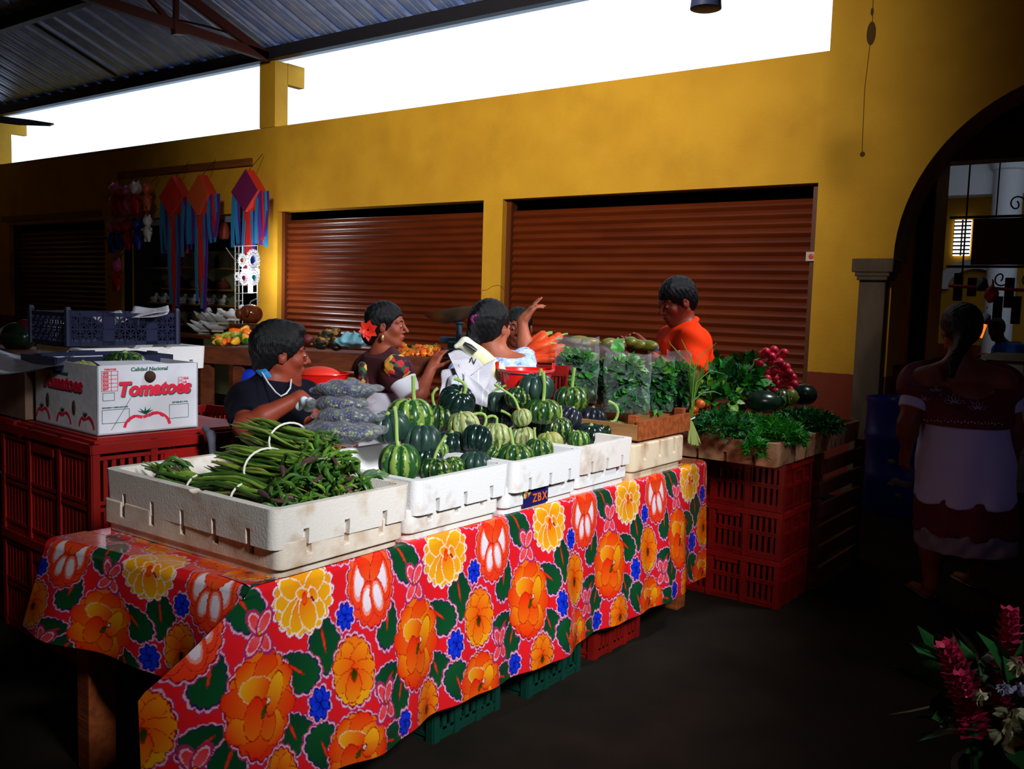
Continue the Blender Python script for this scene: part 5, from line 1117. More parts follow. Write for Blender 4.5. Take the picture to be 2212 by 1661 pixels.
# ------------------------------------------------------------------ people
def skin(name, c): 
    d = tuple(x*.72 for x in c); return mat(name, c, .5, col2=d, scale=9, spec=.25, lo=.35, hi=.7, bump=.05, bscale=120)
m_hair = mat('black_hair', (.003, .003, .004), .42, bump=.6, bscale=90, stretch=(4, 4, .6), spec=.25); m_eye = mat('eye_white', (.34, .28, .26), .4); m_iris = mat('dark_iris', (.01, .006, .004), .15); m_lip = mat('lips', (.20, .035, .03), .4)
RHa = RXv.copy(); RHa.z = 0; RHa.normalize(); FHa = V((-RHa.y, RHa.x, 0))          # picture right and picture depth, level
def vec(r, f, u=0.0): return (RHa*r+FHa*f+V((0, 0, u))).normalized()
def head_sdf(S, c, F, s=1.0, nose=1.0):
    """F: columns forward, left, up"""
    P = lambda f, l, u: V(c)+F @ V((f, l, u))*s; R = np.array(F)
    S.ell(P(-.012, 0, .036), (.094*s, .074*s, .084*s), R, .03); S.ell(P(.026, 0, -.028), (.064*s, .056*s, .086*s), R, .03); S.sph(P(.064, 0, -.094), .021*s, .03)
    for l in (-1, 1):
        S.cap(P(-.01, .050*l, -.045), P(.055, .020*l, -.092), .020*s, .016*s, .02); S.sph(P(.060, .038*l, -.024), .022*s, .02)
        S.cap(P(.082, .010*l, .022), P(.070, .048*l, .024), .010*s, .008*s, .012)
        S.sph(P(.100, .030*l, .002), .013*s, .014, 1)
        S.ell(P(-.004, .077*l, -.008), (.020*s, .008*s, .032*s), R, .006); S.sph(P(.001, .086*l, -.004), .008*s, .006, 1)
        S.sph(P(.096, .012*l, -.033), .0075*s, .006)
        S.sph(P(.083, .031*l, .002), .0118*s, .004)
    S.cap(P(.088, 0, .014), P(.112*nose, 0, -.026), .007*s, .0105*s, .012); 
    S.cap(P(.086, -.018, -.058), P(.086, .018, -.058), .008*s, .008*s, .006); S.cap(P(.091, -.004, -.056), P(.091, .004, -.056), .009*s, .009*s, .008); S.cap(P(.084, -.014, -.070), P(.084, .014, -.070), .0085*s, .0085*s, .006)
    S.cap(P(.099, -.018, -.0635), P(.099, .018, -.0635), .0025*s, .0025*s, .003, 1)
    return P
def face_parts(root, c, F, s):
    P = lambda f, l, u: V(c)+F @ V((f, l, u))*s-V(root.location); e = MB(); i_ = MB(); b_ = MB(); li = MB()
    for l in (-1, 1):
        e.ell(P(.0850, .031*l, .001), (.0108*s, .0118*s, .0060*s), F, 12, 8); i_.ell(P(.0930, .032*l, .001), (.0040*s, .0062*s, .0060*s), F, 10, 6)
        b_.tube([P(.090, .012*l, .023), P(.087, .030*l, .029), P(.071, .050*l, .025)], [.0035*s, .0042*s, .002*s], 6, flat=.6)
    li.ell(P(.0905, 0, -.0575), (.007*s, .021*s, .0048*s), F, 14, 6); li.ell(P(.089, 0, -.069), (.0075*s, .017*s, .0055*s), F, 14, 6)
    e.build('eyes', m_eye, root); i_.build('irises', m_iris, root); b_.build('eyebrows', m_hair, root); li.build('lips', m_lip, root)
def hand(S, w, d, n_, side=1, curl=.5, s=1.0, spread=.16, point=0):
    """wrist w, direction d of the palm, n_ = palm side; side +1: thumb towards d x n"""
    w = V(w); d = V(d).normalized(); n_ = (V(n_)-d*V(n_).dot(d)).normalized(); t = d.cross(n_)*side
    S.cap(w, w+d*.03*s, .024*s, .026*s, .02)
    for k, o_ in enumerate((.026, .009, -.009, -.026)):
        S.cap(w+d*.02*s+t*o_*.7*s, w+d*.082*s+t*o_*s, .015*s, .0115*s, .012)
        L = (.072, .080, .074, .058)[k]*s; c_ = curl*(1.0+.15*k)*(0.15 if k < point else 1); b = w+d*.082*s+t*o_*s; dd = (d+t*o_*spread*8).normalized(); r0 = .0092*s
        for j, (fr, a) in enumerate(((.42, .6), (.32, 1.0), (.26, .8))):
            ang = c_*a; dd = (dd*math.cos(ang)+n_*math.sin(ang)).normalized(); e = b+dd*L*fr; S.cap(b, e, r0, r0*.9, .003); b = e; r0 *= .9
    b = w+d*.022*s+t*.022*s; dd = (d*.62+t*.75+n_*.28).normalized()
    for L, r0, r1 in ((.042, .0145, .011), (.030, .011, .0095), (.022, .0095, .0078)): e = b+dd*L*s; S.cap(b, e, r0*s, r1*s, .006); b = e; dd = (dd+d*.25+n_*.15*curl).normalized()
def limb(S, pts, rs, k=.02):
    for i in range(len(pts)-1): S.cap(pts[i], pts[i+1], rs[i], rs[i+1], k)
def slv(J, k, fr):
    b = J.get('b', 1.0); s0, e0 = V(J['s'+k]), V(J['e'+k]); return Sdf().clip(s0, e0, .058*b, .046*b, s0+(e0-s0)*fr, e0-s0, .03)
def person(label, J, m_skin, base, res=.0065, legs=True, hands=(), hk={}):
    """J: neck, chest, pelvis centres, shoulders sL sR, elbows, wrists; F chest frame"""
    r = thing('person', label, 'person', base)
    S = Sdf(); c, F, s = J['head']; head_sdf(S, c, F, s, J.get('nose', 1)); P = lambda f, l, u: V(c)+F @ V((f, l, u))*s
    S.cap(P(-.022, 0, -.05), J['neck'], .052*s, .056*s, .03)
    CF = np.array(J['F']); b = J.get('b', 1.0)
    T = Sdf(); T.ell(J['chest'], (.105*b, .155*b, .17), CF, .05); T.ell((V(J['chest'])+V(J['pelvis']))/2, (.100*b, .14*b, .16), CF, .05); T.ell(J['pelvis'], (.115*b, .165*b, .14), CF, .06)
    for k in 'LR':
        T.cap(J['neck'], J['s'+k], .045, .05*b, .05); T.cap(V(J['neck'])-V((0, 0, .05)), J['s'+k], .05, .055*b, .05)
    A = {}
    for k in 'LR':
        a = Sdf(); limb(a, [J['s'+k], (V(J['s'+k])+V(J['e'+k]))/2, J['e'+k]], [.056*b, .048*b, .038*b]); A[k] = slv(J, k, J.get('sl', .75)); S.ext(a); limb(S, [J['e'+k], (V(J['e'+k])*.65+V(J['w'+k])*.35), J['w'+k]], [.038*b, .038*b, .025])
    S.ext(T)
    for k, d, n_, sd, cu, pt in hands: hand(S, J['w'+k], d, n_, sd, cu, J.get('hs', 1), point=pt)
    if legs:
        for k in 'LR': limb(S, [J['h'+k], J['k'+k], (V(J['k'+k])*.6+V(J['a'+k])*.4), J['a'+k]], [.085*b, .055*b, .052*b, .036], .03); S.cap(J['a'+k], V(J['a'+k])+J['foot']*.05-V((0, 0, .045)), .036, .033, .02); S.cap(V(J['a'+k])+J['foot']*.02-V((0, 0, .05)), V(J['a'+k])+J['foot']*.17-V((0, 0, .06)), .032, .024, .02)
    o = sdf_ob('body', S, res, m_skin, r); face_parts(r, c, F, s)
    return r, S, T, A, P
def hairdo(r, c, F, s, cut=((.105, 0, -.035), (.075, .09, .080)), extra=(), grow=0.0, back=1.0, low=-.06, m=None):
    P = lambda f, l, u: V(c)+F @ V((f, l, u))*s; R = np.array(F); H = Sdf()
    H.ell(P(-.018, 0, .040), ((.101+grow)*s*back, (.083+grow)*s, (.090+grow)*s), R, .02); H.ell(P(-.045, 0, -.01), (.070*s*back, .074*s, (.07)*s), R, .03)
    for e in extra: e(H, P, R)
    H.ell(P(*cut[0]), tuple(x*s for x in cut[1]), R, .012, 1)
    nz = lambda X: .0022*np.sin(X[:, 0]*170+3*np.sin(X[:, 2]*60))*np.sin(X[:, 1]*150+X[:, 2]*40)
    return sdf_ob('hair', H, .005, m or m_hair, r, noise=nz)
def garment(r, name, T, arms, g, m, cuts, res=.0075, extra=None, fold=.004):
    G_ = T.grow(g)
    for a in arms: G_.ext(a.grow(g))
    if extra: extra(G_)
    for c_, n_ in cuts: G_.pln(c_, n_)
    nz = lambda X: fold*np.sin(X[:, 2]*38+X[:, 0]*25)*np.sin(X[:, 1]*30+X[:, 2]*14)
    return sdf_ob(name, G_, res, m, r, noise=nz)
sk1 = skin('skin_deep_brown', (.24, .040, .018)); sk2 = skin('skin_warm_brown', (.30, .070, .035)); sk3 = skin('skin_tan', (.42, .12, .06))
# --- man in a black shirt, seated behind the bean tray, looking right
t1 = 3.85; c = D(606, 764, t1); F = frame(vec(.93, .38, -.06), vec(-.05, 0, 1))
nk = D(590, 835, t1+.0); ch = D(592, 905, t1+.02); pv = ch+V((0, 0, -.33))-FHa*.0; CFm = frame(vec(.75, -.66, -.05))
J = dict(head=(c, F, 1.06), neck=nk+V((0, 0, .01)), chest=ch, pelvis=pv, F=CFm, b=1.08, sR=D(533, 868, t1-.10), sL=D(655, 862, t1+.16), eR=D(528, 922, t1-.30), wR=D(648, 858, t1-.24), eL=D(680, 930, t1+.10), wL=D(700, 905, t1-.15),
         hR=pv+RHa*-.09, hL=pv+RHa*.09, foot=vec(.5, -.8)); 
for k, sg in (('R', -1), ('L', 1)): J['k'+k] = J['h'+k]+vec(.5, -.8)*.34+RHa*.05*sg; kk = J['k'+k]; J['a'+k] = V((kk.x, kk.y, .085))
r1, S1, T1, A1, P1 = person('seated man in a black shirt with a white cord necklace, leaning on his arm', J, sk1, (pv.x, pv.y, 0), hands=(('R', vec(.8, -.1, -.55), vec(.1, .2, -1), 1, .7, 0), ('L', vec(.5, -.5, -.5), V((0, 0, -1)), 1, .6, 0)))
hairdo(r1, c, F, 1.06, ((.100, 0, -.062), (.088, .098, .100)), grow=.006, extra=(lambda H, P, R: H.ell(P(.045, 0, .098), (.05, .06, .030), R, .02), lambda H, P, R: H.ell(P(-.06, 0, -.055), (.045, .055, .04), R, .02)))
m_blk = mat('black_cotton', (.0025, .0025, .006), .9, col2=(.004, .004, .010), scale=5, spec=.1)
garment(r1, 'shirt', T1, A1.values(), .012, m_blk, ((nk+V((0, 0, .045)), vec(.25, -.15, 1)),))
legm = Sdf()
for k in 'LR': limb(legm, [J['h'+k], J['k'+k], J['a'+k]+V((0, 0, .03))], [.10, .07, .055], .03)
legm.ell(pv, (.13, .18, .13), np.array(CFm), .05); sdf_ob('trousers', legm, .010, mat('dark_trousers', (.015, .015, .03), .85), r1)
nkl = MB(); a_ = [D(x, y, t) for x, y, t in ((556, 792, 3.90), (566, 805, 3.76), (580, 828, 3.70), (596, 848, 3.66), (607, 856, 3.64), (618, 850, 3.66), (627, 838, 3.72), (629, 820, 3.80))]
bw(MB().tube(a_, .0035, 6), 'cord_necklace', mat('white_cord', (.6, .62, .6), .6), r1)
bw(MB().tube([D(549, 780, 3.86), D(560, 795, 3.80), D(572, 808, 3.76), D(584, 815, 3.78)], [.012, .022, .018, .008], 8, flat=.5), 'blue_collar', mat('blue_collar_cloth', (.02, .20, .50), .7), r1)
under([w_ for w_ in kids(r1) if w_.name.startswith('shirt')][0], [w_ for w_ in kids(r1) if w_.name.startswith('blue_collar')][0])
st1 = crate(cm_red, pv.x, pv.y, 0, .3, 'red plastic crate the seated man in black sits on', None, (.8, 1, 1.6))
# --- older woman in an embroidered huipil, red flower in her hair, looking right
t2 = 4.95; c = D(836, 703, t2); F = frame(vec(.97, -.12, -.02))
nk = D(826, 765, t2+.03); ch = D(826, 835, t2+.02); pv = ch+V((0, 0, -.36)); CF2 = frame(vec(.75, .62, 0))
J = dict(head=(c, F, .98), nose=1.02, neck=nk, chest=ch, pelvis=pv, F=CF2, b=1.02, sR=D(858, 806, t2-.17), sL=D(800, 796, t2+.16), eR=D(898, 872, t2-.22), wR=D(930, 800, t2-.14), eL=D(820, 880, t2+.25), wL=D(890, 850, t2+.35), hs=.95, hR=pv+RHa*.08, hL=pv-RHa*.08, foot=vec(.7, .6))
for k in 'LR': kk = J['h'+k]; J['k'+k] = V((kk.x, kk.y, .45)); J['a'+k] = V((kk.x, kk.y, .085))
r2_, S2, T2, A2, P2 = person('older woman with a red flower in her hair and an embroidered maroon and white huipil', J, sk2, (pv.x, pv.y, 0), hands=(('R', vec(.35, .35, .85), vec(.6, .75, -.3), -1, .35, 0), ('L', vec(.6, .4, .4), vec(0, 1, -.3), 1, .5, 0)))
hairdo(r2_, c, F, .98, ((.10, 0, -.030), (.085, .098, .088)), grow=.004, extra=(lambda H, P, R: H.ell(P(-.085, -.01, -.055), (.05, .045, .06), R, .03), lambda H, P, R: H.ell(P(-.05, 0, .06), (.07, .06, .05), R, .02)))
def print_mat(name, base, cols, sc=26, th=.55, rough=.8):
    m = mat(name, base, rough); nt = m.node_tree; N = nt.nodes; L = nt.links; tc = N.new('ShaderNodeTexCoord'); v = N.new('ShaderNodeTexVoronoi'); v.inputs['Scale'].default_value = sc; L.new(tc.outputs['Object'], v.inputs['Vector'])
    s = N.new('ShaderNodeSeparateColor'); L.new(v.outputs['Color'], s.inputs[0]); r = N.new('ShaderNodeValToRGB'); e = r.color_ramp.elements; r.color_ramp.interpolation = 'CONSTANT'
    e[0].position = 0; e[0].color = (*base, 1); e[1].position = th; e[1].color = (*cols[0], 1)
    for i, c_ in enumerate(cols[1:]): q = e.new(th+(1-th)*(i+1)/len(cols)); q.color = (*c_, 1)
    L.new(s.outputs[0], r.inputs[0]); L.new(r.outputs[0], N['Principled BSDF'].inputs['Base Color']); return m
m_mar = mat('maroon_cloth', (.055, .008, .014), .85); m_wc = mat('white_cotton', (.66, .66, .74), .85, sheen=.2); m_emb = print_mat('embroidery', (.03, .01, .02), ((.75, .32, .03), (.6, .25, .03), (.02, .10, .03), (.55, .02, .03), (.78, .45, .08)), 34, .35)
g2_ = garment(r2_, 'huipil', T2, A2.values(), .014, m_wc, ((nk+V((0, 0, .03))-FHa*.02, vec(-.45, -.35, 1)), ),
    extra=lambda G_: G_.cap(V(J['pelvis']), V(J['pelvis'])+V((0, 0, -.45)), .19, .22, .08))
yk = Sdf(); yk.ext(T2.grow(.022)); [yk.ext(slv(dict(J), k, .25).grow(.020)) for k in 'LR']
yk.pln(nk+V((0, 0, .035))-FHa*.02, vec(-.45, -.35, 1)); yk.pln(ch+V((0, 0, -.02)), V((0, 0, -1))); sdf_ob('yoke', yk, .0075, m_mar, r2_)
er = Sdf(); er.ell(D(858, 792, t2-.245), (.07, .045, .065), np.array(frame(RHa)), .02); sdf_ob('embroidered_panel', er, .006, m_emb, r2_, noise=lambda X: .003*np.sin(X[:, 0]*120)*np.sin(X[:, 2]*110))
sdf_ob('embroidered_band', Sdf().cap(D(783, 790, t2-.12), D(786, 850, t2-.14), .022, .03), .006, m_emb, r2_)
m_rfl = mat('red_flower_petal', (.80, .03, .012), .5); fl_ = MB(); c_ = D(795, 713, t2-.06)
for k in range(16):
    a = k*2.4; q = (RXv*math.cos(a)+UPv*math.sin(a)-FWv*(.3+.05*k)).normalized(); leafblade(fl_, c_+q*.006, q, -FWv, .034+.012*(k % 3), .036, 0, .15)
bw(fl_, 'hair_flower', m_rfl, r2_, smooth=False, fix=False)
bw(MB().lathe([(.0, 0), (.006, -.004), (.011, -.018), (.007, -.032), (0, -.035)], 12, P2(.0, -.088, -.045)), 'earring', mat('earring_gold', (.8, .45, .2), .25, metal=.8), r2_)
bw(MB().tube([nk+RHa*(.055*math.cos(a))-FHa*(.055*math.sin(a))+V((0, 0, .02-.01*math.sin(a))) for a in np.linspace(0, 2*PI, 24)], .003, 6), 'bead_necklace', m_rfl, r2_)
# --- woman with a purple scrunchie, seen from behind, arm raised
t3 = 4.62; c = D(1062, 706, t3); F = frame(vec(.62, .78, 0)); nk = D(1066, 764, t3); ch = D(1068, 838, t3+.02); pv = ch+V((0, 0, -.36)); CF3 = frame(vec(.35, .93, 0))
J = dict(head=(c, F, 1.05), neck=nk, chest=ch, pelvis=pv, F=CF3, b=1.08, sR=D(1124, 798, t3-.02), sL=D(1004, 806, t3+.04), eR=D(1136, 768, t3+.20), wR=D(1128, 694, t3+.22), eL=D(985, 880, t3-.02), wL=D(1010, 900, t3+.2), hR=pv+RHa*.08, hL=pv-RHa*.08, foot=vec(.3, .9))
for k in 'LR': kk = J['h'+k]; J['k'+k] = V((kk.x, kk.y, .45)); J['a'+k] = V((kk.x, kk.y, .085))
r3, S3, T3, A3, P3 = person('woman in a pale blue patterned top with a purple scrunchie, raising her right hand', J, sk3, (pv.x, pv.y, 0), hands=(('R', vec(.55, .1, .75), vec(.45, .2, -.8), 1, .45, 2), ('L', vec(.5, .5, -.3), V((0, 0, -1)), -1, .5, 0)))
hairdo(r3, c, F, 1.05, ((.13, 0, -.05), (.075, .082, .085)), grow=.006, extra=(lambda H, P, R: H.cap(D(1030, 694, t3-.08), D(1018, 745, t3-.08), .040, .038, .03), lambda H, P, R: H.cap(D(1018, 745, t3-.08), D(1022, 775, t3-.06), .038, .015, .03)))
sc_ = MB()
for k in range(10): a = 2*PI*k/10; sc_.ell(D(1031, 690, t3-.11)+(RXv*math.cos(a)*.024+UPv*math.sin(a)*.017), (.013, .013, .012), None, 8, 6)
bw(sc_, 'scrunchie', mat('purple_scrunchie', (.22, .01, .12), .8), r3)
m_lb = print_mat('pale_blue_print', (.40, .55, .90), ((.20, .32, .75), (.55, .66, .95), (.62, .70, .95)), 60, .5)
garment(r3, 'blouse', T3, A3.values(), .013, m_lb, ((nk+V((0, 0, .012)), vec(.0, -.36, 1)),), extra=lambda G_: G_.cap(V(J['pelvis']), V(J['pelvis'])+V((0, 0, -.40)), .18, .20, .08))
# --- girl partly hidden behind her
t4 = 5.75; c = D(1120, 708, t4); F = frame(vec(-.05, -.98, -.06)); nk = D(1116, 775, t4+.02); ch = nk+V((0, 0, -.17)); pv = ch+V((0, 0, -.34)); CF4 = frame(vec(.1, -.99, 0))
J = dict(head=(c, F, 1.02), neck=nk, chest=ch, pelvis=pv, F=CF4, b=.95, sR=nk+RHa*-.15+V((0, 0, -.05)), sL=nk+RHa*.15+V((0, 0, -.05)), hs=.9, foot=vec(0, -1), hR=pv-RHa*.07, hL=pv+RHa*.07)
for k in 'LR': J['e'+k] = J['s'+k]+V((0, 0, -.26)); J['w'+k] = J['e'+k]+vec(0, -1, -.3)*.2; kk = J['h'+k]; J['k'+k] = V((kk.x, kk.y, .42)); J['a'+k] = V((kk.x, kk.y, .085))
r4, S4, T4, A4, P4 = person('young woman whose face shows behind the raised arm', J, sk2, (pv.x, pv.y, 0), hands=(('R', vec(0, -1, -.4), V((0, 0, -1)), -1, .5, 0), ('L', vec(0, -1, -.4), V((0, 0, -1)), 1, .5, 0)))
hairdo(r4, c, F, 1.02, ((.10, 0, -.040), (.075, .070, .085))); garment(r4, 'shirt', T4, A4.values(), .012, mat('dark_red_shirt', (.10, .01, .01), .8), ((nk+V((0, 0, .02)), V((0, 0, 1))),), extra=lambda G_: G_.cap(V(J['pelvis']), V(J['pelvis'])+V((0, 0, -.35)), .15, .17, .08))
# --- man in the bright orange polo shirt looking down at his hands
t5 = 5.15; c = D(1462, 652, t5); F = frame(vec(-.86, -.36, -.34), vec(-.3, -.1, .95)); nk = D(1484, 712, t5+.02); ch = D(1476, 775, t5+.02); pv = ch+V((0, 0, -.38)); CF5 = frame(vec(-.85, -.45, 0))
J = dict(head=(c, F, 1.06), neck=nk, chest=ch, pelvis=pv, F=CF5, b=1.22, sL=D(1500, 742, t5-.18), sR=D(1452, 736, t5+.20), eL=D(1494, 826, t5-.30), wL=D(1412, 772, t5-.34), eR=D(1440, 800, t5+.10), wR=D(1398, 752, t5-.12), hs=1.05, foot=vec(-.85, -.4), hR=pv+FHa*.09, hL=pv-FHa*.09)
for k in 'LR': kk = J['h'+k]; J['k'+k] = V((kk.x, kk.y, .47)); J['a'+k] = V((kk.x, kk.y, .085))
r5, S5, T5, A5, P5 = person('man in a bright orange polo shirt looking down at his hands', J, sk1, (pv.x, pv.y, 0), hands=(('L', vec(-.9, 0, .35), vec(.1, 1, .4), 1, .55, 0), ('R', vec(-.85, -.2, .55), vec(.2, -.8, -.4), -1, .45, 1)))
hairdo(r5, c, F, 1.06, ((.112, 0, -.045), (.066, .085, .080)), grow=.004)
m_or = mat('orange_polo_cotton', (.95, .040, .002), .8, spec=.1)
garment(r5, 'polo_shirt', T5, A5.values(), .014, m_or, ((nk+V((0, 0, .05)), vec(-.10, 0, 1)),))
cl_ = MB(); cc_ = nk+V((0, 0, .040))+vec(-.85, -.45)*.022; cl_.tube([cc_+(CF5 @ V((.066*math.cos(a), .068*math.sin(a), -.030*math.cos(a)))) for a in np.linspace(.25, 2*PI-.25, 22)], [.010]+[.017]*20+[.010], 8, flat=.5); bw(cl_, 'collar', m_or, r5)
for q_ in kids(r5):
    if q_.name.startswith('collar'): under([w_ for w_ in kids(r5) if w_.name.startswith('polo_shirt')][0], q_)
sdf_ob('trousers', Sdf().ell(pv+V((0, 0, -.08)), (.15, .2, .14), np.array(CF5), .05).cap(J['hR'], J['aR']+V((0, 0, .03)), .11, .06).cap(J['hL'], J['aL']+V((0, 0, .03)), .11, .06), .011, mat('jeans', (.02, .03, .07), .85), r5)
bl = Sdf().ell(D(1410, 750, 4.75), (.035, .022, .024)); tag(sdf_ob('blue_cloth', bl, .005, mat('bright_blue_cloth', (.02, .25, .55), .7), None), 'small bright blue cloth behind the bagged greens', 'cloth')
# --- woman walking away in the arch, maroon and white huipil
t6 = 4.75; base = ONZ(2068, 1290, 0); hc = D(2072, 712, t6)
Fw = frame(vec(-.1, 1, 0)); c = V((base.x, base.y, 0))+(hc-V((base.x, base.y, 0))); nk = D(2074, 782, t6-.02); ch = D(2080, 880, t6); pv = D(2086, 1000, t6); CF6 = frame(vec(-.05, 1, 0))
J = dict(head=(c, Fw, 1.0), neck=nk, chest=ch, pelvis=pv, F=CF6, b=1.32, sL=D(1992, 830, t6), sR=D(2160, 832, t6), eL=D(1962, 915, t6-.02), wL=D(1958, 970, t6+.04), eR=D(2190, 930, t6-.02), wR=D(2188, 990, t6+.04), foot=vec(-.1, 1, 0), hL=pv-RHa*.11, hR=pv+RHa*.11)
J['aL'] = ONZ(2010, 1262, .08); J['aR'] = ONZ(2108, 1240, .08); J['kL'] = J['aL']*.5+J['hL']*.5+FHa*.02; J['kR'] = J['aR']*.5+J['hR']*.5+FHa*.04
r6, S6, T6, A6, P6 = person('woman walking away through the arch in a maroon and white dress, dark braid', J, skin('skin_brown_shade', (.22, .055, .022)), (pv.x, pv.y, 0), hands=(('L', vec(0, .2, -1), vec(.9, .2, 0), -1, .7, 0), ('R', vec(0, .2, -1), vec(-.9, .2, 0), 1, .7, 0)))
hairdo(r6, c, Fw, 1.0, ((.12, 0, -.06), (.06, .07, .075)), grow=.012, extra=(lambda H, P, R: H.cap(P(-.08, 0, .0), D(2062, 775, t6-.14), .05, .028, .03), lambda H, P, R: H.cap(D(2062, 775, t6-.14), D(2056, 812, t6-.15), .028, .014, .02)))
m_w6 = mat('blue_lit_dress_cotton', (.50, .50, .80), .85); m_m6 = mat('maroon_embroidered_cloth', (.12, .008, .02), .8, col2=(.09, .005, .015), scale=40)  # white cotton with the bluish light put into its base colour
dr = Sdf(); dr.cap(ch+V((0, 0, -.02)), D(2082, 1080, t6), .20, .245, .06).ext(T6.grow(.016))
dr.pln(D(2080, 1082, t6), V((0, 0, -1))); dr.pln(D(2080, 895, t6-.1), V((0, 0, 1)))
for k in 'LR': s0_, e0_ = V(J['s'+k]), V(J['e'+k]); sdf_ob('sleeve', Sdf().clip(s0_.lerp(e0_, .42), e0_, .078, .072, s0_.lerp(e0_, .64), e0_-s0_), .008, m_w6, r6)
sdf_ob('dress', dr, .009, m_w6, r6, noise=lambda X: .007*np.sin(X[:, 0]*38+2*np.sin(X[:, 2]*3))*np.clip((1.0-X[:, 2])*2, 0, 1))
y6 = Sdf(); y6.cap(ch+V((0, 0, -.02)), D(2082, 1080, t6), .226, .262, .06).ext(T6.grow(.036)); [y6.ext(slv(J, k, .32).grow(.034)) for k in 'LR']
y6.pln(D(2080, 920, t6-.1), vec(0, 0, -1)); y6.pln(nk+V((0, 0, -.045)), vec(0, -.75, .75)); sdf_ob('yoke', y6, .009, m_m6, r6)
m_thr = mat('white_thread', (.42, .34, .42), .8)
YP = y6; _c6 = {}
def onback(px, py):      # first point of the yoke along the line of sight
    T_ = np.linspace(t6-.5, t6, 70); v = YP.ev(np.array([D(px, py, k) for k in T_])); i = int(np.argmax(v < .002)) if (v < .002).any() else 34; return D(px, py, T_[i]-.004)
for cx, cy, n_, rr in ((2000, 812, 6, 17), (2060, 872, 5, 22), (2112, 885, 5, 20), (1996, 865, 4, 12), (2132, 850, 5, 16), (2022, 845, 3, 14)):
    for j in range(n_):
        a = -PI*.1-PI*.8*j/(n_-1); p_ = [onback(cx+rr*q_*math.cos(a+w_), cy+rr*q_*math.sin(a+w_)) for q_, w_ in ((.15, 0), (.6, .28), (1.05, 0), (.6, -.28), (.15, 0))]; bw(MB().tube(p_, .0018, 4), 'embroidered_petal', m_thr, r6)
for k in range(26): bw(MB().ell(onback(1982+k*7.3, 906+k*.35+2*(k % 2)), (.0045,)*3, None, 6, 4), 'embroidered_dot', m_thr, r6)
for a in np.linspace(.1, PI-.1, 14): bw(MB().ell(onback(2076+62*math.cos(a), 812+58*math.sin(a)), (.0035,)*3, None, 5, 4), 'embroidered_dot', m_thr, r6)
sk_ = Sdf().cap(D(2084, 1060, t6), D(2084, 1150, t6), .235, .245, .02); sk_.pln(D(2084, 1145, t6), V((0, 0, -1))); sk_.pln(D(2080, 1070, t6), V((0, 0, 1))); sdf_ob('maroon_underskirt', sk_, .009, m_m6, r6, noise=lambda X: .008*np.sin(X[:, 0]*40))
lc = Sdf().cap(D(2084, 1120, t6), D(2084, 1180, t6), .238, .24, .02); lc.pln(D(2084, 1182, t6), V((0, 0, -1))); lc.pln(D(2080, 1140, t6), V((0, 0, 1))); sdf_ob('lace_hem', lc, .008, mat('lace', (.20, .18, .22), .9), r6, noise=lambda X: .012*np.sin(X[:, 0]*60)*np.sin(X[:, 2]*50))
for k in 'LR': sdf_ob('sandal', Sdf().cap(V(J['a'+k])-V((0, 0, .07)), V(J['a'+k])+J['foot']*.18-V((0, 0, .072)), .036, .034).pln(V(J['a'+k])-V((0, 0, .062)), V((0, 0, 1))), .006, m_black, r6)
# --- man in a blue shirt behind the far counter
t7 = 10.2; c = D(2152, 712, t7); F = frame(vec(-.7, -.7, -.3)); nk = D(2166, 745, t7); ch = D(2186, 785, t7); pv = ch+V((0, 0, -.3)); CF7 = frame(vec(-.7, -.7, 0))
J = dict(head=(c, F, 1.0), neck=nk, chest=ch, pelvis=pv, F=CF7, b=1.1, sL=D(2196, 752, t7-.15), sR=D(2160, 758, t7+.15), eL=D(2178, 800, t7-.25), wL=D(2142, 772, t7-.2), eR=D(2150, 785, t7+.05), wR=D(2128, 768, t7), foot=vec(-.7, -.7), hR=pv-RHa*.08, hL=pv+RHa*.08)
for k in 'LR': kk = J['h'+k]; J['k'+k] = V((kk.x, kk.y, .45)); J['a'+k] = V((kk.x, kk.y, .085))
r7, S7, T7, A7, P7 = person('man in a blue shirt bending over the far white tiled counter', J, sk1, (pv.x, pv.y, 0), res=.011, hands=(('L', vec(-1, 0, 0), V((0, 0, -1)), 1, .5, 0), ('R', vec(-1, 0, 0), V((0, 0, -1)), -1, .5, 0)))
hairdo(r7, c, F, 1.0); garment(r7, 'shirt', T7, A7.values(), .014, mat('bright_blue_shirt', (.02, .16, .62), .7), ((nk+V((0, 0, .03)), V((0, 0, 1))),), res=.011)
# ------------------------------------------------------------------ the counter behind and its produce
CZ = 1.17; CA, CB = ONZ(432, 752, CZ), ONZ(960, 779, CZ); cd = (CB-CA); cd.z = 0; clen = cd.length; cd.normalize(); cn = V((-cd.y, cd.x, 0)); CEND = clen+.75
ct = thing('market_counter', 'long brown wooden counter behind the people with peppers and scales on it', 'counter', (CA.x, CA.y, 0)); RC = Matrix((cd, cn, V((0, 0, 1)))).transposed(); L_ = CEND; W_ = .50
m_cw = mat('dark_orange_wood', (.17, .04, .012), .6, col2=(.11, .024, .008), scale=5, stretch=(.5, 5, 5), bump=.2)
cp = lambda s, w_, z: V((CA.x, CA.y, 0))+cd*s+cn*w_+V((0, 0, z))
bw(MB().box(cp(L_/2, W_/2, CZ-.012), (L_, W_, .024), RC), 'tabletop', m_cw, ct, smooth=False); bw(MB().box(cp(L_/2, .0, CZ-.035), (L_, .025, .10), RC), 'front_board', m_cw, ct, smooth=False); bw(MB().box(cp(L_/2, W_, CZ-.05), (L_, .02, .08), RC), 'back_board', m_cw, ct, smooth=False)
bw(MB().box(cp(L_/2, W_/2, .62), (L_-.1, W_-.06, .02), RC), 'shelf_board', m_cw, ct, smooth=False)
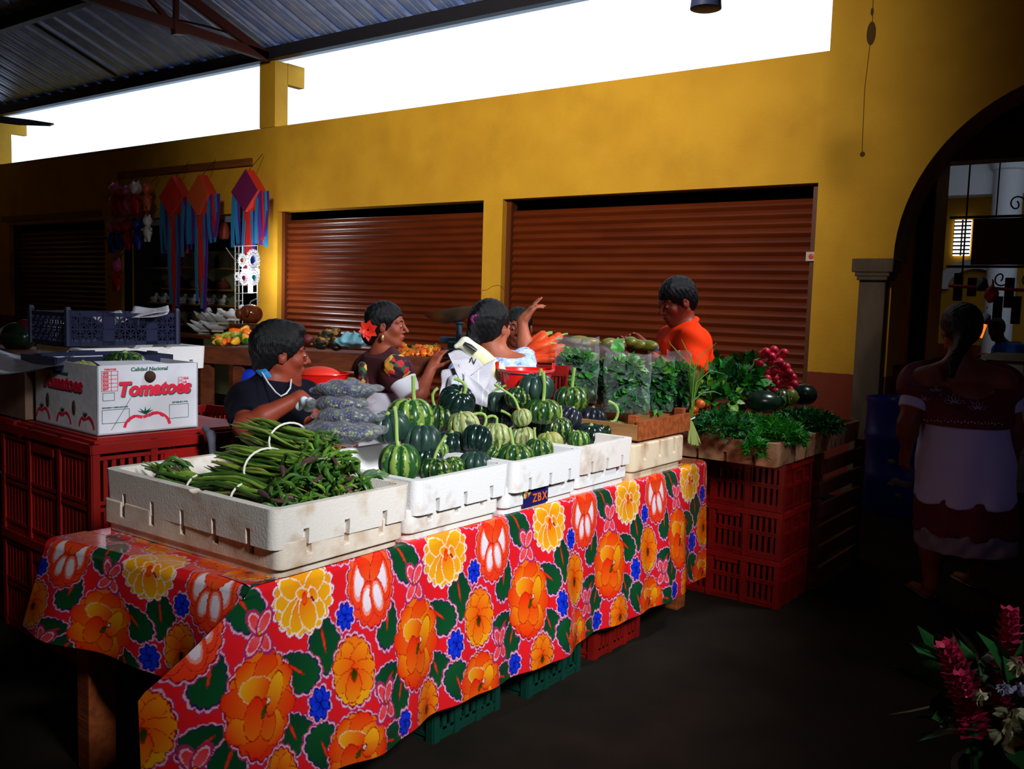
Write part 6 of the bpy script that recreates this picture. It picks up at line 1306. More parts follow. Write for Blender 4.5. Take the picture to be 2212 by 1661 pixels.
for s_ in (.03, .25, L_/2, L_-.05):
    for w_ in (.03, W_-.04): bw(MB().box(cp(s_, w_, (CZ-.02)/2), (.06, .05, CZ-.024), RC), 'leg', m_cw, ct, smooth=False)
def onct(px, py): 
    """point of the counter top under a pixel, kept on the counter"""
    p = ONZ(px, py, CZ); s_ = (p-V((CA.x, CA.y, CZ))).dot(cd); w_ = min(max((p-V((CA.x, CA.y, CZ))).dot(cn), .07), W_-.06); return cp(s_, w_, CZ)
def at_px(px, py, w_): # point on the vertical plane standing w_ behind the counter front
    d = V(ray(px, py)); o = V((0, 0, CAM_H)); q = cp(0, w_, 0); t = (q-o).dot(cn)/d.dot(cn); return o+d*t
m_pep = [mat('orange_pepper', (.80, .14, .008), .3), mat('red_pepper', (.70, .022, .008), .3), mat('yellow_green_pepper', (.30, .34, .03), .35), mat('green_pepper', (.02, .16, .015), .35), mat('yellow_pepper', (.75, .35, .02), .3)]
def pepper_mesh(L, r, k):
    return MB().lathe([(.0003, -L/2), (r*.35, -L*.46), (r*.75, -L*.25), (r, L*.12), (r*.95, L*.34), (r*.5, L*.46), (.001, L*.44)], 14, fn=lambda q, a: V((q.x*(1+.12*math.cos(3*a+k)), q.y*(1+.12*math.cos(3*a+k)), q.z))).mesh('pepper', m_pep[0])
pm = [pepper_mesh(.10, .026, 0), pepper_mesh(.045, .017, 1)]; stm = MB().tube([V((0, 0, 0)), V((.002, 0, .010)), V((.006, 0, .018))], [.004, .003, .003], 6).mesh('stem', m_stem)
PMS = {}
def pepper(k, mi, p, rot, sc, lab, grp):
    if (k, mi) not in PMS: me = pm[k].copy(); me.materials[0] = m_pep[mi]; me.name = 'pepper'; PMS[k, mi] = me
    o = ob('pepper', PMS[k, mi], None, p, rot); o.scale = (sc,)*3; tag(o, lab, 'pepper', grp); s_ = ob('stem', stm, o, (0, 0, (.045, .020)[k])); return o
rn = random.Random(21)
for i in range(46):
    x = rn.uniform(466, 570); top_ = 708+abs(x-528)*.30; y = rn.uniform(top_+4, 742); mi = rn.choice((0, 0, 1, 2, 2, 4)) if x < 548 else rn.choice((3, 3, 2, 1)); mi = 3 if y > 732 and rn.random() < .6 and x > 510 else (2 if y < 716 and rn.random() < .7 else mi)
    pepper(0, mi, at_px(x, y-3, .06+.012*(742-y)/1.5+rn.uniform(0, .12)), (rn.uniform(1.1, 2.0), rn.uniform(-.5, .5), rn.uniform(0, 6)), rn.uniform(.62, 1.0), 'bright pepper, orange, red, yellow or green, in the heap at the counter\'s left end', 'mixed peppers heaped at the left end of the counter')
for i in range(95):
    x = rn.uniform(853, 948); y = rn.uniform(747 if x < 910 else 751, 769); mi = 3 if rn.random() < .10 else (4 if rn.random() < .25 else (1 if rn.random() < .15 else 0))
    pepper(1, mi, at_px(x, y-2, .04+.006*(769-y)+rn.uniform(0, .05)), (rn.uniform(.5, 2.5), rn.uniform(-1, 1), rn.uniform(0, 6)), rn.uniform(.75, 1.05), 'small round orange or green chilli in the heap beside the older woman', 'small orange chillies heaped beside the scales')
m_gd = print_mat('mottled_gourd_skin', (.012, .010, .006), ((.35, .13, .015), (.22, .08, .01), (.05, .04, .01)), 55, .62, .4)
for (x, y, rx, ry, rot, lb3) in ((712, 722, 26, 14, -.35, 'mottled dark squash with orange spots, topmost of three on the counter'), (697, 740, 22, 15, -.2, 'mottled dark squash with orange spots at the left of the three'), (726, 742, 17, 16, .1, 'mottled squash touching the light blue bag')):
    c = at_px(x, y, .15 if y > 730 else .2); f = depth(c)/FPX
    def rib(q, rx=rx, f=f): a = math.atan2(q.y, q.z); k = 1-.10*abs(math.sin(a*4)); return V((q.x, q.y*k, q.z*k))
    o = MB().ell((0, 0, 0), (rx*f, ry*f, ry*f), None, 26, 26, fn=rib).build('squash', m_gd, None, loc=c); o.rotation_euler = (0, rot, math.radians(YAW)); MB().tube([V((-rx*f*.96, 0, 0)), V((-rx*f*1.15, 0, .004))], [.007, .005], 7).build('stem', m_stemb, o); tag(o, lb3, 'squash')
o = MB().ell((0, 0, 0), (.035, .03, .03), None, 16, 10).build('beetroot', mat('dull_red_root', (.12, .012, .012), .6), None, loc=at_px(664, 733, .2)); tag(o, 'dull dark red root vegetable left of the mottled squashes', 'root vegetable')
m_bb = mat('light_blue_plastic', (.20, .48, .58), .3, bump=.9, bscale=26, spec=.7)
c = at_px(760, 738, .16); B_ = Sdf().ell(c, (.095, .06, .038), np.array(frame(RHa)), .02).ell(c+RHa*.05+V((0, 0, .025)), (.05, .03, .022), np.array(frame((RHa+V((0, 0, .5))))), .02).cap(c-RHa*.03+V((0, 0, .03)), c-RHa*.02+V((0, 0, .058)), .022, .006).cap(c+RHa*.07+V((0, 0, .03)), c+RHa*.085+V((0, 0, .062)), .018, .005).cap(c+RHa*.02+V((0, 0, .03)), c+RHa*.01+V((0, 0, .06)), .018, .005)
tag(sdf_ob('plastic_bag', B_, .005, m_bb, None, noise=lambda X: .006*np.sin(X[:, 0]*90+X[:, 2]*60)*np.sin(X[:, 1]*80-X[:, 2]*90)), 'light blue knotted plastic bag on the counter left of the older woman', 'plastic bag')
# blue tarp bundle, basins under the counter
c = cp(.36, .12, .90); T_ = Sdf().ell(cp(.33, .06, .95), (.12, .07, .12), RC, .05).ell(cp(.30, .05, .86), (.14, .08, .09), RC, .05)
tag(sdf_ob('blue_bundle', T_, .008, mat('blue_tarp', (.008, .045, .62), .5, bump=.4, bscale=8), None, noise=lambda X: .004*np.sin(X[:, 2]*50)*np.sin(X[:, 0]*40)), 'bright blue cloth bundle hanging below the left end of the counter', 'bundle')
tb_ = thing('basin', 'red plastic basin standing below the counter between the man in black and the older woman', 'basin', at_px(690, 832, -.30)); c = V(tb_.location)
m_rp = mat('red_plastic', (.72, .010, .008), .3, coat=.3); bw(MB().lathe([(0, -.06), (.12, -.06), (.15, .06), (.158, .064), (.156, .068), (.145, .066), (.118, -.05), (0, -.05)], 36, c), 'bowl', m_rp, tb_); bw(MB().ell(c+V((0, 0, .05)), (.11, .11, .05), None, 20, 10), 'red_contents', mat('orange_red_contents', (.7, .03, .01), .5), tb_)
sup_ = crate(cm_red, c.x, c.y, .0, .3, 'red plastic crate on the floor carrying the basin', None, (.8, .9, 1)); crate(cm_red, c.x, c.y, .305, .3, 'red plastic crate directly under the basin', None, (.8, .9, 1)); sup3_ = crate(cm_red, c.x, c.y, .61, .3, 'upper red plastic crate directly under the basin', None, (.8, .9, max(.1, (c.z-.06-.61)/.30)))
# scales
scl = thing('kitchen_scale', 'old blue market scale with a wide dull metal pan on the counter', 'scale', cp((at_px(985, 770, .12)-CA).dot(cd), .16, CZ)); c = V(scl.location)
f = depth(c)/FPX; m_sb = mat('old_blue_enamel', (.015, .07, .12), .5, col2=(.01, .04, .07), scale=12); m_pan = mat('dull_brass_pan', (.16, .11, .06), .4, col2=(.10, .08, .05), scale=12, metal=.6)
bev(bw(MB().box(c+V((0, 0, .03)), (.16, .10, .06), RC).box(c+V((0, 0, .075)), (.11, .08, .05), RC), 'base', m_sb, scl, smooth=False), .008); bw(MB().lathe([(.03, .09), (.018, .13), (.015, .19), (.03, .20), (.03, .205)], 16, c), 'column', m_sb, scl); bev(bw(MB().box(c+V((0, 0, .105))-RHa*.055, (.10, .03, .035), np.array(RC) if False else RC), 'beam_arm', m_sb, scl, smooth=False), .005)
bw(MB().box(c+V((0, 0, .135))+RHa*.03-FHa*.03, (.04, .02, .02), RC), 'counterweight', mat('scale_grey', (.35, .35, .35), .4), scl, smooth=False)
Rp = frame(vec(.94, -.3, .22), V((-.18, 0, 1))); bw(MB().lathe([(.0, -.055), (.06, -.050), (.11, -.025), (.15, .004), (.153, .008), (.148, .008), (.108, -.020), (.058, -.044), (0, -.049)], 40, (0, 0, 0), fn=lambda q, a: Rp @ q+c+V((0, 0, .255))-RHa*.04), 'pan', m_pan, scl)
# carrots and green mangoes at the right end
m_car = mat('carrot_skin', (.80, .085, .012), .4, col2=(.68, .05, .01), scale=20)
cme = MB().lathe([(.0005, -.085), (.008, -.07), (.016, -.02), (.021, .03), (.022, .06), (.014, .075), (.001, .072)], 14).mesh('carrot', m_car)
for i, (x, y, a, w_) in enumerate(((1168, 748, 1.1, .1), (1155, 752, 1.25, .06), (1183, 742, 1.0, .14), (1176, 762, 1.2, .05), (1160, 770, 1.5, .04), (1186, 758, 1.35, .08), (1150, 738, 1.0, .16), (1172, 776, 1.5, .03), (1190, 772, 1.45, .04), (1152, 745, .9, .1))):
    o = ob('carrot', cme, None, at_px(x, y, w_-.12)); o.rotation_euler = (Matrix.Rotation(math.radians(YAW), 4, 'Z') @ Matrix.Rotation(a, 4, 'Y')).to_euler(); o.scale = (1.15,)*3; tag(o, 'thick orange carrot in the pile left of the bagged greens', 'carrot', 'carrots piled left of the bagged greens')
    ob('stem', stm, o, (0, 0, .072)).scale = (1.6,)*3
cz_ = at_px(1168, 783, -.08); crs = crate(cm_red, cz_.x, cz_.y, .76, RC.to_euler().z, 'crate standing under the carrots beside the bagged greens', None, (.62, .8, (cz_.z-.76)/.30)); crate(cm_red, cz_.x, cz_.y, .38, RC.to_euler().z, 'second crate below the carrots', None, (.62, .8, 1.26)); crate(cm_red, cz_.x, cz_.y, 0, RC.to_euler().z, 'lowest crate below the carrots', None, (.62, .8, 1.26))
m_mg = mat('green_mango_skin', (.10, .14, .015), .35, col2=(.22, .13, .02), scale=9)
for i, (x, y) in enumerate(((1252, 736), (1275, 740), (1318, 741), (1345, 742), (1362, 738), (1378, 744), (1400, 746))):
    f = 5.0/FPX; o = MB().ell((0, 0, 0), (24*f, 15*f, 11*f), None, 18, 12).build('papaya', m_mg, None, loc=at_px(x, y, .12)); o.rotation_euler.z = math.radians(YAW)+i*.4; MB().tube([V((24*f*.95, 0, 0)), V((24*f*1.08, 0, 0))], .005, 6).build('stem', m_stemb, o); tag(o, 'green and yellow mottled papaya in the row behind the bagged greens', 'papaya', 'papayas lying behind the bagged greens')
# red bucket with wire handle
tb3 = 4.02; bk = thing('bucket', 'bright red plastic bucket with a wire handle behind the squash heap', 'bucket', D(1133, 868, tb3)); c = V(bk.location); R0_ = 59*tb3/FPX; Hb = (868-797)*tb3/FPX
bw(MB().lathe([(0, 0), (R0_*.78, 0), (R0_*.97, Hb-.012), (R0_*1.03, Hb-.010), (R0_*1.03, Hb), (R0_*.97, Hb+.002), (R0_*.94, Hb-.006), (R0_*.76, .008), (0, .008)], 48, c), 'body', m_rp, bk)
bw(MB().tube([c+RHa*(R0_*1.04*math.cos(a))-FHa*(R0_*1.04*math.sin(a))+V((0, 0, Hb+.004-.016*math.sin(a))) for a in np.linspace(0, PI, 30)], .0022, 6), 'wire_handle', mat('steel_wire', (.35, .35, .45), .3, metal=.8), bk)
for s_ in (-1, 1): bw(MB().box(c+RHa*s_*R0_*1.02+V((0, 0, Hb+.012)), (.012, .03, .035), zrot(math.radians(YAW))), 'ear', m_rp, bk, smooth=False)
# newspaper wrapped bundle with a yellow plastic jug
tn = 3.95; nb = thing('newspaper_bundle', 'crumpled newspaper bundle with a big letter N stuffed behind the squashes', 'newspaper', D(1020, 850, tn))
def SH(pts, b_, sd, tt=0, nm='newspaper_sheet', m=None): return sheet(nm, [D(x, y, tn+z) for x, y, z in pts], m or m_news, b_, 14, nb, .001, sd)
SH([(968, 762, .0), (1006, 742, .04), (1044, 790, .0), (994, 824, -.06)], .010, 1)
SH([(986, 812, -.03), (1072, 774, .03), (1052, 840, -.02), (1010, 846, -.06)], .012, 2)
SH([(1004, 800, -.07), (1056, 846, -.06), (1052, 880, -.06), (1000, 862, -.08)], .010, 3)
SH([(1056, 800, .02), (1106, 862, .0), (1080, 870, -.02), (1042, 842, .0)], .008, 4)
SH([(958, 800, .02), (990, 786, -.03), (1000, 860, -.06), (950, 866, .0)], .02, 5)
Rn = Matrix((RXv, UPv, -FWv)).transposed()
word('N', .036, m_ink, D(1012, 782, tn-.004)-V(nb.location), Rn @ Matrix.Rotation(-.42, 3, 'Z'), nb, offset=.0006); word('un', .034, m_ink, D(1069, 828, tn-.006)-V(nb.location), Rn @ Matrix.Rotation(-.75, 3, 'Z'), nb, offset=.0008)
m_jug = mat('pale_yellow_plastic', (.80, .78, .42), .4, col2=(.75, .76, .66), scale=5)
jg = thing('plastic_jug', 'pale yellow plastic jug with a dark handle slot leaning in the newspapers', 'jug', D(1035, 770, tn+.08)); a_, b_ = D(1005, 742, tn+.02), D(1072, 805, tn+.10)
jd = (b_-a_).normalized(); Jg = Sdf().cap(a_, b_, .030, .045, .02).cap(D(1006, 738, tn+.0), D(985, 748, tn+.0), .012, .010, .02).ell(D(1038, 775, tn+.08), (.075, .035, .04), np.array(frame(jd)), .03).cap(D(1004, 741, tn-.05), D(1030, 758, tn-.05), .011, .013, .004, 1)
sdf_ob('body', Jg, .005, m_jug, jg); bw(MB().tube([D(1003, 741, tn-.02), D(1016, 748, tn-.022), D(1030, 758, tn-.02)], [.008, .011, .008], 8, flat=.5), 'dark_slot', m_black, jg)
jb = Sdf().ell(D(982, 820, tn-.02), (.026, .02, .024), None, .01).ell(D(985, 845, tn-.02), (.05, .035, .045), None, .02).ell(D(970, 862, tn), (.04, .03, .03), None, .02)
tag(sdf_ob('plastic_bag', jb, .005, m_pbag, None, noise=lambda X: .005*np.sin(X[:, 0]*110+X[:, 2]*50)*np.sin(X[:, 1]*90)), 'white crumpled plastic bag below the newspaper bundle', 'plastic bag')
wb_ = Sdf().ell(D(668, 874, 3.25), (.030, .02, .024), None, .02).cap(D(655, 868, 3.28), D(645, 880, 3.28), .018, .010); tag(sdf_ob('plastic_bag', wb_, .004, m_pbag, None, noise=lambda X: .003*np.sin(X[:, 0]*150+X[:, 2]*90)), 'small white plastic bag end sticking out left of the seed bags', 'plastic bag')
# ------------------------------------------------------------------ toy shop in the second opening
HY = WY-.22
def rail(a, b_, lab):
    A1, B1 = ONY(*a, WY-.03), ONY(*b_, WY-.03); o = MB().box((A1+B1)/2, ((B1-A1).length, .035, .09)).build('wooden_rail', m_railw, None, smooth=False); return tag(o, lab, 'rail')
rail((255, 380), (543, 348), 'long thin wooden rail on the wall above the kites'); rail((5, 474), (215, 461), 'thin wooden rail above the far left shutter')
def kite(top, left, right, bot, cf, cs, label, rib, tails):
    T_, L__, R__, B__ = (ONY(*p, HY-.1) for p in (top, left, right, bot)); k = thing('paper_kite', label, 'kite', (T_+B__)/2, 0, 'diamond paper kites hanging from the rail'); o = V(k.location)
    P_ = [T_, R__, B__, L__]; dY = V((.0, .13, 0)); g = MB(); n_ = V((0, .008, 0))
    g.add([p-o for p in P_]+[p+n_-o for p in P_], [(0, 1, 2, 3), (7, 6, 5, 4)]+[(i, i+4, (i+1) % 4+4, (i+1) % 4) for i in range(4)]); g.build('paper_face', cf, k, smooth=False)
    g = MB(); g.add([p+n_*.5-o for p in P_]+[p+dY-o for p in P_], [(i, (i+1) % 4, (i+1) % 4+4, i+4) for i in range(4)]+[(4, 5, 6, 7)]); g.build('paper_side', cs, k, smooth=False)
    rn = random.Random(int(top[0]))
    def ribbon(p0, L, m, j): 
        w_ = rn.uniform(.045, .075); a = rn.uniform(-.04, .04); pts = [p0+V((a*t*t+.012*math.sin(5*t+j), -.02*math.sin(4*t+j)+.03*j*.3, -L*t)) for t in np.linspace(0, 1, 9)]; g = MB()
        for a1, b1 in zip(pts[:-1], pts[1:]): x_ = V((w_/2, 0, 0)); t_ = V((0, .0015, 0)); g.add([a1-x_-o-t_, a1+x_-o-t_, b1+x_-o-t_, b1-x_-o-t_, a1-x_-o+t_, a1+x_-o+t_, b1+x_-o+t_, b1-x_-o+t_], [(0, 1, 2, 3), (7, 6, 5, 4), (0, 3, 7, 4), (1, 5, 6, 2)])
        g.build('ribbon', m, k, smooth=True)
    for j in range(3): ribbon(L__+V((.02+.03*j, .03, 0)), rib, m_rib[j % 3 if j != 1 else 0], j)
    for j in range(5): ribbon(R__+V((-.06+.035*j, .05, 0)), rib*rn.uniform(.8, 1.05), m_rib[(0, 2, 1, 0, 2)[j]], j)
    for j in range(5): ribbon(B__+V((-.07+.035*j, .05, .02)), tails*rn.uniform(.85, 1.0), m_rib[(0, 1, 1, 0, 2)[j]], j)
    MB().tube([T_-o+V((0, .06, 0)), T_-o+V((0, .26, .22))], .004, 5).build('string', m_iron, k)
m_rib = [mat('blue_ribbon', (.02, .20, .45), .6), mat('red_ribbon', (.55, .02, .015), .6), mat('violet_ribbon', (.10, .02, .28), .6)]
m_ks = mat('red_paper_side', (.50, .022, .008), .7)
kite((371, 380), (343, 426), (395, 424), (366, 467), mat('red_paper', (.55, .02, .008), .7), m_ks, 'red diamond kite with blue and violet ribbons, leftmost of the three', .75, 1.35)
kite((429, 376), (402, 424), (450, 417), (425, 464), mat('orange_red_paper', (.55, .07, .012), .7), m_ks, 'orange diamond kite in the middle of the three', .62, 1.30)
kite((530, 365), (499, 415), (556, 411), (528, 457), mat('purple_paper', (.16, .006, .075), .7), mat('red_paper_side_bright', (.70, .03, .008), .7), 'purple diamond kite with red sides, rightmost of the three', .68, .95)
def toy(px, py, h, cb_, ch_, label, cl_=None, w_=1.0):
    c = ONY(px, py, HY-.05); s = h*depth(c)/FPX/2; S = Sdf(); k = .10*s
    S.ell(c+V((0, 0, -.30*s)), (.40*s*w_, .30*s, .52*s), None, k); r = thing('inflatable_toy', label, 'toy', c, 0, 'inflatable toys hanging at the shop corner')
    for x in (-1, 1): S.cap(c+V((x*.30*s*w_, 0, -.05*s)), c+V((x*.62*s*w_, -.1*s, -.15*s)), .12*s, .10*s, k); S.cap(c+V((x*.18*s, 0, -.72*s)), c+V((x*.22*s, -.04*s, -.95*s)), .14*s, .12*s, k)
    sdf_ob('body', S, .05*s if s > .2 else .01, cb_, r); sdf_ob('head', Sdf().ell(c+V((0, 0, .50*s)), (.38*s, .34*s, .38*s), None, .01).cap(c+V((-.2*s, 0, .72*s)), c+V((-.27*s, 0, .92*s)), .09*s, .07*s, k).cap(c+V((.2*s, 0, .72*s)), c+V((.27*s, 0, .92*s)), .09*s, .07*s, k), .045*s if s > .2 else .01, ch_, r)
    bw(MB().tube([c+V((0, .02, .85*s)), c+V((0, .16, 1.5*s))], .004, 5), 'cord', m_iron, r)
tr_, tp_, tbl, twh, tsk = mat('red_vinyl', (.50, .012, .02), .3), mat('pink_vinyl', (.62, .10, .24), .3), mat('blue_vinyl', (.015, .035, .30), .3), mat('white_vinyl', (.70, .70, .72), .3), mat('orange_vinyl', (.62, .12, .05), .3)
for x, y, h, a, b_, lb4 in ((248, 428, 72, tr_, tp_, 'red inflatable toy with a pink head, first in the upper row'), (264, 434, 66, tr_, tr_, 'dark red inflatable toy, second in the upper row'), (276, 430, 64, tp_, tp_, 'pink inflatable toy in the middle of the upper row'), (294, 426, 72, tr_, twh, 'red inflatable toy with a white head, fourth in the upper row'), (318, 424, 60, tsk, tsk, 'orange inflatable toy at the right end of the upper row'),
    (243, 508, 72, tbl, tp_, 'blue inflatable toy with a pink head, first in the lower row'), (260, 508, 62, tbl, tr_, 'blue and red inflatable toy, second in the lower row'), (277, 506, 64, tr_, tr_, 'red inflatable toy in the middle of the lower row'), (297, 504, 68, tbl, tbl, 'deep blue inflatable toy, fourth in the lower row'), (319, 492, 58, twh, twh, 'white inflatable toy at the right end of the lower row'), (252, 592, 72, tr_, tp_, 'red inflatable toy with a pink head hanging alone lowest')):
    toy(x, y, h, a, b_, lb4)
# shop back wall, shelves, pottery, white bird figurines
m_shopw = mat('pale_green_shop_wall', (.20, .20, .10), .8); m_shelf = mat('shelf_edge_wood', (.28, .14, .03), .6)
SY = WY+.55
a0_, a1_ = ONY(262, 535, SY+.2), ONY(505, 700, SY+.2); sb = MB().box(((a0_.x+a1_.x)/2, SY+.25, 1.05), (a1_.x-a0_.x, .03, 2.1)); struct(sb, 'trim_shop_backboard', m_shopw)
MB().box((-11.36, WY+.1, 2.47), (3.18, .06, .09)).build('window_frame', mat('grey_shutter_box', (.22, .25, .30), .5), struct(MB().box((-12.93, WY+.1, 1.26), (.05, .1, 2.5)), 'trim_shop_jamb', m_dark), smooth=False)
def shelf(x0, x1, y, lab):
    A1, B1 = ONY(x0, y, SY), ONY(x1, y, SY); o = MB().box(((A1.x+B1.x)/2, SY+.1, (A1.z+B1.z)/2), (B1.x-A1.x, .24, .025)).build('shelf', m_shelf, None, smooth=False); tag(o, lab, 'shelf'); return (A1.z+B1.z)/2+.0125
def clay(px, z, s, m, lab, kind=0, grp=None, nm='clay_pot'):
    x = ONY(px, 640, SY+.06).x; 
    pr = ([(0, 0), (.45, 0), (.9, .35), (1, .75), (.8, 1.15), (.45, 1.35), (.42, 1.5), (.5, 1.55), (.40, 1.5), (.0, 1.4)], [(0, 0), (.5, 0), (.55, .1), (.3, .5), (.55, 1.1), (.2, 1.7), (.28, 1.9), (0, 2.0)])[kind]
    o = MB().lathe([(r_*s, z_*s) for r_, z_ in pr], 18).build(nm, m, None, loc=(x, SY+.06, z)); return tag(o, lab, 'pottery', grp)
m_cd, m_cb, m_cr = mat('black_glazed_clay', (.012, .012, .02), .15), mat('brown_clay', (.16, .04, .015), .4), mat('red_clay', (.30, .04, .02), .5)
z1_ = shelf(272, 508, 656, 'long shelf carrying white bird figurines'); z2_ = shelf(350, 490, 625, 'shelf with dark glazed pots above the white birds'); z3_ = shelf(298, 360, 579, 'short shelf at the upper left of the shop'); z4_ = shelf(372, 398, 577, 'tiny shelf with a dark vase under the red kite ribbons'); z5_ = shelf(455, 485, 580, 'tiny shelf under the orange kite'); z6_ = shelf(268, 505, 700, 'low shelf behind the peppers')
for i, x in enumerate((352, 368, 387, 405, 424, 442, 462, 482)): clay(x, z2_, .075+.02*(i % 3), (m_cd, m_cb, m_cd)[i % 3], 'dark glazed round pot in the row above the white birds', 0, 'dark glazed pots on the shelf')
for i, (x, m_) in enumerate(((283, m_cr), (305, m_cb), (330, m_cb), (350, m_cr), (382, m_cb), (410, m_cd), (438, m_cb), (470, m_cd))): clay(x, z6_, .08, m_, 'brown clay vessel on the low shelf behind the peppers', i % 2, 'clay vessels on the low shelf')
for x, z_, m_, lb5 in ((306, z3_, mat('blue_glass', (.02, .05, .18), .2), 'dark blue vase on the short upper shelf'), (345, z3_, m_cd, 'small black vase on the short upper shelf'), (385, z4_, m_cd, 'black vase standing under the red kite'), (468, z5_, m_cd, 'black vase standing under the orange kite')): clay(x, z_, .09, m_, lb5, 1, None, 'vase')
bme = MB().ell((0, 0, .05), (.10, .035, .038), None, 14, 8).ell((.075, 0, .115), (.03, .025, .03), None, 10, 7).tube([V((.05, 0, .06)), V((.07, 0, .115))], [.03, .02], 8).tube([V((.10, 0, .115)), V((.13, 0, .105))], [.010, .002], 6).tube([V((-.08, 0, .06)), V((-.15, 0, .10))], [.025, .006], 6).box((0, 0, .008), (.10, .05, .016)).mesh('bird_figurine', mat('white_ceramic', (.55, .57, .62), .35))
for i, x in enumerate((290, 310, 332, 352, 372, 394, 415, 436, 456, 478)):
    o = ob('bird_figurine', bme, None, (ONY(x, 650, SY+.05).x, SY+.05, z1_)); tag(o, 'small white bird figurine in the row on the shop shelf', 'figurine', 'white bird figurines on the shelf')
for i, (x, y) in enumerate(((440, 697), (462, 699), (484, 700), (505, 692), (448, 716), (470, 717), (440, 722))):
    o = ob('bird_figurine', bme, None, ONY(x, y, WY-.35), (0, 0, .2*i)); o.scale = (1.4,)*3; tag(o, 'larger white bird figurine on the low stand behind the peppers', 'figurine', 'white bird figurines behind the peppers')
st_ = thing('display_stand', 'dark low display stand carrying the larger white birds', 'stand', (ONY(470, 720, WY-.35).x, WY-.35, 0)); zz = ONY(470, 722, WY-.35).z; bw(MB().box((st_.location.x, WY-.35, zz-.03), (1.4, .5, .04)), 'stand_top', m_cw, st_, smooth=False)
for x_ in (-.65, .65): bw(MB().box((st_.location.x+x_, WY-.35, (zz-.05)/2), (.05, .45, zz-.05)), 'side_panel', m_cw, st_, smooth=False)
for x, y, w_, h_, lb5 in ((459, 487, 20, 32, 'reddish brown clay ornament hanging left beside the purple kite'), (484, 500, 22, 38, 'larger reddish brown clay ornament hanging beside the purple kite')):
    c = ONY(x, y, WY+.05); f = depth(c)/FPX; r = thing('hanging_clay_ornament', lb5, 'ornament', c); bw(MB().lathe([(0, -h_*f*.5), (w_*f*.45, -h_*f*.42), (w_*f*.6, -h_*f*.1), (w_*f*.45, h_*f*.3), (w_*f*.2, h_*f*.5), (0, h_*f*.5)], 16, c), 'body', m_cr, r); bw(MB().tube([c+V((0, 0, h_*f*.5)), c+V((0, .02, .30+h_*f*.5))], .004, 5), 'cord', m_iron, r)
# wire rack, flower trinkets and the white lamp
m_wire = mat('white_wire', (.60, .60, .62), .4); RY = WY-.45
rk = thing('wire_rack', 'tall white wire display rack beside the yellow post with bright trinkets', 'rack', ONY(530, 690, RY)); g = MB(); P = lambda x, y: ONY(x, y, RY)
for x in (508, 516, 524, 556): g.tube([P(x, 530), P(x, 728)], .006, 5)
for i, y in enumerate(range(532, 728, 17)): g.tube([P(508, y), P(556 if i % 2 == 0 else 524, y-2)], .005, 5)
bw(g, 'wire_grid', m_wire, rk); bw(MB().tube([ONY(488, 535, RY), ONY(506, 560, RY), ONY(520, 563, RY)], .005, 5), 'hook', m_wire, rk); bw(MB().tube([P(532, 728)+V((0, 0, 0)), V((P(532, 728).x, RY, 0))], .012, 6), 'post', m_wire, rk)
m_em = mat('lamp_white', (1, 1, 1), .5, emis=(.90, .95, 1), es=14)
lm = thing('led_lamp', 'glowing white cross shaped lamp on the wire rack by the post', 'lamp', ONY(541, 588, RY-.05)); c = V(lm.location)
bw(MB().box(c, (.30, .03, .075)).box(c-V((-.0, 0, .12)), (.05, .03, .26)), 'light_bar', m_em, lm, smooth=False)
m_pet = mat('glowing_white_bead', (.85, .87, .9), .3, emis=(.8, .85, 1), es=.35)  # weak glow put into the bead material itself
for x, y, r_, cc2, lb5 in ((546, 562, .115, (.02, .06, .35), 'white beaded flower trinket with a blue centre, top of the rack'), (549, 599, .085, (.02, .25, .45), 'white beaded flower trinket with a turquoise centre'), (527, 600, .08, (.45, .02, .12), 'white beaded flower trinket with a pink centre'), (523, 562, .07, (.6, .12, .02), 'half hidden beaded flower trinket with an orange centre'), (512, 597, .045, (.5, .15, .03), 'small beaded flower trinket at the left of the rack')):
    c = ONY(x, y, RY-.09); r = thing('flower_trinket', lb5, 'trinket', c); g = MB()
    for k in range(16): a = 2*PI*k/16; g.ell(c+V((math.cos(a)*r_, 0, math.sin(a)*r_)), (r_*.17,)*3, None, 6, 5)
    g.lathe([(r_*.55, -.01), (r_*.78, 0), (r_*.55, .01), (r_*.5, 0)], 20, fn=lambda q, a, c=c: c+V((q.x, q.z, q.y))); bw(g, 'bead_ring', m_pet, r); bw(MB().ell(c, (r_*.4, .02, r_*.4), None, 12, 8), 'centre', mat('trinket_centre', cc2, .3), r)
pt = bpy.data.lights.new('led_lamp_light', 'POINT'); pt.energy = 24; pt.color = (.93, .96, 1); pt.shadow_soft_size = .08; po = bpy.data.objects.new('led_lamp_light', pt); COL.objects.link(po); po.location = ONY(556, 587, RY-.02)
c = ONY(542, 678, WY-.75); f = depth(c)/FPX; pg = thing('clay_pot', 'big shiny brown round clay pot with a pale handle by the yellow post', 'pottery', c); bw(MB().ell(c, (27*f, 24*f, 22*f), None, 30, 20, fn=lambda q: V((q.x, q.y, q.z*(1-.05*math.cos(q.x*20))))), 'body', mat('shiny_brown_clay', (.20, .04, .012), .15, coat=.5), pg); bw(MB().tube([c+V((-.02, 0, 21*f)), c+V((.0, 0, 27*f)), c+V((.10, 0, 33*f)), c+V((.15, 0, 26*f))], .008, 6), 'handle', m_wire, pg); bw(MB().ell(c+V((-.06, -24*f, 0)), (.05, .025, .06), None, 10, 8).ell(c+V((.08, -23*f, .02)), (.04, .02, .05), None, 10, 8), 'relief', m_cb, pg)
st2 = MB().box((c.x, c.y, (c.z-22*f)/2), (.35, .35, c.z-22*f-.002)); tag(st2.build('wooden_stand', m_cw, None, smooth=False), 'dark wooden block under the big brown clay pot', 'stand')
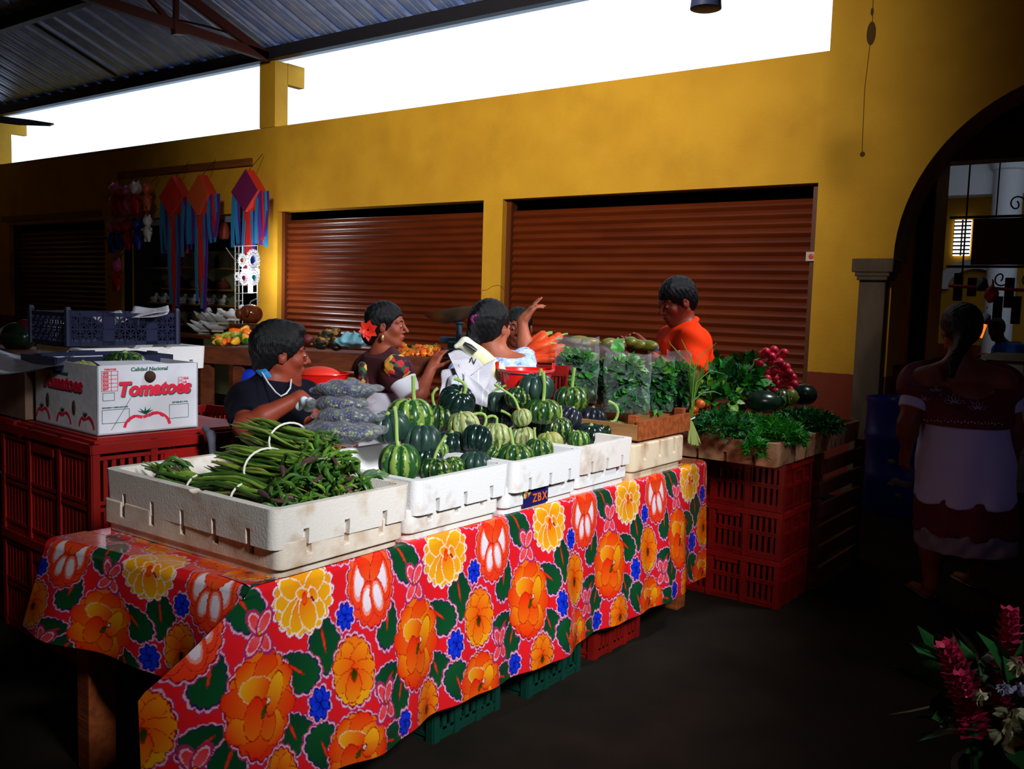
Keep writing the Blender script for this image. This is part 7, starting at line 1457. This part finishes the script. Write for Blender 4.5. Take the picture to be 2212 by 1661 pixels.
# ------------------------------------------------------------------ things in the passage and the hall beyond the arch
bp = ONZ(1948, 1100, 0); ba = thing('barrel', 'blue plastic barrel with peeling paint patches behind the walking woman', 'barrel', (bp.x+.0, bp.y-.07, 0)); c = V(ba.location)
bw(MB().lathe([(0, 0), (.25, 0), (.27, .03), (.275, .25), (.285, .28), (.275, .31), (.28, .55), (.29, .58), (.28, .61), (.275, .80), (.285, .83), (.285, .86), (.26, .86), (.25, .83), (0, .82)], 40, c), 'body', m_blue, ba)
m_peel = mat('peeled_paint', (.20, .15, .10), .8); rn = random.Random(9); g = MB()
for (x, y, r_) in ((1925, 997, .03), (1945, 1003, .02), (1935, 1040, .045), (1955, 1045, .05), (1925, 1045, .03), (1940, 1070, .025), (1930, 862, .02), (1950, 860, .03)):
    d_ = V(ray(x, y)); o_ = V((0, 0, CAM_H)); 
    A2_ = d_.x**2+d_.y**2; B2 = 2*(d_.x*(o_.x-c.x)+d_.y*(o_.y-c.y)); C2 = (o_.x-c.x)**2+(o_.y-c.y)**2-.279**2; ds = B2*B2-4*A2_*C2
    if ds > 0: p_ = o_+d_*((-B2-math.sqrt(ds))/(2*A2_)); g.ell(p_, (r_, .008, r_*.6), zrot(math.atan2(p_.y-c.y, p_.x-c.x)+PI/2), 9, 6)
bw(g, 'peeled_patches', m_peel, ba)
sp_ = ONY(2097, 572, 11.4); sq_ = ONY(2212, 470, 11.4); sg = thing('hanging_sign', 'dark red sign board with black iron scrolls hanging beyond the arch', 'sign', (sp_.x+.5, 11.4, (sp_.z+sq_.z)/2)); bw(MB().box((sp_.x+.75, 11.4, (sp_.z+sq_.z)/2), (1.5, .04, abs(sq_.z-sp_.z))), 'board', mat('dark_red_board', (.07, .005, .005), .6), sg, smooth=False)
g = MB(); zt_, zb_ = sq_.z+.02, sp_.z-.02
for z_ in (zt_, zb_): g.tube([V((sp_.x-.25, 11.4, z_)), V((sp_.x+1.5, 11.4, z_))], .015, 6)
for sx_, z_, s_ in ((.45, zt_+.02, 1), (.75, zt_+.02, 1), (1.05, zt_+.02, 1), (.35, zb_-.02, -1), (.62, zb_-.02, -1), (.9, zb_-.02, -1)):
    g.tube([V((sp_.x+sx_-.1+.09*(1-k/16)*math.cos(k*.5)+.06, 11.4, z_+s_*(.11+.09*(1-k/22)*math.sin(k*.5)))) for k in range(16)], .009, 5)
for x_ in (.12, .42): g.tube([V((sp_.x+x_-.2, 11.4, zt_)), V((sp_.x+x_-.2, 11.4, 3.2))], .008, 5)
g.tube([V((sp_.x-.08, 11.4, zb_-.3)), V((sp_.x-.08, 11.4, 3.2))], .010, 5); bw(g, 'iron_frame', m_iron, sg)
ck = thing('tiled_counter', 'white tiled counter standing beyond the arch', 'counter', (-.1, 9.1, 0)); k0 = ONY(2140, 800, 8.85).x
m_tl = mat('white_tiles', (.42, .44, .46), .25); bw(MB().box((k0+1.2, 9.2, .56), (2.4, .7, 1.12)), 'tiled_body', m_tl, ck, smooth=False); bw(MB().box((k0+1.18, 9.17, 1.14), (2.5, .80, .04)), 'worktop', mat('worktop_grey', (.22, .21, .18), .4), ck, smooth=False)
g = MB()
for k in range(12): g.box((k0+.05+.2*k, 8.848, .56), (.006, .003, 1.1))
for k in range(5): g.box((k0+1.2, 8.848, .1+.22*k), (2.4, .003, .006))
bw(g, 'tile_joints', mat('grout', (.12, .12, .12), .8), ck, smooth=False)
tr2 = MB().tube([ONY(2050, 617, 11.0), ONY(2260, 630, 11.0)], .018, 6); tag(tr2.build('red_rail', mat('red_pipe', (.40, .01, .02), .4)), 'thin red rail crossing the hall beyond the arch', 'rail')
for x, y, s_, m_, lb5 in ((2142, 636, .09, mat('bright_red_bag', (.55, .01, .02), .5), 'red bag hanging from the rail beyond the arch'), (2122, 615, .08, mat('dark_green_bag', (.06, .07, .05), .6), 'greyish bag hanging left of the red bag'), (2130, 690, .07, mat('white_bag2', (.4, .38, .4), .6), 'pale bag hanging lower beside the glowing orange lamp')):
    c = ONY(x, y, 11.0); tag(sdf_ob('hanging_bag', Sdf().ell(c, (s_*.8, s_*.4, s_), None, .02).cap(c+V((0, 0, s_)), c+V((0, 0, s_*1.8)), .015, .008), .012, m_, None, noise=lambda X: .01*np.sin(X[:, 0]*50)*np.sin(X[:, 2]*40)), lb5, 'bag')
for i, (x, y0_, y1_) in enumerate(((2070, 590, 650), (2100, 600, 640), (2155, 640, 690), (2180, 600, 665), (2195, 640, 700))):
    A1, B1 = ONY(x, y0_, 11.6), ONY(x, y1_, 11.6); tag(MB().box((A1+B1)/2, (.09, .06, A1.z-B1.z)).build('hanging_tool', m_iron, None, smooth=False), ('dark hanging object at the left under the sign', 'dark hanging object second from the left under the sign', 'dark long object hanging below the red rail', 'dark object hanging at the right under the sign', 'dark low object hanging at the right edge')[i], 'utensil')
c = ONY(2122, 716, 9.9); tag(MB().tube([c-V((.015, 0, .06)), c+V((.02, 0, .07))], .018, 8).build('heat_lamp', mat('orange_glow', (1, .2, .02), .5, emis=(1, .10, .005), es=2.5)), 'small glowing orange lamp beside the man in blue', 'lamp')
# dim goods at the far left under the shutter
for i, (x, y, s_, m_, lb5) in enumerate(((38, 728, .10, m_dkg, 'dark green squash in the dim heap at the left edge'), (55, 712, .07, mat('dim_red_pepper', (.10, .01, .01), .5), 'dim red vegetable on the heap at the left edge'), (20, 722, .06, m_pbag, 'pale knotted plastic bag on the dim heap at the left edge'))):
    c = D(x, y, 6.2); tag(MB().ell(c, (s_*1.6, s_, s_), None, 16, 10).build('vegetable' if i < 2 else 'plastic_bag', m_, None), lb5, ('squash', 'vegetable', 'plastic bag')[i])
c = D(38, 760, 6.2); hb = thing('side_table', 'dark wooden side table under the dim heap at the left edge', 'table', (c.x, c.y, 0)); bw(MB().box((c.x, c.y, c.z+.0), (1.0, .6, .04), RC), 'tabletop', m_cw, hb, smooth=False)
for sx_ in (-.42, .42):
    for sy_ in (-.24, .24): q_ = RC @ V((sx_, sy_, 0)); bw(MB().box((c.x+q_.x, c.y+q_.y, c.z/2-.01), (.05, .05, c.z-.02)), 'leg', m_cw, hb, smooth=False)

# sub-parts: move small details one level deeper, under the part they sit on
def deepen(root, part, names):
    ks = kids(root); p = [k for k in ks if k.name.split('.')[0] == part][0]
    for k in ks:
        if k is not p and k.name.split('.')[0] in names: under(p, k)
deepen(tbx, 'carton', ('lettering', 'green_lines', 'red_lines', 'tomato_outline', 'tomato_leaf', 'hand_hole', 'vent_hole')); deepen(lb, 'paper', ('lettering', 'title_panel', 'torn_picture')); deepen(bk, 'body', ('ear', 'wire_handle')); deepen(scl, 'base', ('beam_arm', 'counterweight')); deepen(r6, 'yoke', ('embroidered_petal', 'embroidered_dot')); deepen(r2_, 'huipil', ('yoke', 'embroidered_panel', 'embroidered_band'))
deepen(sg, 'board', ('iron_frame',)); deepen(ck, 'tiled_body', ('tile_joints',)); deepen(ba, 'body', ('peeled_patches',)); deepen(tr, 'bottom_chord', ('gusset', 'web_strut')); deepen(pg, 'body', ('relief', 'handle'))
for o_ in list(bpy.data.objects):
    if o_.name.startswith('flower_trinket'): deepen(o_, 'bead_ring', ('centre',))
    if o_.name.startswith('person'):
        ks_ = kids(o_)
        if any(k.name.startswith('body') for k in ks_): deepen(o_, 'body', ('eyes', 'irises', 'eyebrows', 'lips'))
        if o_.name == 'person.002': deepen(o_, 'hair', ('scrunchie',))
